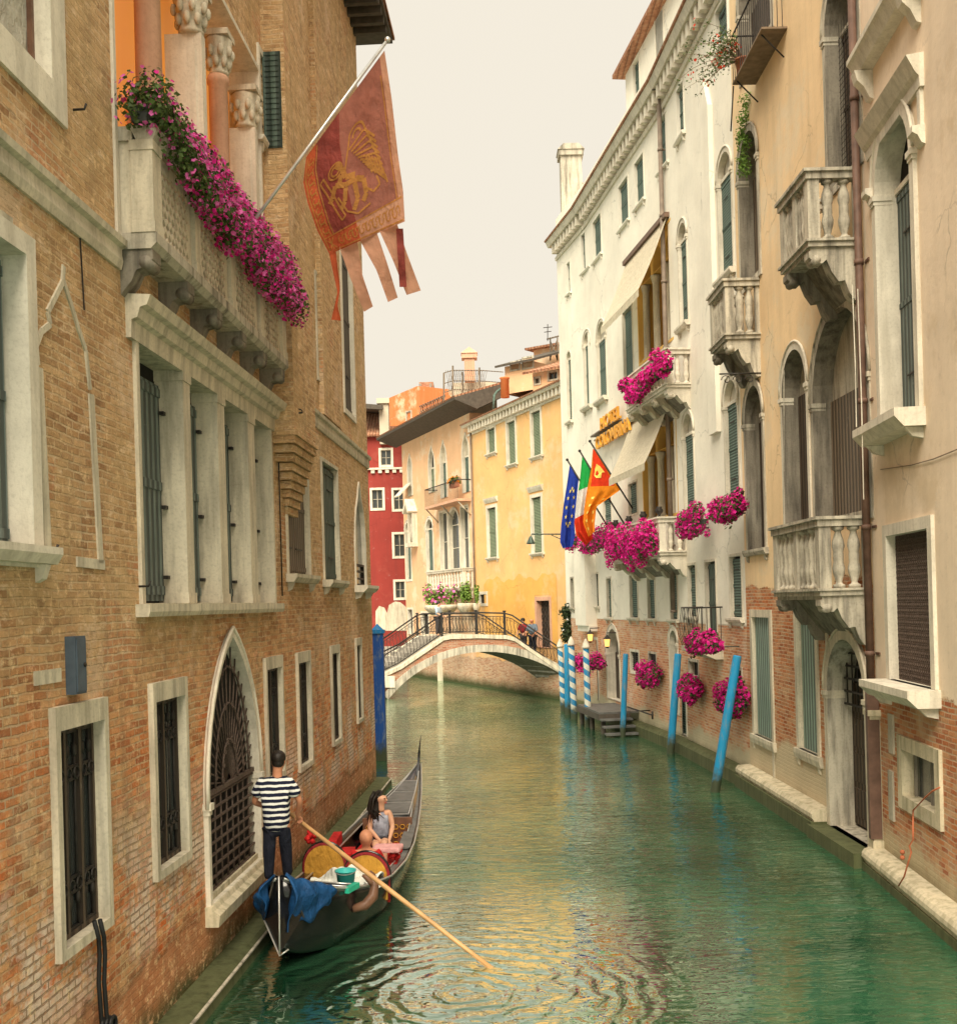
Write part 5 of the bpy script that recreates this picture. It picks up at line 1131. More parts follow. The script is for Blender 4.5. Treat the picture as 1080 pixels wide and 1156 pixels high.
fbx('round magenta flower basket under the arched window nearest the ochre palace', H1, 806, 836, 556, 594, .45, 3400)
fbx('magenta flower box on the small iron balcony above the leaning poles', H1, 781, 808, 713, 742, .85, 3000)
fbx('hanging magenta basket on the brick wall above the boat landing', H2, 723, 741.5, 748, 780, .25, 2400)
fbx('hanging magenta basket between the two leaning blue poles', H1, 770, 787, 759, 796, .25, 2600)
fbx('hanging magenta basket partly hidden behind the nearest leaning pole', H1, 813, 838, 767, 812, .25, 3200)
fbx('magenta flower box at the foot of the bridge behind the spiral poles', H3, 647, 667, 738, 760, .9, 1500)
fbx('magenta flower basket beside the lit entrance', H2, 668.5, 679, 737, 757, .35, 1300)
# ---------------------------------------------------------------- landing stage
zd = .72; DP = 1.35; ua, ub = H2.pix(676, 803, DP)[0], H2.pix(651, 792, DP)[0]
dk = thing('landing_stage', 'dark wooden landing stage with steps in front of the hotel entrance', 'jetty', tuple(H2.pt((ua+ub)/2, 0, 1)))
q = MB()
for i in range(int((ub-ua)/.2)): q.bx(H2, ua+i*.2, ua+i*.2+.185, zd-.06, zd, .02, DP)
q.build('planking', 'deck', dk); q = MB(); q.bx(H2, ua, ub, zd-.26, zd-.064, DP-.1, DP+.02); q.bx(H2, ua-.02, ua+.1, zd-.26, zd-.064, .3, DP-.1); q.build('frame', 'eave', dk)
for i in range(3): q = MB(); q.bx(H2, ua-.32*(i+1), ua-.32*i-.01, zd-.2*(i+1)-.06, zd-.2*(i+1), .3, DP); q.build('step', 'deck', dk)
for du in (.1, (ub-ua)/2, ub-ua-.1): q = MB(); q.tube([H2.pt(ua+du, -1, DP-.15), H2.pt(ua+du, zd-.07, DP-.15)], .08, 8); q.build('leg', 'eave', dk)
q = MB(); e0 = H2.pt(ua-1.0, 0, .3); a = H2.pix(708, 803, .35)[0]; c = H2.pix(736, 803, .35)[0]; zz = H2.pix(720, 802, .35)[1]; q.tube([H2.pt(a, zz, .35), H2.pt(c, zz, .35)], .025, 6); q.tube([H2.pt(c, zz-.12, .35), H2.pt(c, zz+.12, .35)], .03, 6); q.tube([H2.pt((a+c)/2, zz, .35), H2.pt((a+c)/2, zz, 0)], .02, 5); q.build('handrail', 'iron', b)
# ---------------------------------------------------------------- mooring poles
def pole(label, top, bot, wpx, mat, cap=None, name='mooring_pole', group='mooring poles on the right bank', sq=False):
    g = G(bot[0], bot[1], 0.); r = wpx/2/F*g.y; tp = P(top[0], top[1], g.y); ax = (tp-g); L_ = ax.length; ax.normalize()
    t = thing(name, label, 'mooring pole', tuple(g), group)
    me = MB(); v0 = Vector((0, 0, 0)); me.lathe(v0, [(r, -1.6), (r*1.02, 0), (r*.98, L_*.5), (r*.93, L_-.04), (r*.8, L_)], 16)
    o = me.build('shaft', mat, None); o.parent = t; o.rotation_euler = Vector((0, 0, 1)).rotation_difference(ax).to_euler()
    if cap:
        q = MB(); q.lathe(v0, [(r*1.15, L_-.06), (r*1.2, L_), (r*1.0, L_+.04), (r*.95, L_+.1), (r*.5, L_+.2), (r*.28, L_+.26), (0.01, L_+.28)], 16); c = q.build('cap', cap, None); c.parent = t; c.rotation_euler = o.rotation_euler
    return t
pole('blue and white spiral mooring pole, furthest left, nearest the bridge', (632, 729), (636, 803), 6.6, 'poleS', 'stoneW')
pole('plain sky blue mooring pole standing between two spiral striped poles', (639.5, 727), (641, 807), 7.2, 'poleB2')
pole('blue and white spiral mooring pole with white cap right of the plain pole', (644.5, 727), (648, 812), 7.4, 'poleS', 'stoneW')
pole('blue and white spiral mooring pole standing alone in front of the landing stage', (661, 730), (664, 821), 7.4, 'poleS', 'stoneW')
pole('slim blue mooring pole right of the landing steps', (706, 738), (702.5, 832), 6.4, 'poleB2')
pole('thick blue mooring pole in front of the arched side entrance', (765, 738), (756.5, 851), 8.6, 'poleB2')
pole('longest blue mooring pole, leaning right, nearest to the camera', (832, 740), (806.5, 894), 10.6, 'poleB2')
# square blue post beside the left palace corner
g = G(430, 858, 0); s_ = 13/2/F*g.y; zt_ = P(428, 711, g.y).z
t = thing('mooring_post', 'square dark blue post with pointed cap at the corner of the brick palace', 'mooring post', tuple(g))
q = MB(); q.box(g.x-s_, g.x+s_, g.y-s_, g.y+s_, -1.5, zt_-.1); q.build('shaft', 'poleD', t)
q = MB(); q.box(g.x-s_*1.25, g.x+s_*1.25, g.y-s_*1.25, g.y+s_*1.25, zt_-.1, zt_); k = len(q.v); q.add([(g.x-s_, g.y-s_, zt_+.001), (g.x+s_, g.y-s_, zt_+.001), (g.x+s_, g.y+s_, zt_+.001), (g.x-s_, g.y+s_, zt_+.001), (g.x, g.y, zt_+.18)], [(0, 1, 4), (1, 2, 4), (2, 3, 4), (3, 0, 4)]); q.build('cap', 'poleB', t)
q = MB(); q.box(g.x-s_-.28, g.x-s_-.02, g.y-.06, g.y+.06, .3, 3.4); q.build('side_board', 'poleD', t); q = MB(); q.box(g.x-s_-.26, g.x-s_-.04, g.y-.10, g.y-.062, .5, .95); q.build('plate', 'ledge', t)
# ---------------------------------------------------------------- three flags on the hotel balcony
def hflag(label, base, tip, Yb, Yt, Lp, Rp, fn, mats, extra=None, cat='flag'):
    B_ = P(*base, Yb); T_ = P(*tip, Yt); t = thing('pole_flag', label, cat, tuple(B_), 'flags on the hotel balcony'); q = MB(); q.tube([B_, T_], .028, 6); q.ball(T_, .05, 8, 6); q.build('pole', 'iron', t)
    def f(s, tt, off=0.):
        L_ = poly_at(Lp, tt); R_ = poly_at(Rp, tt); x = L_[0]+(R_[0]-L_[0])*s; y = L_[1]+(R_[1]-L_[1])*s; k_ = (x-base[0])/(tip[0]-base[0]+1e-6)
        Y = Yt+(Yb-Yt)*min(1., max(0., 1-k_))*.5+.13*math.sin(s*8+tt*3)*tt+.08*math.sin(s*15)*tt
        return P(x, y, Y-off)
    q = MB(); q.grid(f, 20, 40, mfn=fn); q.build('cloth', mats, t, normals=False)
    if extra: extra(t, f)
    return t
def stars(t, f):
    q = MB()
    for i in range(12):
        a = 2*PI*i/12; s0, t0 = .52+.27*math.cos(a), .52+.22*math.sin(a)
        if i in (0, 1, 2, 3, 5, 6, 7, 9, 10, 11, 4, 8):
            pts = [f(s0+(.075 if j % 2 == 0 else .03)*math.cos(PI*j/5-PI/2)*1.3, t0+(.03 if j % 2 == 0 else .012)*math.sin(PI*j/5-PI/2), .03) for j in range(10)]; q.add([f(s0, t0, .03)]+pts, [(0, 1+j, 1+(j+1) % 10) for j in range(10)])
    q.build('stars', 'fStar', t, normals=False)
def lion2(t, f):
    q = MB(); pl_ = [(.25, .22), (.40, .17), (.62, .20), (.75, .27), (.6, .27), (.5, .33), (.3, .33), (.2, .30)]
    q.add([f(s, tt, .03) for s, tt in pl_], [tuple(x) for x in tessellate_polygon([[Vector((s, tt, 0)) for s, tt in pl_]])])
    for i in range(9): c = .55+i*.045; q.add([f(.2+.5*(i % 2), c, .03), f(.32+.5*(i % 2), c, .03), f(.3+.5*(i % 2), c+.03, .03), f(.22+.5*(i % 2), c+.03, .03)], [(0, 1, 2, 3)])
    q.build('lion_print', 'fStar', t, normals=False)
hflag('royal blue flag with a ring of yellow stars, leftmost of the three flags', (692, 605), (640, 519), 38.4, 38.4, [(643, 524), (640, 545), (636, 570), (633, 595), (632, 612), (635, 619)], [(644, 524), (653, 541), (650, 570), (648, 590), (649, 605), (646, 617)], None, ['fBlue'], stars)
hflag('green, white and red striped flag, middle one of the three flags', (712, 604), (654, 509), 37.8, 37.8, [(657, 514), (654, 545), (651, 565), (648, 590), (650, 604), (661, 616)], [(658, 514), (668, 531), (667, 560), (665, 585), (668, 600), (669, 608)], lambda i, j: 0 if j < .38 else (1 if j < .68 else 2), ['fGreen', 'fWhite', 'flagR'], None)
hflag('scarlet and gold lion flag, rightmost of the three flags', (731, 601), (665.5, 498), 37.2, 37.2, [(669, 507), (667, 530), (662, 555), (659, 575), (658, 590), (664, 606)], [(670, 507), (686, 530), (700, 553), (673, 572), (671, 590), (671, 600)], lambda i, j: 1 if (j > .42 or i > .88 or i < .12) else 0, ['flagR', 'flagY'], lion2)
# planter shrub by the bridge foot
sp = G(0, 0) if 0 else P(643, 730, 46.2)
t = thing('climbing_shrub', 'slender shrub with white blossoms growing at the hotel corner above the bridge end', 'plant', tuple(P(642, 735, 46.0)))
q = MB(); q.tube([P(643, 745, 46), P(642, 715, 46), P(644, 692, 46)], [.05, .03, .015], 6); q.build('stem', 'twig', t)
scatter('foliage', 'leafD', t, [(P(642+rng.normal()*2.2, 690+rng.random()*40, 46), (.25, .2, .3)) for _ in range(12)], 1600, .12, .2, 1.2, .0)
scatter('blossoms', 'fWhite', t, [(P(642+rng.normal()*2.2, 692+rng.random()*32, 46), (.25, .2, .3)) for _ in range(8)], 50, .10, .3, 1., .8, True)
# ================================================================ YELLOW HOUSE, PALAZZO, RED HOUSE
g1 = G(590, 783); YS = -.39
def yl(px, py=680): return hit(px, py, g1.x, g1.y, YS)
E0 = yl(647); E1 = yl(533.5, 600); E2 = yl(456, 600)
YW = Fr(E0, E1, (0, -1), -.6, 14.1); PW = Fr(E1, E2, (0, -1), -.6, 14.6); PW.o = PW.o+Vector((0, 0, 0)); YW.L -= .002
b = yh = thing('yellow_house', 'yellow orange plastered house with green shutters behind the bridge', 'building', (2, 55, 0))
kw_ = dict(fw=.16, depth=.14, fill='shutter', sm='shL', fm='stoneW', pd=.04)
for xl, xr, yt, yb in ((550.5, 559, 483.5, 511.5), (573, 582, 475.5, 524), (600.5, 610.5, 464, 515)): window(b, YW, xl, xr, yt, yb, sill=.10, sd=.14, **kw_)
for xl, xr, yt, yb in ((551, 560.5, 573, 629), (601, 611.5, 561, 624)): window(b, YW, xl, xr, yt, yb, sill=.12, sd=.14, head=.35, **kw_)
window(b, YW, 542, 549.5, 671, 681, fw=.15, depth=.1, fill='dark', fm='stoneW', grille=(4, 1))
dw_, (ya, yc, yz0, yz1) = window(b, YW, 606.5, 621, 678, 731, fw=.18, depth=.3, fill='board', sm='shK', fm='pinkst', eb=0, name='door')
q = MB(); d_ = -.2
for i in range(4):
    for j in range(7): uu = ya+(yc-ya)*(i+.5)/4; zz = yz0+(yz1-yz0)*(j+.5)/7; q.tube([YW.pt(uu+.12*math.cos(t), zz+.13*math.sin(t), d_) for t in np.linspace(0, 2*PI, 7)[:-1]], .018, 4, closed=True)
q.build('grille', 'iron', dw_)
u0, z0 = YW.pix(546, 650); u1, _ = YW.pix(628, 650); zt_ = YW.pix(590, 652)[1]
q = MB(); za_ = 2.0; pts = [(min(u0, u1), za_), (ya-.2, za_), (ya-.2, zt_-.9), (yc+.2, zt_-.9), (yc+.2, za_)]
top = [(min(u0, u1)+abs(u1-u0)*t, zt_+.12*math.sin(t*17)+.10*math.sin(t*41+1)) for t in np.linspace(1, 0, 30)]
uL, uR = min(u0, u1), max(u0, u1)
dl, dr2 = min(ya, yc)-.2, max(ya, yc)+.2
pp = [(uL, zt_), (uL, za_+.3), (dl, za_+.3), (dl, yz1+.25), (dr2, yz1+.25), (dr2, za_+.3), (uR, za_+.3)]+top[:-1] if dl > uL+.1 else [(dr2, za_+.3), (uR, za_+.3)]+top
if not dl > uL+.1: pp = [(uL, yz1+.3), (dr2, yz1+.3)]+pp
face(q, YW, pp, .012); q.build('plaster_patch', 'yellowO', b)
zc = YW.pix(580, 455, .3)[1]
q = MB(); q.sweep(YW, -.3, YW.L+.3, [(-.02, zc-.55), (.06, zc-.55), (.06, zc-.45), (-.02, zc-.45)]); q.sweep(YW, -.3, YW.L+.3, [(-.02, zc-.12), (.35, zc-.12), (.42, zc), (-.02, zc)])
for i in range(int(YW.L/.4)): q.bx(YW, .1+i*.4, .28+i*.4, zc-.45, zc-.122, -.02, .28)
q.build('cornice', 'stoneW', b)
q = MB(); q.sweep(YW, -.3, YW.L+.3, [(.46, zc+.002), (.48, zc+.07), (-5, zc+2.1), (-5, zc+1.9), (-.1, zc+.01)]); q.build('roof', 'tiles', b)
for px_ in (537,):
    q = MB(); uu = YW.pix(536, 600)[0]; q.tube([YW.pt(uu, zc-.1, .1), YW.pt(uu, 2, .1)], .05, 6); q.build('drain_pipe', 'pipe', b)
q = MB(); body(q, [YW], 9); q.build('wall', 'yellow', b)
# rooftop dormers: tilted roofs and small dark windows
def dorm(par, x0, x1, yt, yb, Y, dp, wins, mat='yellow2', roof='tiles', slope=.35, nm='dormer'):
    a = P(x0, yb, Y); c = P(x1, yt, Y); zt = P((x0+x1)/2, yt, Y).z; zb = P((x0+x1)/2, yb, Y).z
    W = Fr((a.x, Y+1.2), (c.x, Y), (0, -1), zb, zt); 
    o = MB(); ch = []
    for (xl, xr, wt, wb) in wins: ch.append((xl, xr, wt, wb))
    ob = None
    tmp = bpy.data.objects.new('x', None)
    hold = MB(); 
    root = par
    for w_ in ch: window(root, W, *w_, fw=.08, depth=.12, fill='glass', sm='shN', fm='stoneG', bars=(1, 0))
    body(hold, [W], dp); d_ = hold.build(nm, mat, root)
    q = MB(); q.sweep(W, -.35, W.L+.35, [(.4, zt-.08), (.42, zt+.03), (-dp, zt+slope*dp), (-dp, zt+slope*dp-.1)]); q.build('dormer_roof', roof, root); return W
dorm(b, 571, 602, 408, 440, 58, 4, [(577, 586, 409, 417), (590.5, 601, 404, 415)], roof='eave')
dorm(b, 603, 640, 415, 438, 54, 4, [(602+2, 609, 427, 433), (619.5, 629, 420, 428)])
dorm(b, 604, 640, 388, 412, 62, 3, [], nm='rooftop_room', slope=.05)
q = MB(); 
for x0, y0, x1, y1 in ((621, 404, 629, 383), (621, 385, 629, 406)): q.tube([P(x0, y0, 60.5), P(x1, y1, 60.5)], .04, 4)
for x in (621, 629): q.tube([P(x, 407, 60.5), P(x, 381, 60.5)], .05, 4)
q.tube([P(617, 383, 60.5), P(632, 379, 60.5)], .05, 4); q.build('roof_trellis', 'shN', b)
q = MB(); q.tube([P(618, 385, 60), P(618, 366, 60)], .03, 4); q.tube([P(613, 370, 60), P(623, 369, 60)], .025, 4); q.tube([P(614, 375, 60), P(622, 374, 60)], .025, 4); q.build('aerial', 'iron', b)
q = MB(); c = P(570, 449, 55); q.lathe(c, [(.22, 0), (.2, .9), (.26, .95), (.24, 1.0)], 8); q.build('chimney_pot', 'redO', b)
q = MB(); q.tube([P(573, 428, 58.5), P(573, 433, 58), P(561, 442, 57.5), P(558, 446, 57), P(557, 462, 57)], .07, 6); q.build('gutter_pipe', 'shT', b)
# street lamp arm fixed to the hotel corner
q = MB(); Yl = 46.9; q.tube([P(640, 603, Yl), P(600, 603, Yl)], .03, 5); q.tube([P(638, 611, Yl), P(622, 604, Yl)], .02, 5); q.tube([P(600, 603, Yl), P(599, 606, Yl)], .02, 4); q.lathe(P(599, 614, Yl), [(.19, 0), (.16, .08), (.09, .22), (.05, .32)], 10)
q.tube([P(640, 626, Yl), P(640, 598, Yl)], .03, 4)
o = q.build('wall_lamp', 'shG', None); tag(o, 'dark green bell lamp on a long horizontal arm in front of the yellow house', 'street lamp')
# ---------------------------------------------------------------- palazzo with the dark eave
b = pz = thing('gothic_palazzo', 'faded peach palazzo with gothic windows, balcony and deep dark eave', 'building', (-2, 65, 0))
kp = dict(fw=.14, depth=.2, fm='stoneW', pd=.04)
window(b, PW, 484.5, 490.5, 505, 556, 'ogee', fill='shutter', sm='shL', eb=0, **kp)
window(b, PW, 498, 504, 499, 562, 'ogee', fill='shutter', sm='shT', eb=0, lun='stone', **kp)
window(b, PW, 522.5, 529.5, 490, 556, 'ogee', fill='shutter', sm='shT', eb=0, lun='stone', **kp)
window(b, PW, 461, 465, 514, 560, 'ogee', fill='glassL', sm='stoneW', eb=0, bars=(0, 1), **kp)
window(b, PW, 482, 489, 586, 644, 'round', fill='shutter', sm='shT', **kp)
window(b, PW, 458.5, 464, 590, 654, 'round', fill='shutter', sm='shT', **kp)
window(b, PW, 507.5, 519, 575, 645, 'round', fill='glass', sm='stoneW', eb=.02, bars=(0, 1), fw=.1, depth=.2, fm='stoneW', pd=.05)
window(b, PW, 497.5, 505.5, 578, 645, 'rect', fill='glass', sm='stoneW', eb=.02, bars=(0, 1), fw=.1, depth=.2, fm='stoneW', pd=.04)
window(b, PW, 521.2, 529.3, 572, 642, 'rect', fill='glass', sm='stoneW', eb=.02, bars=(0, 1), fw=.1, depth=.2, fm='stoneW', pd=.04)
window(b, PW, 461, 466, 688, 716, 'rect', fill='dark', eb=0, fw=.12, depth=.2, fm='stoneW')
window(b, PW, 476, 484, 692, 716, 'rect', fill='dark', eb=0, fw=.1, depth=.2, fm='stoneW')
# thin upper balcony
ba, bc = PW.pix(533, 565, .7)[0], PW.pix(481, 570, .7)[0]; zb_ = PW.pix(505, 566, .7)[1]
ba, bc = min(ba, bc), max(ba, bc); ba = max(ba, .1)
q = MB(); q.bx(PW, ba, bc, zb_-.14, zb_, -.02, .8); ub_ = q.build('upper_balcony', 'pinkst', b)
q = MB(); q.tube([PW.pt(ba, zb_+1, 0), PW.pt(ba, zb_+1, .75), PW.pt(bc, zb_+1, .75), PW.pt(bc, zb_+1, 0)], .03, 5)
for i in range(34): uu = ba+(bc-ba)*i/33; q.tube([PW.pt(uu, zb_, .75), PW.pt(uu, zb_+1, .75)], .014, 4)
q.build('railing', 'iron', ub_)
for uu in (ba+.1, (ba+bc)/2, bc-.1): q = MB(); q.tube([PW.pt(uu, zb_-.12, .75), PW.pt(uu, zb_-.9, .02)], .04, 5); q.build('strut', 'stoneG', ub_)
fp_ = PW.pix(512, 538, .5); q = flowers('small potted plant with orange leaves on the upper palazzo balcony', 'potted plant', [(PW.pt(fp_[0]+.3*i, zb_+1.05, .5), (.3, .25, .22)) for i in (-1, 0, 1)], 240, 60, .13, .12, 'flagY', 'leaf', lambda: (lambda q: (q.bx(PW, fp_[0]-.5, fp_[0]+.5, zb_+.7, zb_+.95, .35, .6), q)[1])(MB()), name='balcony_plant', boxname='pot', boxmat='terra')
# lower stone balustrade with flowers
ba, bc = PW.pix(531, 660, .6)[0], PW.pix(482, 665, .6)[0]; ba, bc = max(.12, min(ba, bc)), max(ba, bc); zf_ = PW.pix(508, 664, .6)[1]
balcony(b, PW, ba, bc, .6, zf_, zf_+1.05, 12, 1, mat='stoneW', corb=.4, ncorb=3, br=.09, mid=False, carved='stone')
# little shrine roof at the left
q = MB(); uu = PW.pix(468, 590)[0]; zt_ = PW.pix(468, 563)[1]; zm = PW.pix(468, 578)[1]; zl = PW.pix(468, 613)[1]
q.prism(PW, [(uu-.6, zm), (uu, zt_), (uu+.6, zm), (uu+.45, zm-.1), (uu, zt_-.35), (uu-.45, zm-.1)], -.01, .6); q.bx(PW, uu-.5, uu-.36, zl, zm-.1, -.01, .3); q.bx(PW, uu+.36, uu+.5, zl, zm-.1, -.01, .3); q.bx(PW, uu-.55, uu+.55, zl-.25, zl, -.01, .5); sh_ = q.build('shrine', 'stoneW', b)
q = MB(); q.lathe(PW.pt(uu, zl, .15), [(.14, 0), (.16, .5), (.12, .9), (.18, 1.1), (.08, 1.2), (.12, 1.35), (.1, 1.5), (.02, 1.55)], 8); q.build('statue', 'stoneG', sh_)
q = MB(); zz = PW.pix(462, 545)[1]; u_ = PW.pix(461, 540)[0]; q.hexa([PW.pt(u_-.5, zz-.1, 0), PW.pt(u_+.5, zz-.1, 0), PW.pt(u_+.5, zz-.9, .8), PW.pt(u_-.5, zz-.9, .8), PW.pt(u_-.5, zz, 0), PW.pt(u_+.5, zz, 0), PW.pt(u_+.5, zz-.84, .84), PW.pt(u_-.5, zz-.84, .84)]); q.build('canopy', 'stoneW', b)
ze = 15.05
q = MB(); q.sweep(PW, -1.2, PW.L+1.3, [(1.25, ze), (1.28, ze+.12), (-5, ze+2.0), (-5, ze+1.9), (0, ze-.42), (-.02, ze-.45)]); ev_ = q.build('eave', 'eave', b)
q = MB(); q.sweep(PW, -1.2, PW.L+1.35, [(1.25, ze+.125), (1.3, ze+.2), (-5, ze+2.15), (-5, ze+2.01)]); q.build('roof', 'tiles', b)
q = MB(); body(q, [PW], 8); q.build('wall', 'yellow2', b)
# altana: roof terrace with railings and mesh
q = MB(); Ya = 61.5
L_ = [(500, 449), (511, 445), (541, 440), (565, 436)]
for x, y, h in ((501, 449, 28), (511, 447, 34), (541, 441, 26), (522, 444, 24)): q.tube([P(x, y+8, Ya), P(x, y-h, Ya)], .07, 4)
for dy in (4, 14, 26): q.tube([P(501, 447-dy, Ya), P(511, 444-dy, Ya), P(541, 444-dy, Ya), P(568, 446-dy, Ya)], .03, 4)
for i in range(18): x = 503+i*2.4; q.tube([P(x, 446, Ya), P(x+6, 418, Ya)], .012, 3); q.tube([P(x+6, 446, Ya), P(x, 418, Ya)], .012, 3)
q.build('roof_terrace_railing', 'shN', b)
q = MB(); 
for i in range(12): x = 474+i*2.4; q.tube([P(x, 467-i*1.1, 66), P(x+2.2, 458-i*1.1, 66)], .03, 3); q.tube([P(x+2.2, 467-i*1.1, 66), P(x, 458-i*1.1, 66)], .03, 3)
q.tube([P(473, 459, 66), P(502, 446, 66)], .04, 4); q.tube([P(473, 468, 66), P(502, 455, 66)], .04, 4); q.build('roof_trellis', 'shN', b)
q = MB(); a = P(512, 446, 66); c = P(560, 425, 66); q.box(a.x, c.x, 66, 69, a.z-1.5, c.z-.3); q.build('rooftop_room', 'far', b)
q = MB(); a = P(524.5, 430, 65); c = P(535.5, 404, 65); q.box(a.x, c.x, 65, 65.6, a.z, c.z); q.box(a.x-.15, c.x+.15, 64.9, 65.75, c.z, c.z+.28); k = len(q.v); xm = (a.x+c.x)/2; z_ = c.z+.281
q.add([(a.x-.18, 64.85, z_), (c.x+.18, 64.85, z_), (c.x+.18, 65.8, z_), (a.x-.18, 65.8, z_), (xm, 65.3, z_+.45)], [(0, 1, 4), (1, 2, 4), (2, 3, 4), (3, 0, 4), (0, 1, 2, 3)]); q.build('chimney', 'pinkst', b)
# flower tub group under the palazzo windows
def gf(label, x0, x1, y0, y1, Y, n, nb, petal, boxw):
    bl = []
    for i in range(7): x = x0+(x1-x0)*(i+.5)/7; bl.append((P(x, y0+(y1-y0)*(.5+.12*rng.normal()), Y), ((x1-x0)/7*Y/F*.9, .35, (y1-y0)*Y/F*.42)))
    c = P((x0+x1)/2, y1, Y)
    def bx_():
        q = MB(); q.lathe(c-Vector((0, 0, .15)), [(boxw*.6, -.35), (boxw, .0), (boxw*1.02, .15), (boxw*.95, .2)], 12); return q
    return flowers(label, 'flower tub', bl, n, nb, .15, .15, petal, 'leafB', bx_, name='flower_tub', boxname='tub', boxmat='stone')
gf('wide tub of pink and green geraniums below the palazzo balustrade', 480, 516, 658, 684, 60.5, 700, 130, 'pink', .9)
gf('leafy green bush in a stone tub next to the geranium tub', 520, 531, 657, 682, 59.5, 500, 0, 'pink', .45)
gf('narrow dark green plant beside the small grated window of the yellow house', 536, 540, 662, 682, 58.0, 160, 0, 'pink', .2)
# ---------------------------------------------------------------- red house
RY = 78.; RW = Fr((P(395, 600, RY).x-3, RY), (P(470, 600, RY).x, RY), (0, -1), -.6, P(430, 493, RY).z)
b = rh = thing('red_house', 'deep red house with white framed windows left of the palazzo', 'building', (-8, RY, 0))
for xl, xr, yt, yb in ((429, 442.5, 507, 526), (419, 433, 552, 575), (443.5, 457, 552, 576), (444, 458, 602, 629), (445.5, 458, 655.5, 676), (405, 411, 553, 575), (405, 409, 602, 628)): window(b, RW, xl+1, xr-1, yt+1, yb-1, fw=.15, depth=.15, fill='glass', sm='stoneG', fm='stoneW', bars=(1, 1))
q = MB(); z_ = P(430, 529, RY).z; q.bx(RW, 0, RW.L, z_-.08, z_+.05, -.02, .18)
for i in range(int(RW.L/.5)): q.bx(RW, .1+i*.5, .35+i*.5, z_-.32, z_-.082, -.02, .14)
q.build('string_course', 'stoneW', b)
zr_ = RW.zt; q = MB(); q.sweep(RW, -.2, RW.L+.3, [(.35, zr_), (.37, zr_+.12), (-4, zr_+2.6), (-4, zr_)]); q.build('roof', 'tiles', b)
a = P(428.5, 491, RY-.5); c = P(438, 455, RY-.5); q = MB(); q.box(a.x, c.x, RY-.4, RY+.5, a.z-.6, c.z); q.box(a.x-.15, c.x+.15, RY-.55, RY+.65, c.z, c.z+.35); q.build('chimney', 'far', b)
a = P(404, 466, RY+1); c = P(434, 458, RY+1); q = MB(); q.hexa([Vector(v) for v in ((a.x, RY-1, a.z), (c.x, RY-1, c.z-.6), (c.x, RY+4, c.z-.1), (a.x, RY+4, a.z+.5), (a.x, RY-1, a.z+.35), (c.x, RY-1, c.z-.3), (c.x, RY+4, c.z+.2), (a.x, RY+4, a.z+.8))]); q.box(a.x+.2, a.x+.45, RY, RY+.3, zr_, a.z); q.box(c.x-.3, c.x-.05, RY, RY+.3, zr_, c.z-.5); q.build('terrace_canopy', 'eave', b)
q = MB(); poly = [(RW.pix(438, 700)[0], P(0, 715, RY).z)]
pts = [(424, 712), (424, 690), (428, 684), (434, 686), (437, 692), (439, 683), (446, 679), (452, 680), (457, 684), (462, 690), (462, 712)]
face(q, RW, [RW.pix(x, y) for x, y in pts], .015); q.build('bare_plaster_patch', 'stone', b)
q = MB(); body(q, [RW], 7); q.build('wall', 'red', b)
# house with the flaking orange wall above the palazzo roof
OY = 76.; OW = Fr((P(439.5, 460, OY).x, OY), (P(474, 460, OY).x, OY-3), (0, -1), 14.2, P(440, 450, OY).z)
b = oh = thing('orange_gable_house', 'house with a flaking orange gable wall above the palazzo roof', 'building', (-5, OY, 14))
x0, z0_ = OW.pix(439.5, 478); x1, z1_ = OW.pix(474, 478); 
q = MB(); q.prism(OW, [(0, OW.pix(440, 481)[1]), (OW.L, OW.pix(470, 481)[1]), (OW.L, OW.pix(473, 435)[1]), (0, OW.pix(440, 449)[1])], 0, -4); q.build('wall', 'redO', b)
window(b, OW, 459.5, 464.5, 465, 475, fw=.08, depth=.05, fill='glassL', sm='stoneG', fm='stoneG', bars=(0, 0), pd=.08); OW.holes = []
q = MB(); a = P(474, 470, 74); c = P(489, 431, 74); q.box(a.x, c.x, 74, 77, a.z-1, c.z); q.build('brick_stack', 'bbrick', b)
for x in (474.5, 486): q = MB(); q.tube([P(x, 470, 73.8), P(x, 433, 73.8)], .09, 5); q.build('flue_pipe', 'pipe', b)
# pale distant block closing the view behind
b = thing('distant_house', 'pale distant house seen through the gap above the red roof', 'building', (-14, 95, 0))
q = MB(); q.box(-26, -12.2, 95, 103, -.5, 15.0); q.build('wall', 'far', b); q = MB(); q.box(-26.4, -11.9, 94.6, 103.4, 15.001, 15.4); q.build('roof', 'tiles', b)
for i in range(4):
    for j in range(2): q = MB(); q.box(-24+i*3, -23+i*3, 94.93, 94.98, 7+j*4, 8.7+j*4); q.build('window', 'glass', b)
# left bank beyond the palace
q = MB(); q.box(-40, -5.1, 47, 78.5, -1.2, 1.6); o = q.build('left_quay', 'pave', None); o['kind'] = 'structure'
# ================================================================ BRIDGE
A_ = G(437.5, 789); A_ = Vector((A_.x, A_.y, 0)); Bp = Vector((4.25, 49.65, 0)); BR = Fr((A_.x, A_.y), (Bp.x, Bp.y), (0, -1)); BL = BR.L; BWD = 2.9
b = br = thing('arched_bridge', 'small arched brick and stone footbridge with black iron railings', 'bridge', (0, 51.5, 0))
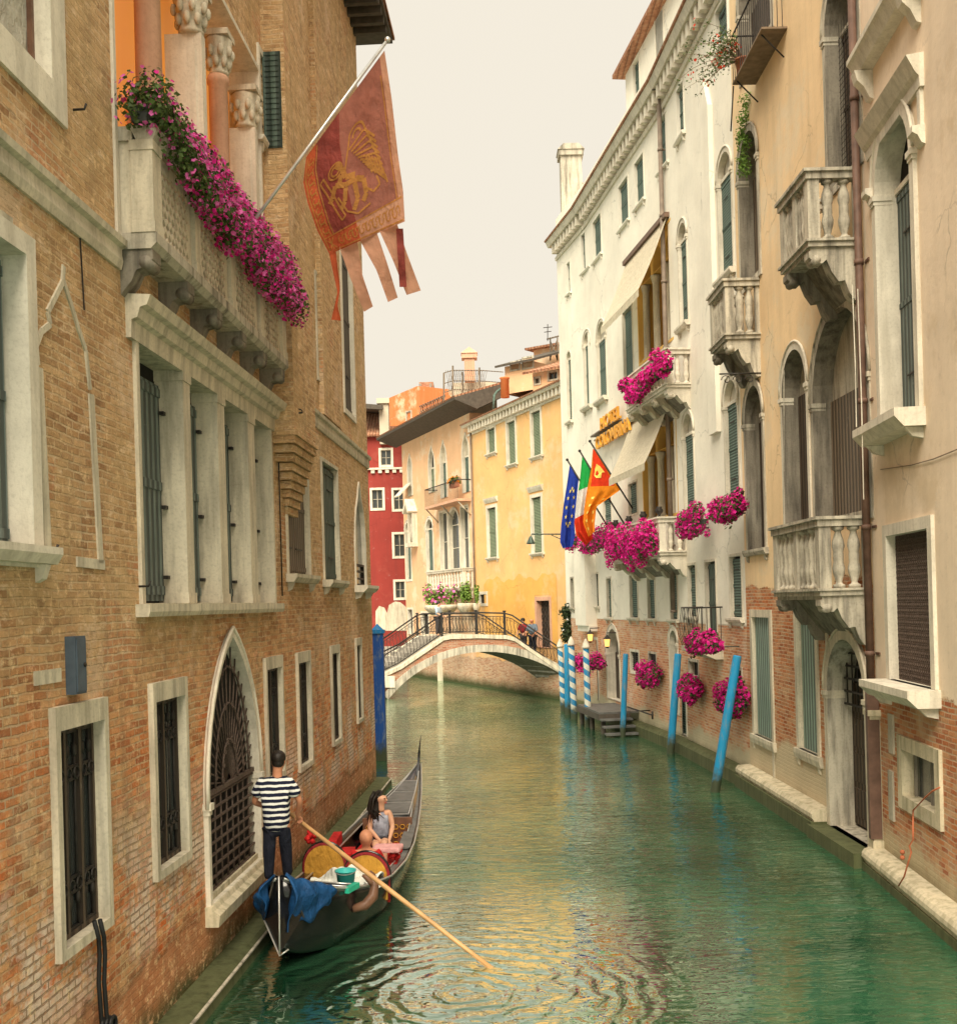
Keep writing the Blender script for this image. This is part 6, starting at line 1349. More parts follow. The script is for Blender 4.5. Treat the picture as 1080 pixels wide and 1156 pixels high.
# deck profile of the near face from the photograph
dk_ = [BR.pix(x, y) for x, y in ((432, 763), (452, 751), (500, 718.5), (508, 717), (540, 716), (571, 717), (580, 719.5), (620, 747), (634, 757), (650, 768))]
dk_[0] = (-1.2, dk_[0][1]-.3); dk_ = sorted(dk_)
def deck(u):
    for (a, c), (e, f) in zip(dk_[:-1], dk_[1:]):
        if a <= u <= e: return c+(f-c)*(u-a)/(e-a)
    return dk_[0][1] if u < dk_[0][0] else dk_[-1][1]
BR.n = Vector((.47, -.883, 0)); s0, s1 = .0, 10.0; rise = 2.22; zs0 = -.02
hw_ = (s1-s0)/2; Rr = (hw_**2+rise**2)/(2*rise); cz = zs0+rise-Rr; cu_ = (s0+s1)/2
def arch(u, e=0.): return cz+math.sqrt(max(0, (Rr+e)**2-(u-cu_)**2))
NS = 40; us = [s0+(s1-s0)*i/NS for i in range(NS+1)]
def bface(mb, d, lo, hi):
    for u_a, u_b in zip(us[:-1], us[1:]): mb.add([BR.pt(u_a, lo(u_a), d), BR.pt(u_b, lo(u_b), d), BR.pt(u_b, hi(u_b), d), BR.pt(u_a, hi(u_a), d)], [(0, 1, 2, 3)])
q = MB()
for d in (0, -BWD): bface(q, d, lambda u: arch(u), lambda u: max(arch(u)+.02, deck(u)-.18))
for d0_, d1_, u0_, u1_ in ((0, -BWD, -3.5, s0),):
    n_ = 8
    for i in range(n_):
        a, c = u0_+(u1_-u0_)*i/n_, u0_+(u1_-u0_)*(i+1)/n_
        q.hexa([BR.pt(a, -1, 0), BR.pt(c, -1, 0), BR.pt(c, -1, -BWD), BR.pt(a, -1, -BWD), BR.pt(a, deck(a)-.18, 0), BR.pt(c, deck(c)-.18, 0), BR.pt(c, deck(c)-.18, -BWD), BR.pt(a, deck(a)-.18, -BWD)])
q.build('spandrel_wall', 'bbrick', b)
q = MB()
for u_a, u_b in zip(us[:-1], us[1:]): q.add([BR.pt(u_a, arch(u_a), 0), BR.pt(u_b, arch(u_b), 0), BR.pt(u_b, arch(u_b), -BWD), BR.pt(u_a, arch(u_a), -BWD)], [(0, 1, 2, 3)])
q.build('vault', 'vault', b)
nv = 13; qs = {0: MB(), 1: MB()}
for i in range(nv):
    t0 = math.atan2(arch(s0)-cz, s0-cu_); t1 = math.atan2(arch(s1)-cz, s1-cu_); ta = t0+(t1-t0)*i/nv; tb = t0+(t1-t0)*(i+1)/nv-.006; p_ = .07 if i % 3 == 0 else .05
    for kq, d in enumerate((0, -BWD-.05)):
        q = qs[kq]; f_ = lambda t, r: BR.pt(cu_+r*math.cos(t), cz+r*math.sin(t), 0)
        for j in range(3):
            aa, bb = ta+(tb-ta)*j/3, ta+(tb-ta)*(j+1)/3
            P4 = [(cu_+r*math.cos(t), cz+r*math.sin(t)) for t, r in ((aa, Rr-.01), (bb, Rr-.01), (bb, Rr+.32), (aa, Rr+.32))]
            q.hexa([BR.pt(*P4[0], d), BR.pt(*P4[1], d), BR.pt(*P4[1], d+p_), BR.pt(*P4[0], d+p_), BR.pt(*P4[3], d), BR.pt(*P4[2], d), BR.pt(*P4[2], d+p_), BR.pt(*P4[3], d+p_)])
for q in qs.values(): q.build('arch_ring', 'stoneG', b)
q = MB(); ud = [-3.4]+[u for u, _ in dk_ if -3.4 < u < BL+.6]+[BL+.6]
for a, c in zip(ud[:-1], ud[1:]):
    for d0_, d1_ in ((.10, -.30), (-BWD+.30, -BWD-.10)):
        q.hexa([BR.pt(a, deck(a)-.18, d0_), BR.pt(c, deck(c)-.18, d0_), BR.pt(c, deck(c)-.18, d1_), BR.pt(a, deck(a)-.18, d1_), BR.pt(a, deck(a), d0_), BR.pt(c, deck(c), d0_), BR.pt(c, deck(c), d1_), BR.pt(a, deck(a), d1_)])
q.build('coping', 'stone', b)
q = MB(); n_ = 36
for i in range(n_):
    a = -3.4+(BL+4.0)*i/n_; c = a+(BL+4.0)/n_; z_ = max(deck(a), deck(c))-.06; q.bx(BR, a, c, z_-.22, z_, -BWD+.3, -.3)
q.build('steps', 'pave', b)
for d, nm in ((-.1, 'near'), (-BWD+.1, 'far')):
    rl = MB(); um = [-.3]+[u for u, _ in dk_ if .3 < u < BL-.3]+[BL-.2]
    pts = [BR.pt(u, deck(u)+1.0, d) for u in um]; rl.tube(pts, .038, 6); rl.tube([p-Vector((0, 0, .88)) for p in pts], .022, 5); rl.tube([p-Vector((0, 0, .16)) for p in pts], .018, 5)
    nb_ = 56
    for i in range(nb_):
        u = um[0]+(um[-1]-um[0])*(i+.5)/nb_; z_ = deck(u)
        rl.tube([BR.pt(u, z_+.12, d), BR.pt(u+.03, z_+.35, d+.02), BR.pt(u-.03, z_+.6, d+.02), BR.pt(u, z_+.84, d)], .017, 4)
        rl.tube([BR.pt(u+.06+.05*math.cos(t), z_+.72+.05*math.sin(t), d) for t in np.linspace(0, 2*PI, 7)[:-1]], .009, 3, closed=True)
        rl.tube([BR.pt(u+.06+.06*math.cos(t), z_+.24+.06*math.sin(t), d) for t in np.linspace(0, 2*PI, 7)[:-1]], .009, 3, closed=True)
    ro = rl.build('railing', 'rustk' if 'rustk' in m else 'iron', b)
    for u in (um[0], dk_[2][0] if len(dk_) > 3 else 2, BL/2, dk_[5][0], um[-1]):
        q = MB(); q.bx(BR, u-.04, u+.04, deck(u), deck(u)+1.06, d-.04, d+.04); q.bx(BR, u-.055, u+.055, deck(u)+1.061, deck(u)+1.12, d-.055, d+.055); q.build('post', 'iron', ro)
q = MB(); q.bx(BR, -.9, .35, deck(0)-.75, deck(0)-.2, -.1, .14); q.build('abutment_block', 'stoneW', b)
# old landing post seen below the arch
q = MB(); g = G(500, 768); q.box(g.x-.3, g.x+.3, g.y-.3, g.y+.3, -1, 1.9); q.box(g.x-.42, g.x+.42, g.y-.42, g.y+.42, 1.901, 2.1); o = q.build('stone_pier', 'stone', None); tag(o, 'grey stone pier standing in the water under the bridge', 'pier')
# ================================================================ GONDOLA
GS = [  # Y, centre x, half width, sheer z, keel z
    (13.55, -2.50, .04, 1.12, .32), (13.8, -2.45, .22, .98, .14), (14.1, -2.40, .38, .86, .04), (14.5, -2.32, .50, .74, -.04), (15.1, -2.20, .60, .62, -.1), (16.0, -2.03, .67, .53, -.14),
    (17.2, -1.92, .69, .48, -.15), (18.4, -1.84, .66, .48, -.15), (19.6, -1.76, .58, .53, -.12), (20.8, -1.66, .46, .62, -.08), (22.0, -1.56, .32, .68, -.02), (23.1, -1.47, .18, .78, .10), (24.0, -1.41, .07, .88, .35), (24.35, -1.39, .03, .94, .5)]
def gsec(Y):
    for a, c in zip(GS[:-1], GS[1:]):
        if a[0] <= Y <= c[0]:
            t = (Y-a[0])/(c[0]-a[0]); return [a[i]+(c[i]-a[i])*t for i in range(5)]
    return list(GS[0] if Y < GS[0][0] else GS[-1])
gd = thing('gondola', 'long black gondola with red seats and blue tarpaulin moored along the brick palace', 'gondola', (-2., 18.5, 0))
YS_ = [13.55+(24.35-13.55)*i/54 for i in range(55)]
prof = [(-1, 1), (-.97, .8), (-.86, .35), (-.62, .05), (-.3, 0), (0, 0), (.3, 0), (.62, .05), (.86, .35), (.97, .8), (1, 1)]
q = MB(); nP = len(prof)
for Y in YS_:
    _, cx_, hw, zs, zk = gsec(Y); q.v += [(cx_+a*hw, Y, zk+(zs-zk)*c) for a, c in prof]
for i in range(54):
    for j in range(nP-1): q.f.append((i*nP+j, i*nP+j+1, (i+1)*nP+j+1, (i+1)*nP+j)); q.mi.append(0); q.sm.append(True)
hull = q.build('hull', 'black', gd)
sol = hull.modifiers.new('t', 'SOLIDIFY'); sol.thickness = .03
for sg_ in (-1, 1):
    q = MB(); pts = []; 
    for Y in YS_: _, cx_, hw, zs, zk = gsec(Y); pts.append(Vector((cx_+sg_*(hw+.012), Y, zs+.01)))
    q.tube(pts, .016, 5); q.build('gunwale_trim', 'chrome', gd)
    q = MB()
    for i in range(len(YS_)-1):
        c8 = []
        for Y in (YS_[i], YS_[i+1]):
            _, cx_, hw, zs, zk = gsec(Y); w_ = min(.13, hw*.8); c8.append(((cx_+sg_*hw, Y, zs), (cx_+sg_*(hw-w_), Y, zs), (cx_+sg_*(hw-w_), Y, zs-.03), (cx_+sg_*hw, Y, zs-.03)))
        a, c = c8; q.add(list(a)+list(c), [(0, 1, 5, 4), (1, 2, 6, 5), (2, 3, 7, 6), (3, 0, 4, 7)])
    q.build('side_deck', 'black' if sg_ < 0 else 'deck', gd)
    q = MB(); q.tube([Vector((gsec(Y)[1]+sg_*(max(.02, gsec(Y)[2]-.14)), Y, gsec(Y)[3]+.012)) for Y in YS_ if 15.2 < Y < 23.2], .012, 4); q.build('inner_trim', 'chrome', gd)
def gdeck(y0, y1, dz, mat, nm, camber=.05, n=14, inset=.03):
    q = MB()
    for i in range(n+1):
        Y = y0+(y1-y0)*i/n; _, cx_, hw, zs, zk = gsec(Y)
        for j in range(7): t = -1+j/3; q.v.append((cx_+t*max(.01, hw-inset), Y, zs+dz+camber*(1-t*t)))
    for i in range(n):
        for j in range(6): q.f.append((i*7+j, i*7+j+1, (i+1)*7+j+1, (i+1)*7+j)); q.mi.append(0); q.sm.append(False)
    return q.build(nm, mat, gd)
gdeck(13.6, 15.35, -.02, 'black', 'stern_deck', .02); gdeck(20.1, 24.3, -.01, 'black', 'bow_deck', .05); gdeck(15.3, 20.2, -.32, 'redc', 'floor', 0, 14, .14)
def gbox(x0, x1, y0, y1, z0, z1, mat, nm, par=gd):
    q = MB(); q.box(x0, x1, y0, y1, z0, z1); return q.build(nm, mat, par)
# bow deck carved panels
q = MB()
for y0, y1 in ((20.3, 21.0), (21.15, 21.9), (22.05, 22.8)):
    c8 = []
    for Y in (y0, y1): _, cx_, hw, zs, zk = gsec(Y); c8 += [(cx_-hw*.62, Y, zs+.035), (cx_+hw*.62, Y, zs+.035)]
    q.hexa([Vector(v) for v in (c8[0], c8[1], c8[3], c8[2])]+[Vector(v)+Vector((0, 0, .035)) for v in (c8[0], c8[1], c8[3], c8[2])])
q.build('carved_panels', 'deck', gd)
q = MB(); 
for sg_ in (-1, 1): q.tube([Vector((gsec(Y)[1]+sg_*gsec(Y)[2]*.66, Y, gsec(Y)[3]+.06)) for Y in (20.2, 21, 22, 23, 23.6)], .014, 4)
for Y in (20.2, 21.07, 22.0, 22.85): q.tube([Vector((gsec(Y)[1]+t*gsec(Y)[2]*.66, Y, gsec(Y)[3]+.06)) for t in (-1, 1)], .014, 4)
q.build('deck_trim', 'chrome', gd)
# bow iron: blade rising to a thin tip
q = MB(); fy = Fr((-1.385, 24.0), (-1.385, 25.0), (1, 0))
q.prism(fy, [(-.65, .84), (.2, .72), (.34, .88), (.33, 1.02), (.36, 1.16), (.33, 1.2), (.22, 1.1), (.1, 1.03), (-.25, .93)], -.025, .025); q.tube([(-1.385, 24.34, 1.15), (-1.375, 24.36, 1.28), (-1.35, 24.36, 1.45), (-1.33, 24.36, 1.56)], [.03, .018, .012, .006], 6); q.build('bow_iron', 'black', gd)
# stern post: tall folded black prow piece
q = MB(); fs = Fr((-2.50, 13.3), (-2.50, 14.4), (1, 0)); cx_ = -2.50
B_ = [(cx_, 13.42, .26), (cx_-.24, 13.75, .62), (cx_+.24, 13.75, .62), (cx_-.07, 13.62, 1.16), (cx_+.07, 13.62, 1.16), (cx_, 13.5, 1.17), (cx_, 14.1, .6), (cx_, 13.75, 1.12)]
q.add([Vector(v) for v in B_], [(0, 5, 3, 1), (0, 2, 4, 5), (1, 3, 7, 6), (2, 6, 7, 4), (3, 5, 4, 7), (0, 1, 6, 2)]); st_ = q.build('stern_post', 'black', gd)
for pts in ([(cx_, 13.40, .26), (cx_, 13.485, 1.17)], [(cx_-.245, 13.74, .60), (cx_-.07, 13.61, 1.17)], [(cx_+.245, 13.74, .60), (cx_+.07, 13.61, 1.17)], [(cx_-.24, 13.73, .58), (cx_, 13.40, .24), (cx_+.1, 13.45, .3)]): q = MB(); q.tube(pts, .012, 5); q.build('stern_trim', 'chrome' if pts[0][0] == cx_ or len(pts) > 2 else 'eave', st_)
# seats: two rounded gold backs with dark red piping, red cushions, black bench
sit = None
for k_, (px, Yc, w_) in enumerate(((366, 16.35, .30), (413, 15.95, .31))):
    c = P(px, 972, Yc); zb = .38-.07*k_; rz = .33
    fr = Fr((c.x-w_, Yc+.02), (c.x+w_, Yc-.02), (0, -1)); pts = [(w_-w_*math.cos(PI*i/16), zb+.22+rz*math.sin(PI*i/16)) for i in range(17)]; poly = [(0, zb-.1)]+pts+[(2*w_, zb-.1)]
    q = MB(); q.prism(fr, poly[::-1], -.10, .0); bk = q.build('seat_back', 'goldc', gd)
    q = MB(); q.tube([fr.pt(u, z, -.03) for u, z in poly], .032, 8); q.build('piping', 'dred', bk); q = MB(); q.tube([fr.pt(w_+(u-w_)*1.09, zb+(z-zb)*1.06, -.06) for u, z in poly], .02, 6); q.build('outer_frame', 'black', bk)
    q = MB(); q.prism(fr, [(w_+(u-w_)*.97, z) for u, z in poly[::-1]], -.20, -.101); q.build('back_cushion', 'redc', bk)
    gbox(c.x-w_, c.x+w_, Yc+.2, Yc+.75, .12, .40, 'redc', 'seat_cushion')
gbox(-2.45, -2.15, 18.0, 18.55, .14, .42, 'redc', 'side_seat'); gbox(-2.52, -2.38, 17.9, 18.65, .42, .66, 'redc', 'side_seat_back')
gbox(-1.98, -1.45, 18.1, 18.7, .12, .42, 'redc', 'side_seat'); gbox(-1.50, -1.34, 16.9, 18.0, .25, .50, 'redc', 'side_cushion'); gbox(-2.5, -2.34, 16.8, 17.8, .25, .50, 'redc', 'side_cushion')
q = MB(); c = Vector((-1.62, 19.75, .48)); q.box(-2.15, -1.28, 19.72, 19.78, .1, .66); q.build('carved_bulkhead', 'wood2', gd)
q = MB()
for i in range(7):
    for j in range(3): cc = Vector((-2.05+i*.12, 19.705, .2+j*.15)); q.tube([cc+Vector((.045*math.cos(t), 0, .045*math.sin(t))) for t in np.linspace(0, 2*PI, 7)[:-1]], .010, 4, closed=True)
q.build('gilt_carving', 'goldc', gd)
gbox(-2.72, -1.62, 15.32, 15.78, .22, .52, 'black', 'bench')
q = MB(); q.hexa([Vector(v) for v in ((-1.38, 17.9, .5), (-1.25, 17.9, .5), (-1.22, 19.0, .53), (-1.36, 19.0, .53), (-1.40, 17.9, .53), (-1.2, 17.9, .53), (-1.2, 19.0, .56), (-1.38, 19.0, .56))]); q.build('side_board', 'deck', gd)
# forcola (curved oar rest)
q = MB(); f = lambda px, py, Y: P(px, py, Y)
pts = [f(398, 1026, 14.75), f(412, 1022, 14.8), f(421, 1012, 14.9), (f(423, 1000, 14.95)), f(420, 988, 15.0), f(417, 984, 15.0)]
q.tube(pts, [.05, .07, .075, .06, .05, .03], 8); q.tube([f(421, 998, 14.95), f(413, 990, 14.97), f(409, 988, 14.97)], [.05, .035, .02], 8); q.build('oar_rest', 'wood2', gd)
# red tassels/flowers and brass
for px, py, Y in ((347, 943, 17.2), (352, 947, 17.1), (445, 967, 16.9), (448, 958, 17.6)):
    c = P(px, py, Y); q = MB()
    for i in range(9): a = Vector(rng.normal(size=3)).normalized()*.06; q.ball(c+a, .04, 6, 5)
    q.build('red_tassel', 'redc', gd)
# loose things on board ----------------------------------------------------------
def sheet(name, mat, fn, nu, nv, th=.006, **k):
    q = MB(); q.grid(fn, nu, nv); o = q.build(name, mat, k.get('par')); md = o.modifiers.new('t', 'SOLIDIFY'); md.thickness = th; return o
def clothfn(s, t):
    x = -2.42+.92*s; y = 15.35+.62*t; a = math.exp(-((s-.5)/.28)**2)*.2*math.sin(PI*min(1, t*1.1))
    z = .56+a+.035*math.sin(s*17+t*5)+.03*math.sin(t*13-s*9)+.02*math.sin(s*31+t*11)
    return Vector((x+.05*math.sin(t*9), y+.05*math.sin(s*11), max(.535, z)))
o = sheet('cloth', 'whitec', clothfn, 36, 26); tag(o, 'crumpled white cloth lying behind the golden seat backs', 'cloth')
c = P(391, 1012, 15.0); c.z = .66
bk = thing('bucket', 'small turquoise bucket on the stern deck of the gondola', 'bucket', tuple(c))
q = MB(); q.lathe(c, [(.10, 0), (.105, .01), (.135, .2), (.145, .2), (.145, .215), (.125, .21), (.10, .02)], 20); q.build('shell', 'teal', bk)
q = MB(); q.tube([c+Vector((.145*math.cos(t), .02*math.sin(t)-.145*abs(math.sin(t))*.9, .21-.03*abs(math.sin(t)))) for t in np.linspace(PI, 2*PI, 12)], .006, 4); q.build('handle', 'chrome', bk)
c = P(372, 1020, 14.75); c.z = .70
tr = thing('tray', 'flat silver and black tray beside the turquoise bucket', 'tray', tuple(c))
fr = Fr((c.x-.36, c.y+.08), (c.x+.30, c.y-.16), (0, -1)); q = MB(); q.bx(fr, 0, .68, c.z, c.z+.03, -.16, .1); q.build('panel', 'black', tr)
for d in (-.16, -.03, .1): q = MB(); q.tube([fr.pt(0, c.z+.04, d), fr.pt(.68, c.z+.04, d)], .014, 5); q.build('bar', 'chrome', tr)
q = MB(); q.bx(fr, .66, .74, c.z-.01, c.z+.06, -.2, .12); q.build('end_cap', 'tealg', tr)
# tarpaulin draped over both stern flanks
def tarp(sgn):
    def fn(s, t):
        Y = 13.50+(.68 if sgn > 0 else .95)*s; _, cx2, hw, zs, zk = gsec(Y); hw = max(hw, .06)
        drop = (.66*(1-.6*s)+.05*math.sin(s*13)) if sgn > 0 else (.40+.05*math.sin(s*9))
        if t < .18: x = cx2+sgn*(hw*(.80+.2*t/.18)+.02); z = zs+.045+.02*math.sin(s*19)
        else:
            k = (t-.18)/.82; bulge = (.06+.05*math.sin(s*16+k*4)+.03*math.sin(s*37))*math.sin(PI*min(1, k*1.15+.05)); x = cx2+sgn*(hw*(1-.25*k*k)+.03+bulge+(.12*k if sgn < 0 else 0)); z = zs+.03-k*drop
        return Vector((x, Y+.03*math.sin(t*9+s*4), z))
    return fn
for sg_, lab in ((-1, 'blue tarpaulin folded over the stern side next to the palace wall'), (1, 'blue tarpaulin folded over the stern side facing the open canal')):
    o = sheet('tarpaulin', 'tarp', tarp(sg_), 26, 18, .012); tag(o, lab, 'tarpaulin', 'blue tarpaulins on the gondola stern')
c = P(437, 959, 16.9)
o = None; q = MB(); q.bx(Fr((c.x-.22, c.y+.05), (c.x+.2, c.y), (0, -1)), 0, .44, c.z-.03, c.z+.05, -.2, .16); o = q.build('cushion', 'pinkc', None); md = o.modifiers.new('b', 'BEVEL'); md.width = .03; md.segments = 3; tag(o, 'pale pink flat cushion in front of the seated woman', 'cushion')
# oar
a = P(336, 925, 14.75); g = G(553, 1092); d_ = (g-a).normalized(); a = a-d_*.25
ro = thing('oar', 'long varnished wooden oar reaching from the gondolier into the water', 'oar', tuple(g))
q = MB(); L_ = (g-a).length; q.tube([a, a+d_*L_*.5, a+d_*(L_*.85), g+d_*.15], [.026, .032, .028, .024], 10); q.build('shaft', 'wood', ro)
q = MB(); sd2 = d_.cross(Vector((0, 0, 1))).normalized(); up2 = sd2.cross(d_); p0 = g+d_*-.25; p1 = g+d_*1.0
q.hexa([p0-sd2*.03-up2*.012, p0+sd2*.03-up2*.012, p0+sd2*.03+up2*.012, p0-sd2*.03+up2*.012, p1-sd2*.09-up2*.008, p1+sd2*.09-up2*.008, p1+sd2*.09+up2*.008, p1-sd2*.09+up2*.008]); q.build('blade', 'wood', ro)
# ================================================================ PEOPLE
def hand(pts, edges, wrist, palm, dirv, side, r=.011, curl=.6, inward=None):
    """append palm and five fingers as chains of the same skin graph"""
    dirv = Vector(dirv).normalized(); side = Vector(side).normalized(); up = dirv.cross(side)
    inward = up if inward is None else Vector(inward).normalized()
    i0 = wrist; pc = len(pts); c = Vector(pts[wrist][:3])+dirv*.055; pts.append((*c, .026)); edges.append((i0, pc))
    for k, (s_, l_) in enumerate(((-.03, .062), (-.010, .072), (.010, .068), (.03, .052))):
        a = c+side*s_+dirv*.03; b_ = a+(dirv*(1-curl*.5)+inward*curl*.6).normalized()*l_*.55; e = b_+(dirv*(1-curl)+inward*curl*1.3).normalized()*l_*.5
        n_ = len(pts); pts += [(*a, r*1.05), (*b_, r*.9), (*e, r*.7)]; edges += [(pc, n_), (n_, n_+1), (n_+1, n_+2)]
    a = c-side*.032-dirv*.02; n_ = len(pts); b_ = a+(-side*.5+dirv*.6+inward*.5).normalized()*.04; e = b_+(dirv+inward*.8).normalized()*.03; pts += [(*a, r*1.1), (*b_, r), (*e, r*.8)]; edges += [(pc, n_), (n_, n_+1), (n_+1, n_+2)]
def headparts(root, hc, fwd, s, skinm, hairm=None, hair=None, glasses=False):
    """head detail placed on the skin head: nose, ears, eyes, mouth, hair cap"""
    fwd = Vector(fwd).normalized(); up = Vector((0, 0, 1)); sd = fwd.cross(up).normalized(); hc = Vector(hc)
    for sg_ in (-1, 1):
        q = MB(); q.ball(hc+sd*sg_*.076*s-up*.005*s, (.014*s, .02*s, .032*s), 8, 6); q.build('ear', skinm, root)
        q = MB(); q.ball(hc+fwd*.088*s+sd*sg_*.032*s+up*.012*s, .011*s, 8, 6); q.build('eye', 'hair', root)
    q = MB(); q.ball(hc+fwd*.104*s-up*.02*s, (.014*s, .014*s, .024*s), 8, 6); q.build('nose', skinm, root)
    q = MB(); q.ball(hc+fwd*.088*s-up*.062*s, (.024*s, .018*s, .007*s), 8, 5); q.build('mouth', 'redc', root)
def person(label, J, skinm='skin', clothes=(), group=None, headf=(0, -1, 0), hs=1., hair=None):
    """J: dict of joints (world). Builds body (one surface), then clothing shells."""
    t = thing('person', label, 'person', tuple(J['root']), group)
    V = []; E = []; id_ = {}
    def add(n, p, r, par=None):
        id_[n] = len(V); V.append((*Vector(p), r)); 
        if par: E.append((id_[par], id_[n]))
    add('pelvis', J['pelvis'], .13*J.get('w', 1)); add('waist', Vector(J['pelvis']).lerp(Vector(J['chest']), .45), .115*J.get('w', 1), 'pelvis'); add('chest', J['chest'], .14*J.get('w', 1), 'waist'); add('neckb', J['neck'], .065, 'chest')
    hd = Vector(J['head']); add('chin', Vector(J['neck']).lerp(hd, .5), .066*hs, 'neckb'); add('head', hd, .108*hs, 'chin'); add('crown', hd+Vector((0, 0, .065*hs)), .09*hs, 'head')
    for s_ in ('l', 'r'):
        add('sh'+s_, J['sh'+s_], .062, 'chest'); add('el'+s_, J['el'+s_], .042, 'sh'+s_); add('fa'+s_, Vector(J['el'+s_]).lerp(Vector(J['wr'+s_]), .35), .041, 'el'+s_); add('wr'+s_, J['wr'+s_], .027, 'fa'+s_)
        hdv = Vector(J.get('hd'+s_, Vector(J['wr'+s_])-Vector(J['el'+s_]))); hand(V, E, id_['wr'+s_], None, hdv, hdv.cross(Vector(J.get('hu'+s_, (0, 0, 1)))), curl=J.get('curl', .5))
        add('hip'+s_, J['hip'+s_], .095, 'pelvis'); add('kn'+s_, J['kn'+s_], .062, 'hip'+s_); add('cf'+s_, Vector(J['kn'+s_]).lerp(Vector(J['an'+s_]), .3), .06, 'kn'+s_); add('an'+s_, J['an'+s_], .04, 'cf'+s_); add('to'+s_, J['to'+s_], .034, 'an'+s_)
    body_ = skin('body', skinm, t, V, E, 2)
    return t, V, id_
def shell(t, name, mat, chain, sub=2):
    """clothing: [(points,radii) chains] sharing vertex 0"""
    V = []; E = []
    for pts in chain:
        prev = None
        for p, r in pts:
            key = None
            for i, v in enumerate(V):
                if (Vector(v[:3])-Vector(p)).length < 1e-4: key = i
            if key is None: key = len(V); V.append((*Vector(p), r))
            if prev is not None: E.append((prev, key))
            prev = key
    return skin(name, mat, t, V, E, sub)
def Vv(*a): return Vector(a)
# --- gondolier, seen from behind
gx, gy = -2.71, 14.45; zf_ = .80
fl_, fr_ = Vv(-2.80, 14.4, zf_), Vv(-2.58, 14.55, zf_)
J = dict(root=(gx, gy, zf_), pelvis=Vv(gx+.02, gy, 1.66), chest=Vv(gx+.02, gy+.02, 2.02), neck=Vv(gx+.04, gy+.03, 2.27), head=Vv(gx+.06, gy+.05, 2.42),
         shl=Vv(gx-.155, gy, 2.17), shr=Vv(gx+.20, gy+.01, 2.16), ell=Vv(gx-.27, gy+.03, 1.91), elr=Vv(gx+.32, gy+.06, 1.90), wrl=Vv(gx-.16, gy+.25, 1.80), wrr=Vv(gx+.26, gy+.20, 1.70),
         hipl=Vv(gx-.07, gy, 1.60), hipr=Vv(gx+.12, gy, 1.60), knl=Vv(-2.79, 14.42, 1.24), knr=Vv(-2.59, 14.53, 1.24), anl=fl_+Vv(0, 0, .08), anr=fr_+Vv(0, 0, .08), tol=fl_+Vv(-.02, .13, .04), tor=fr_+Vv(0, .13, .04), hdr=Vv(.05, .1, -.12), curl=.9)
t, V, ID = person('person in a navy and white striped jersey rowing from the gondola stern', J, 'skin')
hd = J['head']
sc_ = J['chest']; S2 = Vv(gx+.02, gy+.02, 2.20)
o = shell(t, 'striped_jersey', 'shirt', [[(Vv(gx+.02, gy, 1.50), .205), (Vv(gx+.02, gy, 1.74), .178), (sc_, .185), (S2, .10)], [(sc_+Vv(0, 0, .0), .185), (Vv(gx-.16, gy, 2.15), .098), (Vv(gx-.245, gy+.015, 1.97), .088)], [(sc_+Vv(0, 0, .0), .185), (Vv(gx+.205, gy+.01, 2.14), .098), (Vv(gx+.29, gy+.03, 1.96), .088)]])
shell(t, 'trousers', 'navy', [[(Vv(gx+.02, gy, 1.60), .11), (J['hipl']-Vv(0, 0, .06), .10), (J['knl'], .085), (J['anl']+Vv(0, 0, .03), .062)], [(Vv(gx+.02, gy, 1.60), .11), (J['hipr']-Vv(0, 0, .06), .10), (J['knr'], .085), (J['anr']+Vv(0, 0, .03), .062)]])
for f_ in (fl_, fr_): 
    q = MB(); q.ball(f_+Vv(-.005, .05, .05), (.055, .15, .055), 12, 8); sh_ = q.build('shoe', 'navy', t); q = MB(); q.ball(f_+Vv(-.005, .05, .02), (.06, .158, .028), 12, 6); q.build('sole', 'shoe', sh_)
q = MB(); q.ball(hd+Vv(0, -.012, .055), (.098, .112, .098), 16, 12); q.ball(hd+Vv(0, -.04, .0), (.082, .07, .075), 14, 10); q.build('hair', 'hair', t)
headparts(t, hd, (.15, 1, -.1), 1., 'skin')
# --- seated woman
wy = 18.45; wx = P(430, 950, wy).x
J = dict(root=(wx, wy, .42), pelvis=Vv(wx, wy+.05, .52), chest=Vv(wx+.0, wy+.02, .88), neck=Vv(wx+.01, wy+.0, 1.08), head=Vv(wx+.03, wy-.01, 1.22), shl=Vv(wx-.16, wy+.02, 1.0), shr=Vv(wx+.15, wy+.03, 1.01), ell=Vv(wx-.17, wy-.10, .74), elr=Vv(wx+.20, wy-.02, .76), wrl=Vv(wx+.0, wy-.28, .60), wrr=Vv(wx+.16, wy-.24, .58),
         hipl=Vv(wx-.08, wy-.02, .50), hipr=Vv(wx+.08, wy-.02, .50), knl=Vv(wx-.04, wy-.46, .56), knr=Vv(wx+.09, wy-.46, .60), anl=Vv(wx-.02, wy-.55, .2), anr=Vv(wx+.10, wy-.50, .2), tol=Vv(wx-.02, wy-.68, .15), tor=Vv(wx+.1, wy-.63, .15), w=.8)
t, V, ID = person('person with long dark hair in a grey patterned top seated in the gondola', J, 'skin2'); hd = J['head']
for i in range(22):
    q = MB() if i == 0 else q; a0 = .5*rng.normal(); p0 = hd+Vv(-.05+.04*rng.normal(), .05*rng.normal(), .13); q.tube([p0, p0+Vv(-.06, -.02+.03*rng.normal(), -.10), p0+Vv(-.085+.03*rng.normal(), -.04+.04*rng.normal(), -.28), p0+Vv(-.07+.05*rng.normal(), -.06+.04*rng.normal(), -.42-.08*rng.random())], [.016, .02, .016, .005], 5)
q.build('loose_hair', 'hair', t)
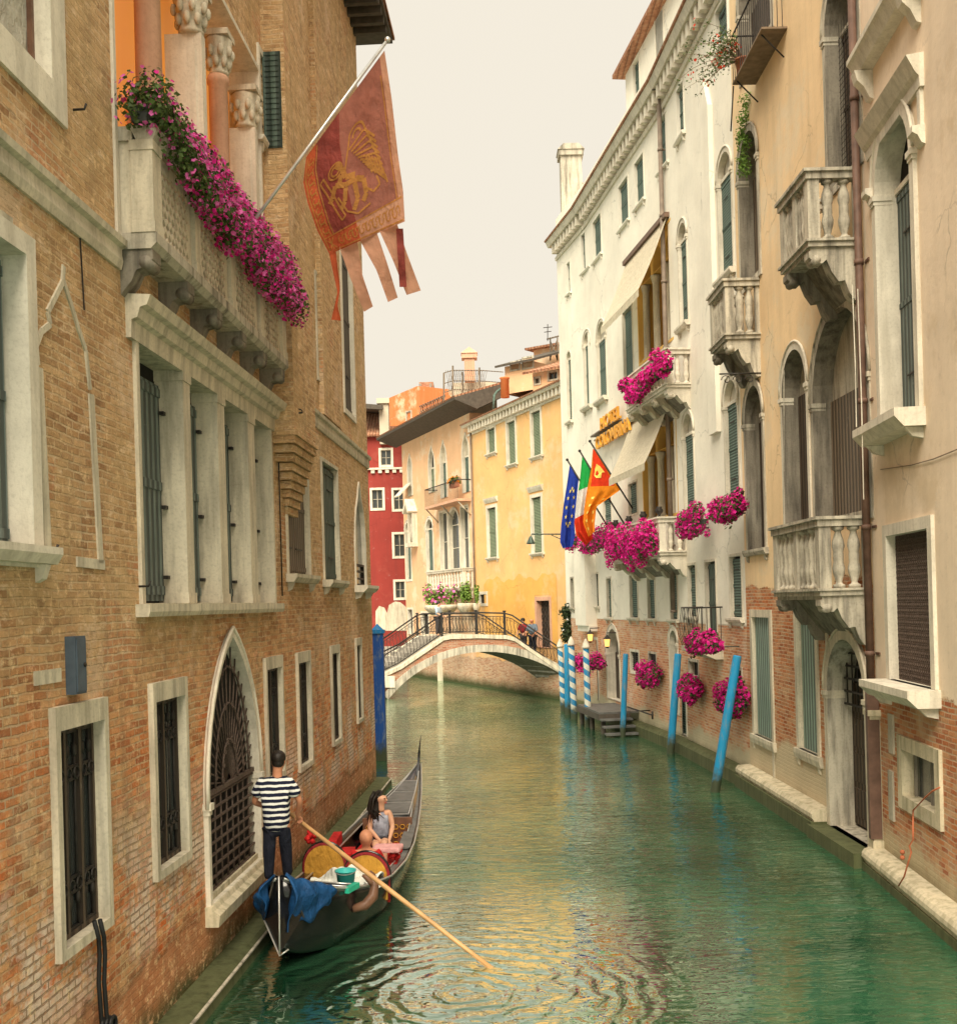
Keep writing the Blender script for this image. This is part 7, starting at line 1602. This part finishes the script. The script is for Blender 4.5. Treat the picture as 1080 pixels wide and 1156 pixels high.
shell(t, 'top', 'pattern', [[(J['pelvis'], .15), (Vv(wx, wy+.02, .70), .148), (J['chest'], .165), (Vv(wx-.11, wy+.01, 1.01), .055)], [(J['chest'], .165), (Vv(wx+.11, wy+.01, 1.01), .055)]])
shell(t, 'shorts', 'denim', [[(J['pelvis'], .125), (J['hipl'], .105), (Vv(wx-.06, wy-.24, .54), .10)], [(J['pelvis'], .125), (J['hipr'], .105), (Vv(wx+.085, wy-.24, .55), .10)]])
shell(t, 'hair', 'hair', [[(hd+Vv(-.025, .02, .085), .118), (hd+Vv(-.06, .025, .0), .10), (hd+Vv(-.09, .02, -.12), .08), (hd+Vv(-.12, -.02, -.25), .07), (hd+Vv(-.12, -.04, -.35), .035)]])
headparts(t, hd+Vv(0, 0, 0), (.85, -.55, .05), 1., 'skin2')
# --- bald passenger in the right seat, seen from behind
by = 16.5; bx0 = P(413, 950, by).x; bz = P(413, 950, by).z+.02
J = dict(root=(bx0, by, .3), pelvis=Vv(bx0, by-.02, .42), chest=Vv(bx0, by+.06, .66), neck=Vv(bx0, by+.06, bz-.14), head=Vv(bx0, by+.04, bz-.02), shl=Vv(bx0-.17, by+.06, .74), shr=Vv(bx0+.17, by+.06, .74), ell=Vv(bx0-.24, by+.2, .52), elr=Vv(bx0+.24, by+.2, .52), wrl=Vv(bx0-.12, by+.42, .50), wrr=Vv(bx0+.12, by+.42, .50),
         hipl=Vv(bx0-.09, by+.06, .42), hipr=Vv(bx0+.09, by+.06, .42), knl=Vv(bx0-.1, by+.5, .48), knr=Vv(bx0+.1, by+.5, .48), anl=Vv(bx0-.1, by+.62, .18), anr=Vv(bx0+.1, by+.62, .18), tol=Vv(bx0-.1, by+.78, .14), tor=Vv(bx0+.1, by+.78, .14), w=.9)
t, V, ID = person('bald person in a red shirt sitting low in the right gondola seat', J, 'skin')
shell(t, 'shirt', 'redc', [[(J['pelvis'], .15), (J['chest'], .165), (Vv(bx0, by+.06, bz-.22), .08)], [(J['chest'], .165), (J['shl'], .085), (Vv(bx0-.22, by+.16, .58), .06)], [(J['chest'], .165), (J['shr'], .085), (Vv(bx0+.22, by+.16, .58), .06)]])
shell(t, 'trousers', 'denim', [[(J['pelvis'], .14), (J['hipl'], .105), (J['knl'], .075), (J['anl']+Vv(0, 0, .04), .055)], [(J['pelvis'], .14), (J['hipr'], .105), (J['knr'], .075), (J['anr']+Vv(0, 0, .04), .055)]])
headparts(t, J['head'], (0, 1, 0), 1., 'skin'); q = MB(); q.ball(J['head']+Vv(0, 0, .055), (.10, .112, .115), 16, 12); q.build('bald_scalp', 'skin', t)
# --- people on the bridge
def stander(label, px, d, shirt, trou, skinm='skin', hh=1.7, facing=(-.6, -1, 0), hairm=None, lean=0.):
    u = BR.pix(px, 720)[0] if 0 else None
    a_, _ = ray(px, 715); best = None
    for i in range(400):
        u = BL*i/400; p = BR.pt(u, 0, d); e = abs(p.x/p.y-a_)
        if best is None or e < best[0]: best = (e, u)
    u = best[1]; p = BR.pt(u, deck(u)-.06, d); f = Vector(facing).normalized(); s = f.cross(Vector((0, 0, 1))); k = hh/1.75; W_ = lambda a, c, z: p+s*a*k+f*c*k+Vector((0, 0, z*k))
    J = dict(root=tuple(p), pelvis=W_(0, 0, .95), chest=W_(0, .02+lean, 1.28), neck=W_(0, .02+lean, 1.5), head=W_(0, .05+lean, 1.64), shl=W_(-.18, lean, 1.42), shr=W_(.18, lean, 1.42), ell=W_(-.26, .06+lean, 1.15), elr=W_(.26, .08+lean, 1.15), wrl=W_(-.2, .28, 1.02), wrr=W_(.2, .28, 1.05), hipl=W_(-.09, 0, .9), hipr=W_(.09, 0, .9), knl=W_(-.1, .03, .5), knr=W_(.11, .0, .5), anl=W_(-.1, 0, .08), anr=W_(.12, -.05, .08), tol=W_(-.1, .14, .03), tor=W_(.12, .09, .03))
    t, V, ID = person(label, J, skinm, hs=k)
    shell(t, 'shirt', shirt, [[(J['pelvis'], .175), (J['chest'], .20), (W_(0, .02+lean, 1.43), .09)], [(J['chest'], .185), (J['shl'], .09), (J['ell'], .065)], [(J['chest'], .185), (J['shr'], .09), (J['elr'], .065)]])
    shell(t, 'trousers', trou, [[(J['pelvis'], .15), (J['hipl'], .12), (J['knl'], .085), (J['anl'], .07)], [(J['pelvis'], .15), (J['hipr'], .12), (J['knr'], .085), (J['anr'], .07)]])
    if hairm: q = MB(); q.ball(J['head']+Vv(0, 0, .05)-f*.02, (.105, .105, .1), 12, 8); q.build('hair', hairm, t)
    headparts(t, J['head'], f, k, skinm)
stander('person in a slate blue shirt leaning by the right railing of the bridge', 601, -.75, 'blush', 'navy', 'skin', 1.78, hairm=None)
stander('smaller person in dark clothes beside the man in slate blue on the bridge', 590.5, -1.0, 'dred', 'denim', 'skin2', 1.55, hairm='hair')
stander('person in a light blue shirt walking up the left side of the bridge', 495, -1.6, 'lblue', 'denim', 'skin2', 1.62, facing=(.9, -.4, 0), hairm='hair')
CLOUD = (.575, .53, .447, 1); SUN = 5.0; EXPO = .74
# ================================================================ WATER AND GROUND
q = MB(); q.box(-150, 150, -40, 250, -3.2, -3.0); o = q.build('canal_bed', 'algae', None); o['kind'] = 'structure'
def mat_water():
    n = NT('green canal water'); n.b.inputs['IOR'].default_value = 1.55
    c = G(515, 1122); v = n.node('ShaderNodeVectorMath', {'operation': 'SUBTRACT'}); n.set(v, 0, n.pos); v.inputs[1].default_value = (c.x, c.y, 0)
    l = n.node('ShaderNodeVectorMath', {'operation': 'LENGTH'}); n.set(l, 0, v.outputs[0]); dist = l.outputs['Value']
    w1 = n.noise(n.mapv(n.pos, (.8, 2.0, 1)), 1.3, 2., .5, .4); w2 = n.noise(n.mapv(n.pos, (.9, 2.4, 1)), 3.4, 2.5, .5, .9)
    wob = n.math('MULTIPLY', n.noise(n.pos, 1.3, 3.), 1.9)
    ring_ = n.math('MULTIPLY', n.math('SINE', n.math('MULTIPLY', n.math('ADD', dist, n.math('MULTIPLY', wob, .42)), 2*PI/.30)), n.math('MULTIPLY', n.mr(dist, .2, 2.9, 1, 0), n.ramp(n.noise(n.pos, .9, 3.), [(.35, .25), (.6, 1.)])))
    amp = n.ramp(n.noise(n.mapv(n.pos, (.5, .25, 1)), .6, 2.), [(.35, .3), (.65, 1.)])
    near = n.mr(dist, 2., 6.5, .34, 1.15)
    h = n.math('ADD', n.math('MULTIPLY', n.math('MULTIPLY', n.math('ADD', n.math('MULTIPLY', w1, 1.2), n.math('MULTIPLY', w2, .75)), amp), near), n.math('MULTIPLY', ring_, .27))
    deep = n.noise(n.pos, .35, 3.); col = n.mix(n.ramp(deep, [(.35, 0.), (.65, 1.)]), (.008, .052, .024), (.035, .12, .06))
    nb_ = n.bump(h, 1., .042)
    n.fin(col, .5, nb_, 0.)
    gl = n.node('ShaderNodeBsdfGlossy', Roughness=.012, Normal=nb_); gl.inputs['Color'].default_value = (.86, .96, .86, 1)
    fr = n.node('ShaderNodeFresnel', IOR=1.33, Normal=nb_); fac = n.math('MINIMUM', n.math('MULTIPLY', fr.outputs[0], n.mr(dist, 1.2, 5.5, 4.8, 1.7)), .92)
    mx_ = n.node('ShaderNodeMixShader'); n.t.links.new(fac, mx_.inputs[0]); n.t.links.new(n.b.outputs[0], mx_.inputs[1]); n.t.links.new(gl.outputs[0], mx_.inputs[2]); n.t.links.new(mx_.outputs[0], n.out.inputs[0])
    return n.m
m['water'] = mat_water()
q = MB(); q.add([Vector(p) for p in ((-150, -40, 0), (150, -40, 0), (150, 250, 0), (-150, 250, 0))], [(0, 1, 2, 3)]); o = q.build('canal_water', 'water', None); o['kind'] = 'structure'
# ================================================================ WORLD, LIGHT, RENDER
w = bpy.data.worlds.new('World'); S.world = w; w.use_nodes = True; nt = w.node_tree; bg = nt.nodes['Background']
sd_ = Vector((-.13, -.60, .78)).normalized(); el = math.asin(sd_.z); az = math.atan2(sd_.x, sd_.y)
sky = nt.nodes.new('ShaderNodeTexSky'); sky.sky_type = 'NISHITA'; sky.sun_disc = False; sky.sun_elevation = el; sky.sun_rotation = az; sky.dust_density = 6
ml = nt.nodes.new('ShaderNodeMix'); ml.data_type = 'RGBA'; ml.blend_type = 'MULTIPLY'; ml.inputs[0].default_value = 1; ml.inputs[7].default_value = (.06, .06, .06, 1)
nt.links.new(sky.outputs[0], ml.inputs[6])
mx = nt.nodes.new('ShaderNodeMix'); mx.data_type = 'RGBA'; mx.inputs[0].default_value = .94; nt.links.new(ml.outputs[2], mx.inputs[6]); mx.inputs[7].default_value = CLOUD
nt.links.new(mx.outputs[2], bg.inputs[0]); bg.inputs[1].default_value = 1.0
sl_ = bpy.data.lights.new('sun', 'SUN'); sl_.energy = SUN; sl_.angle = R(50); sl_.color = (1., .90, .72); so = bpy.data.objects.new('sun', sl_); COL.objects.link(so)
so.rotation_euler = sd_.to_track_quat('Z', 'Y').to_euler(); so.location = (0, 0, 40)
S.render.engine = 'CYCLES'; S.view_settings.view_transform = 'Standard'; S.view_settings.look = 'None'; S.view_settings.exposure = EXPO; S.view_settings.gamma = 1.0
S.cycles.max_bounces = 6; S.cycles.diffuse_bounces = 4; S.cycles.glossy_bounces = 4; S.cycles.transparent_max_bounces = 8
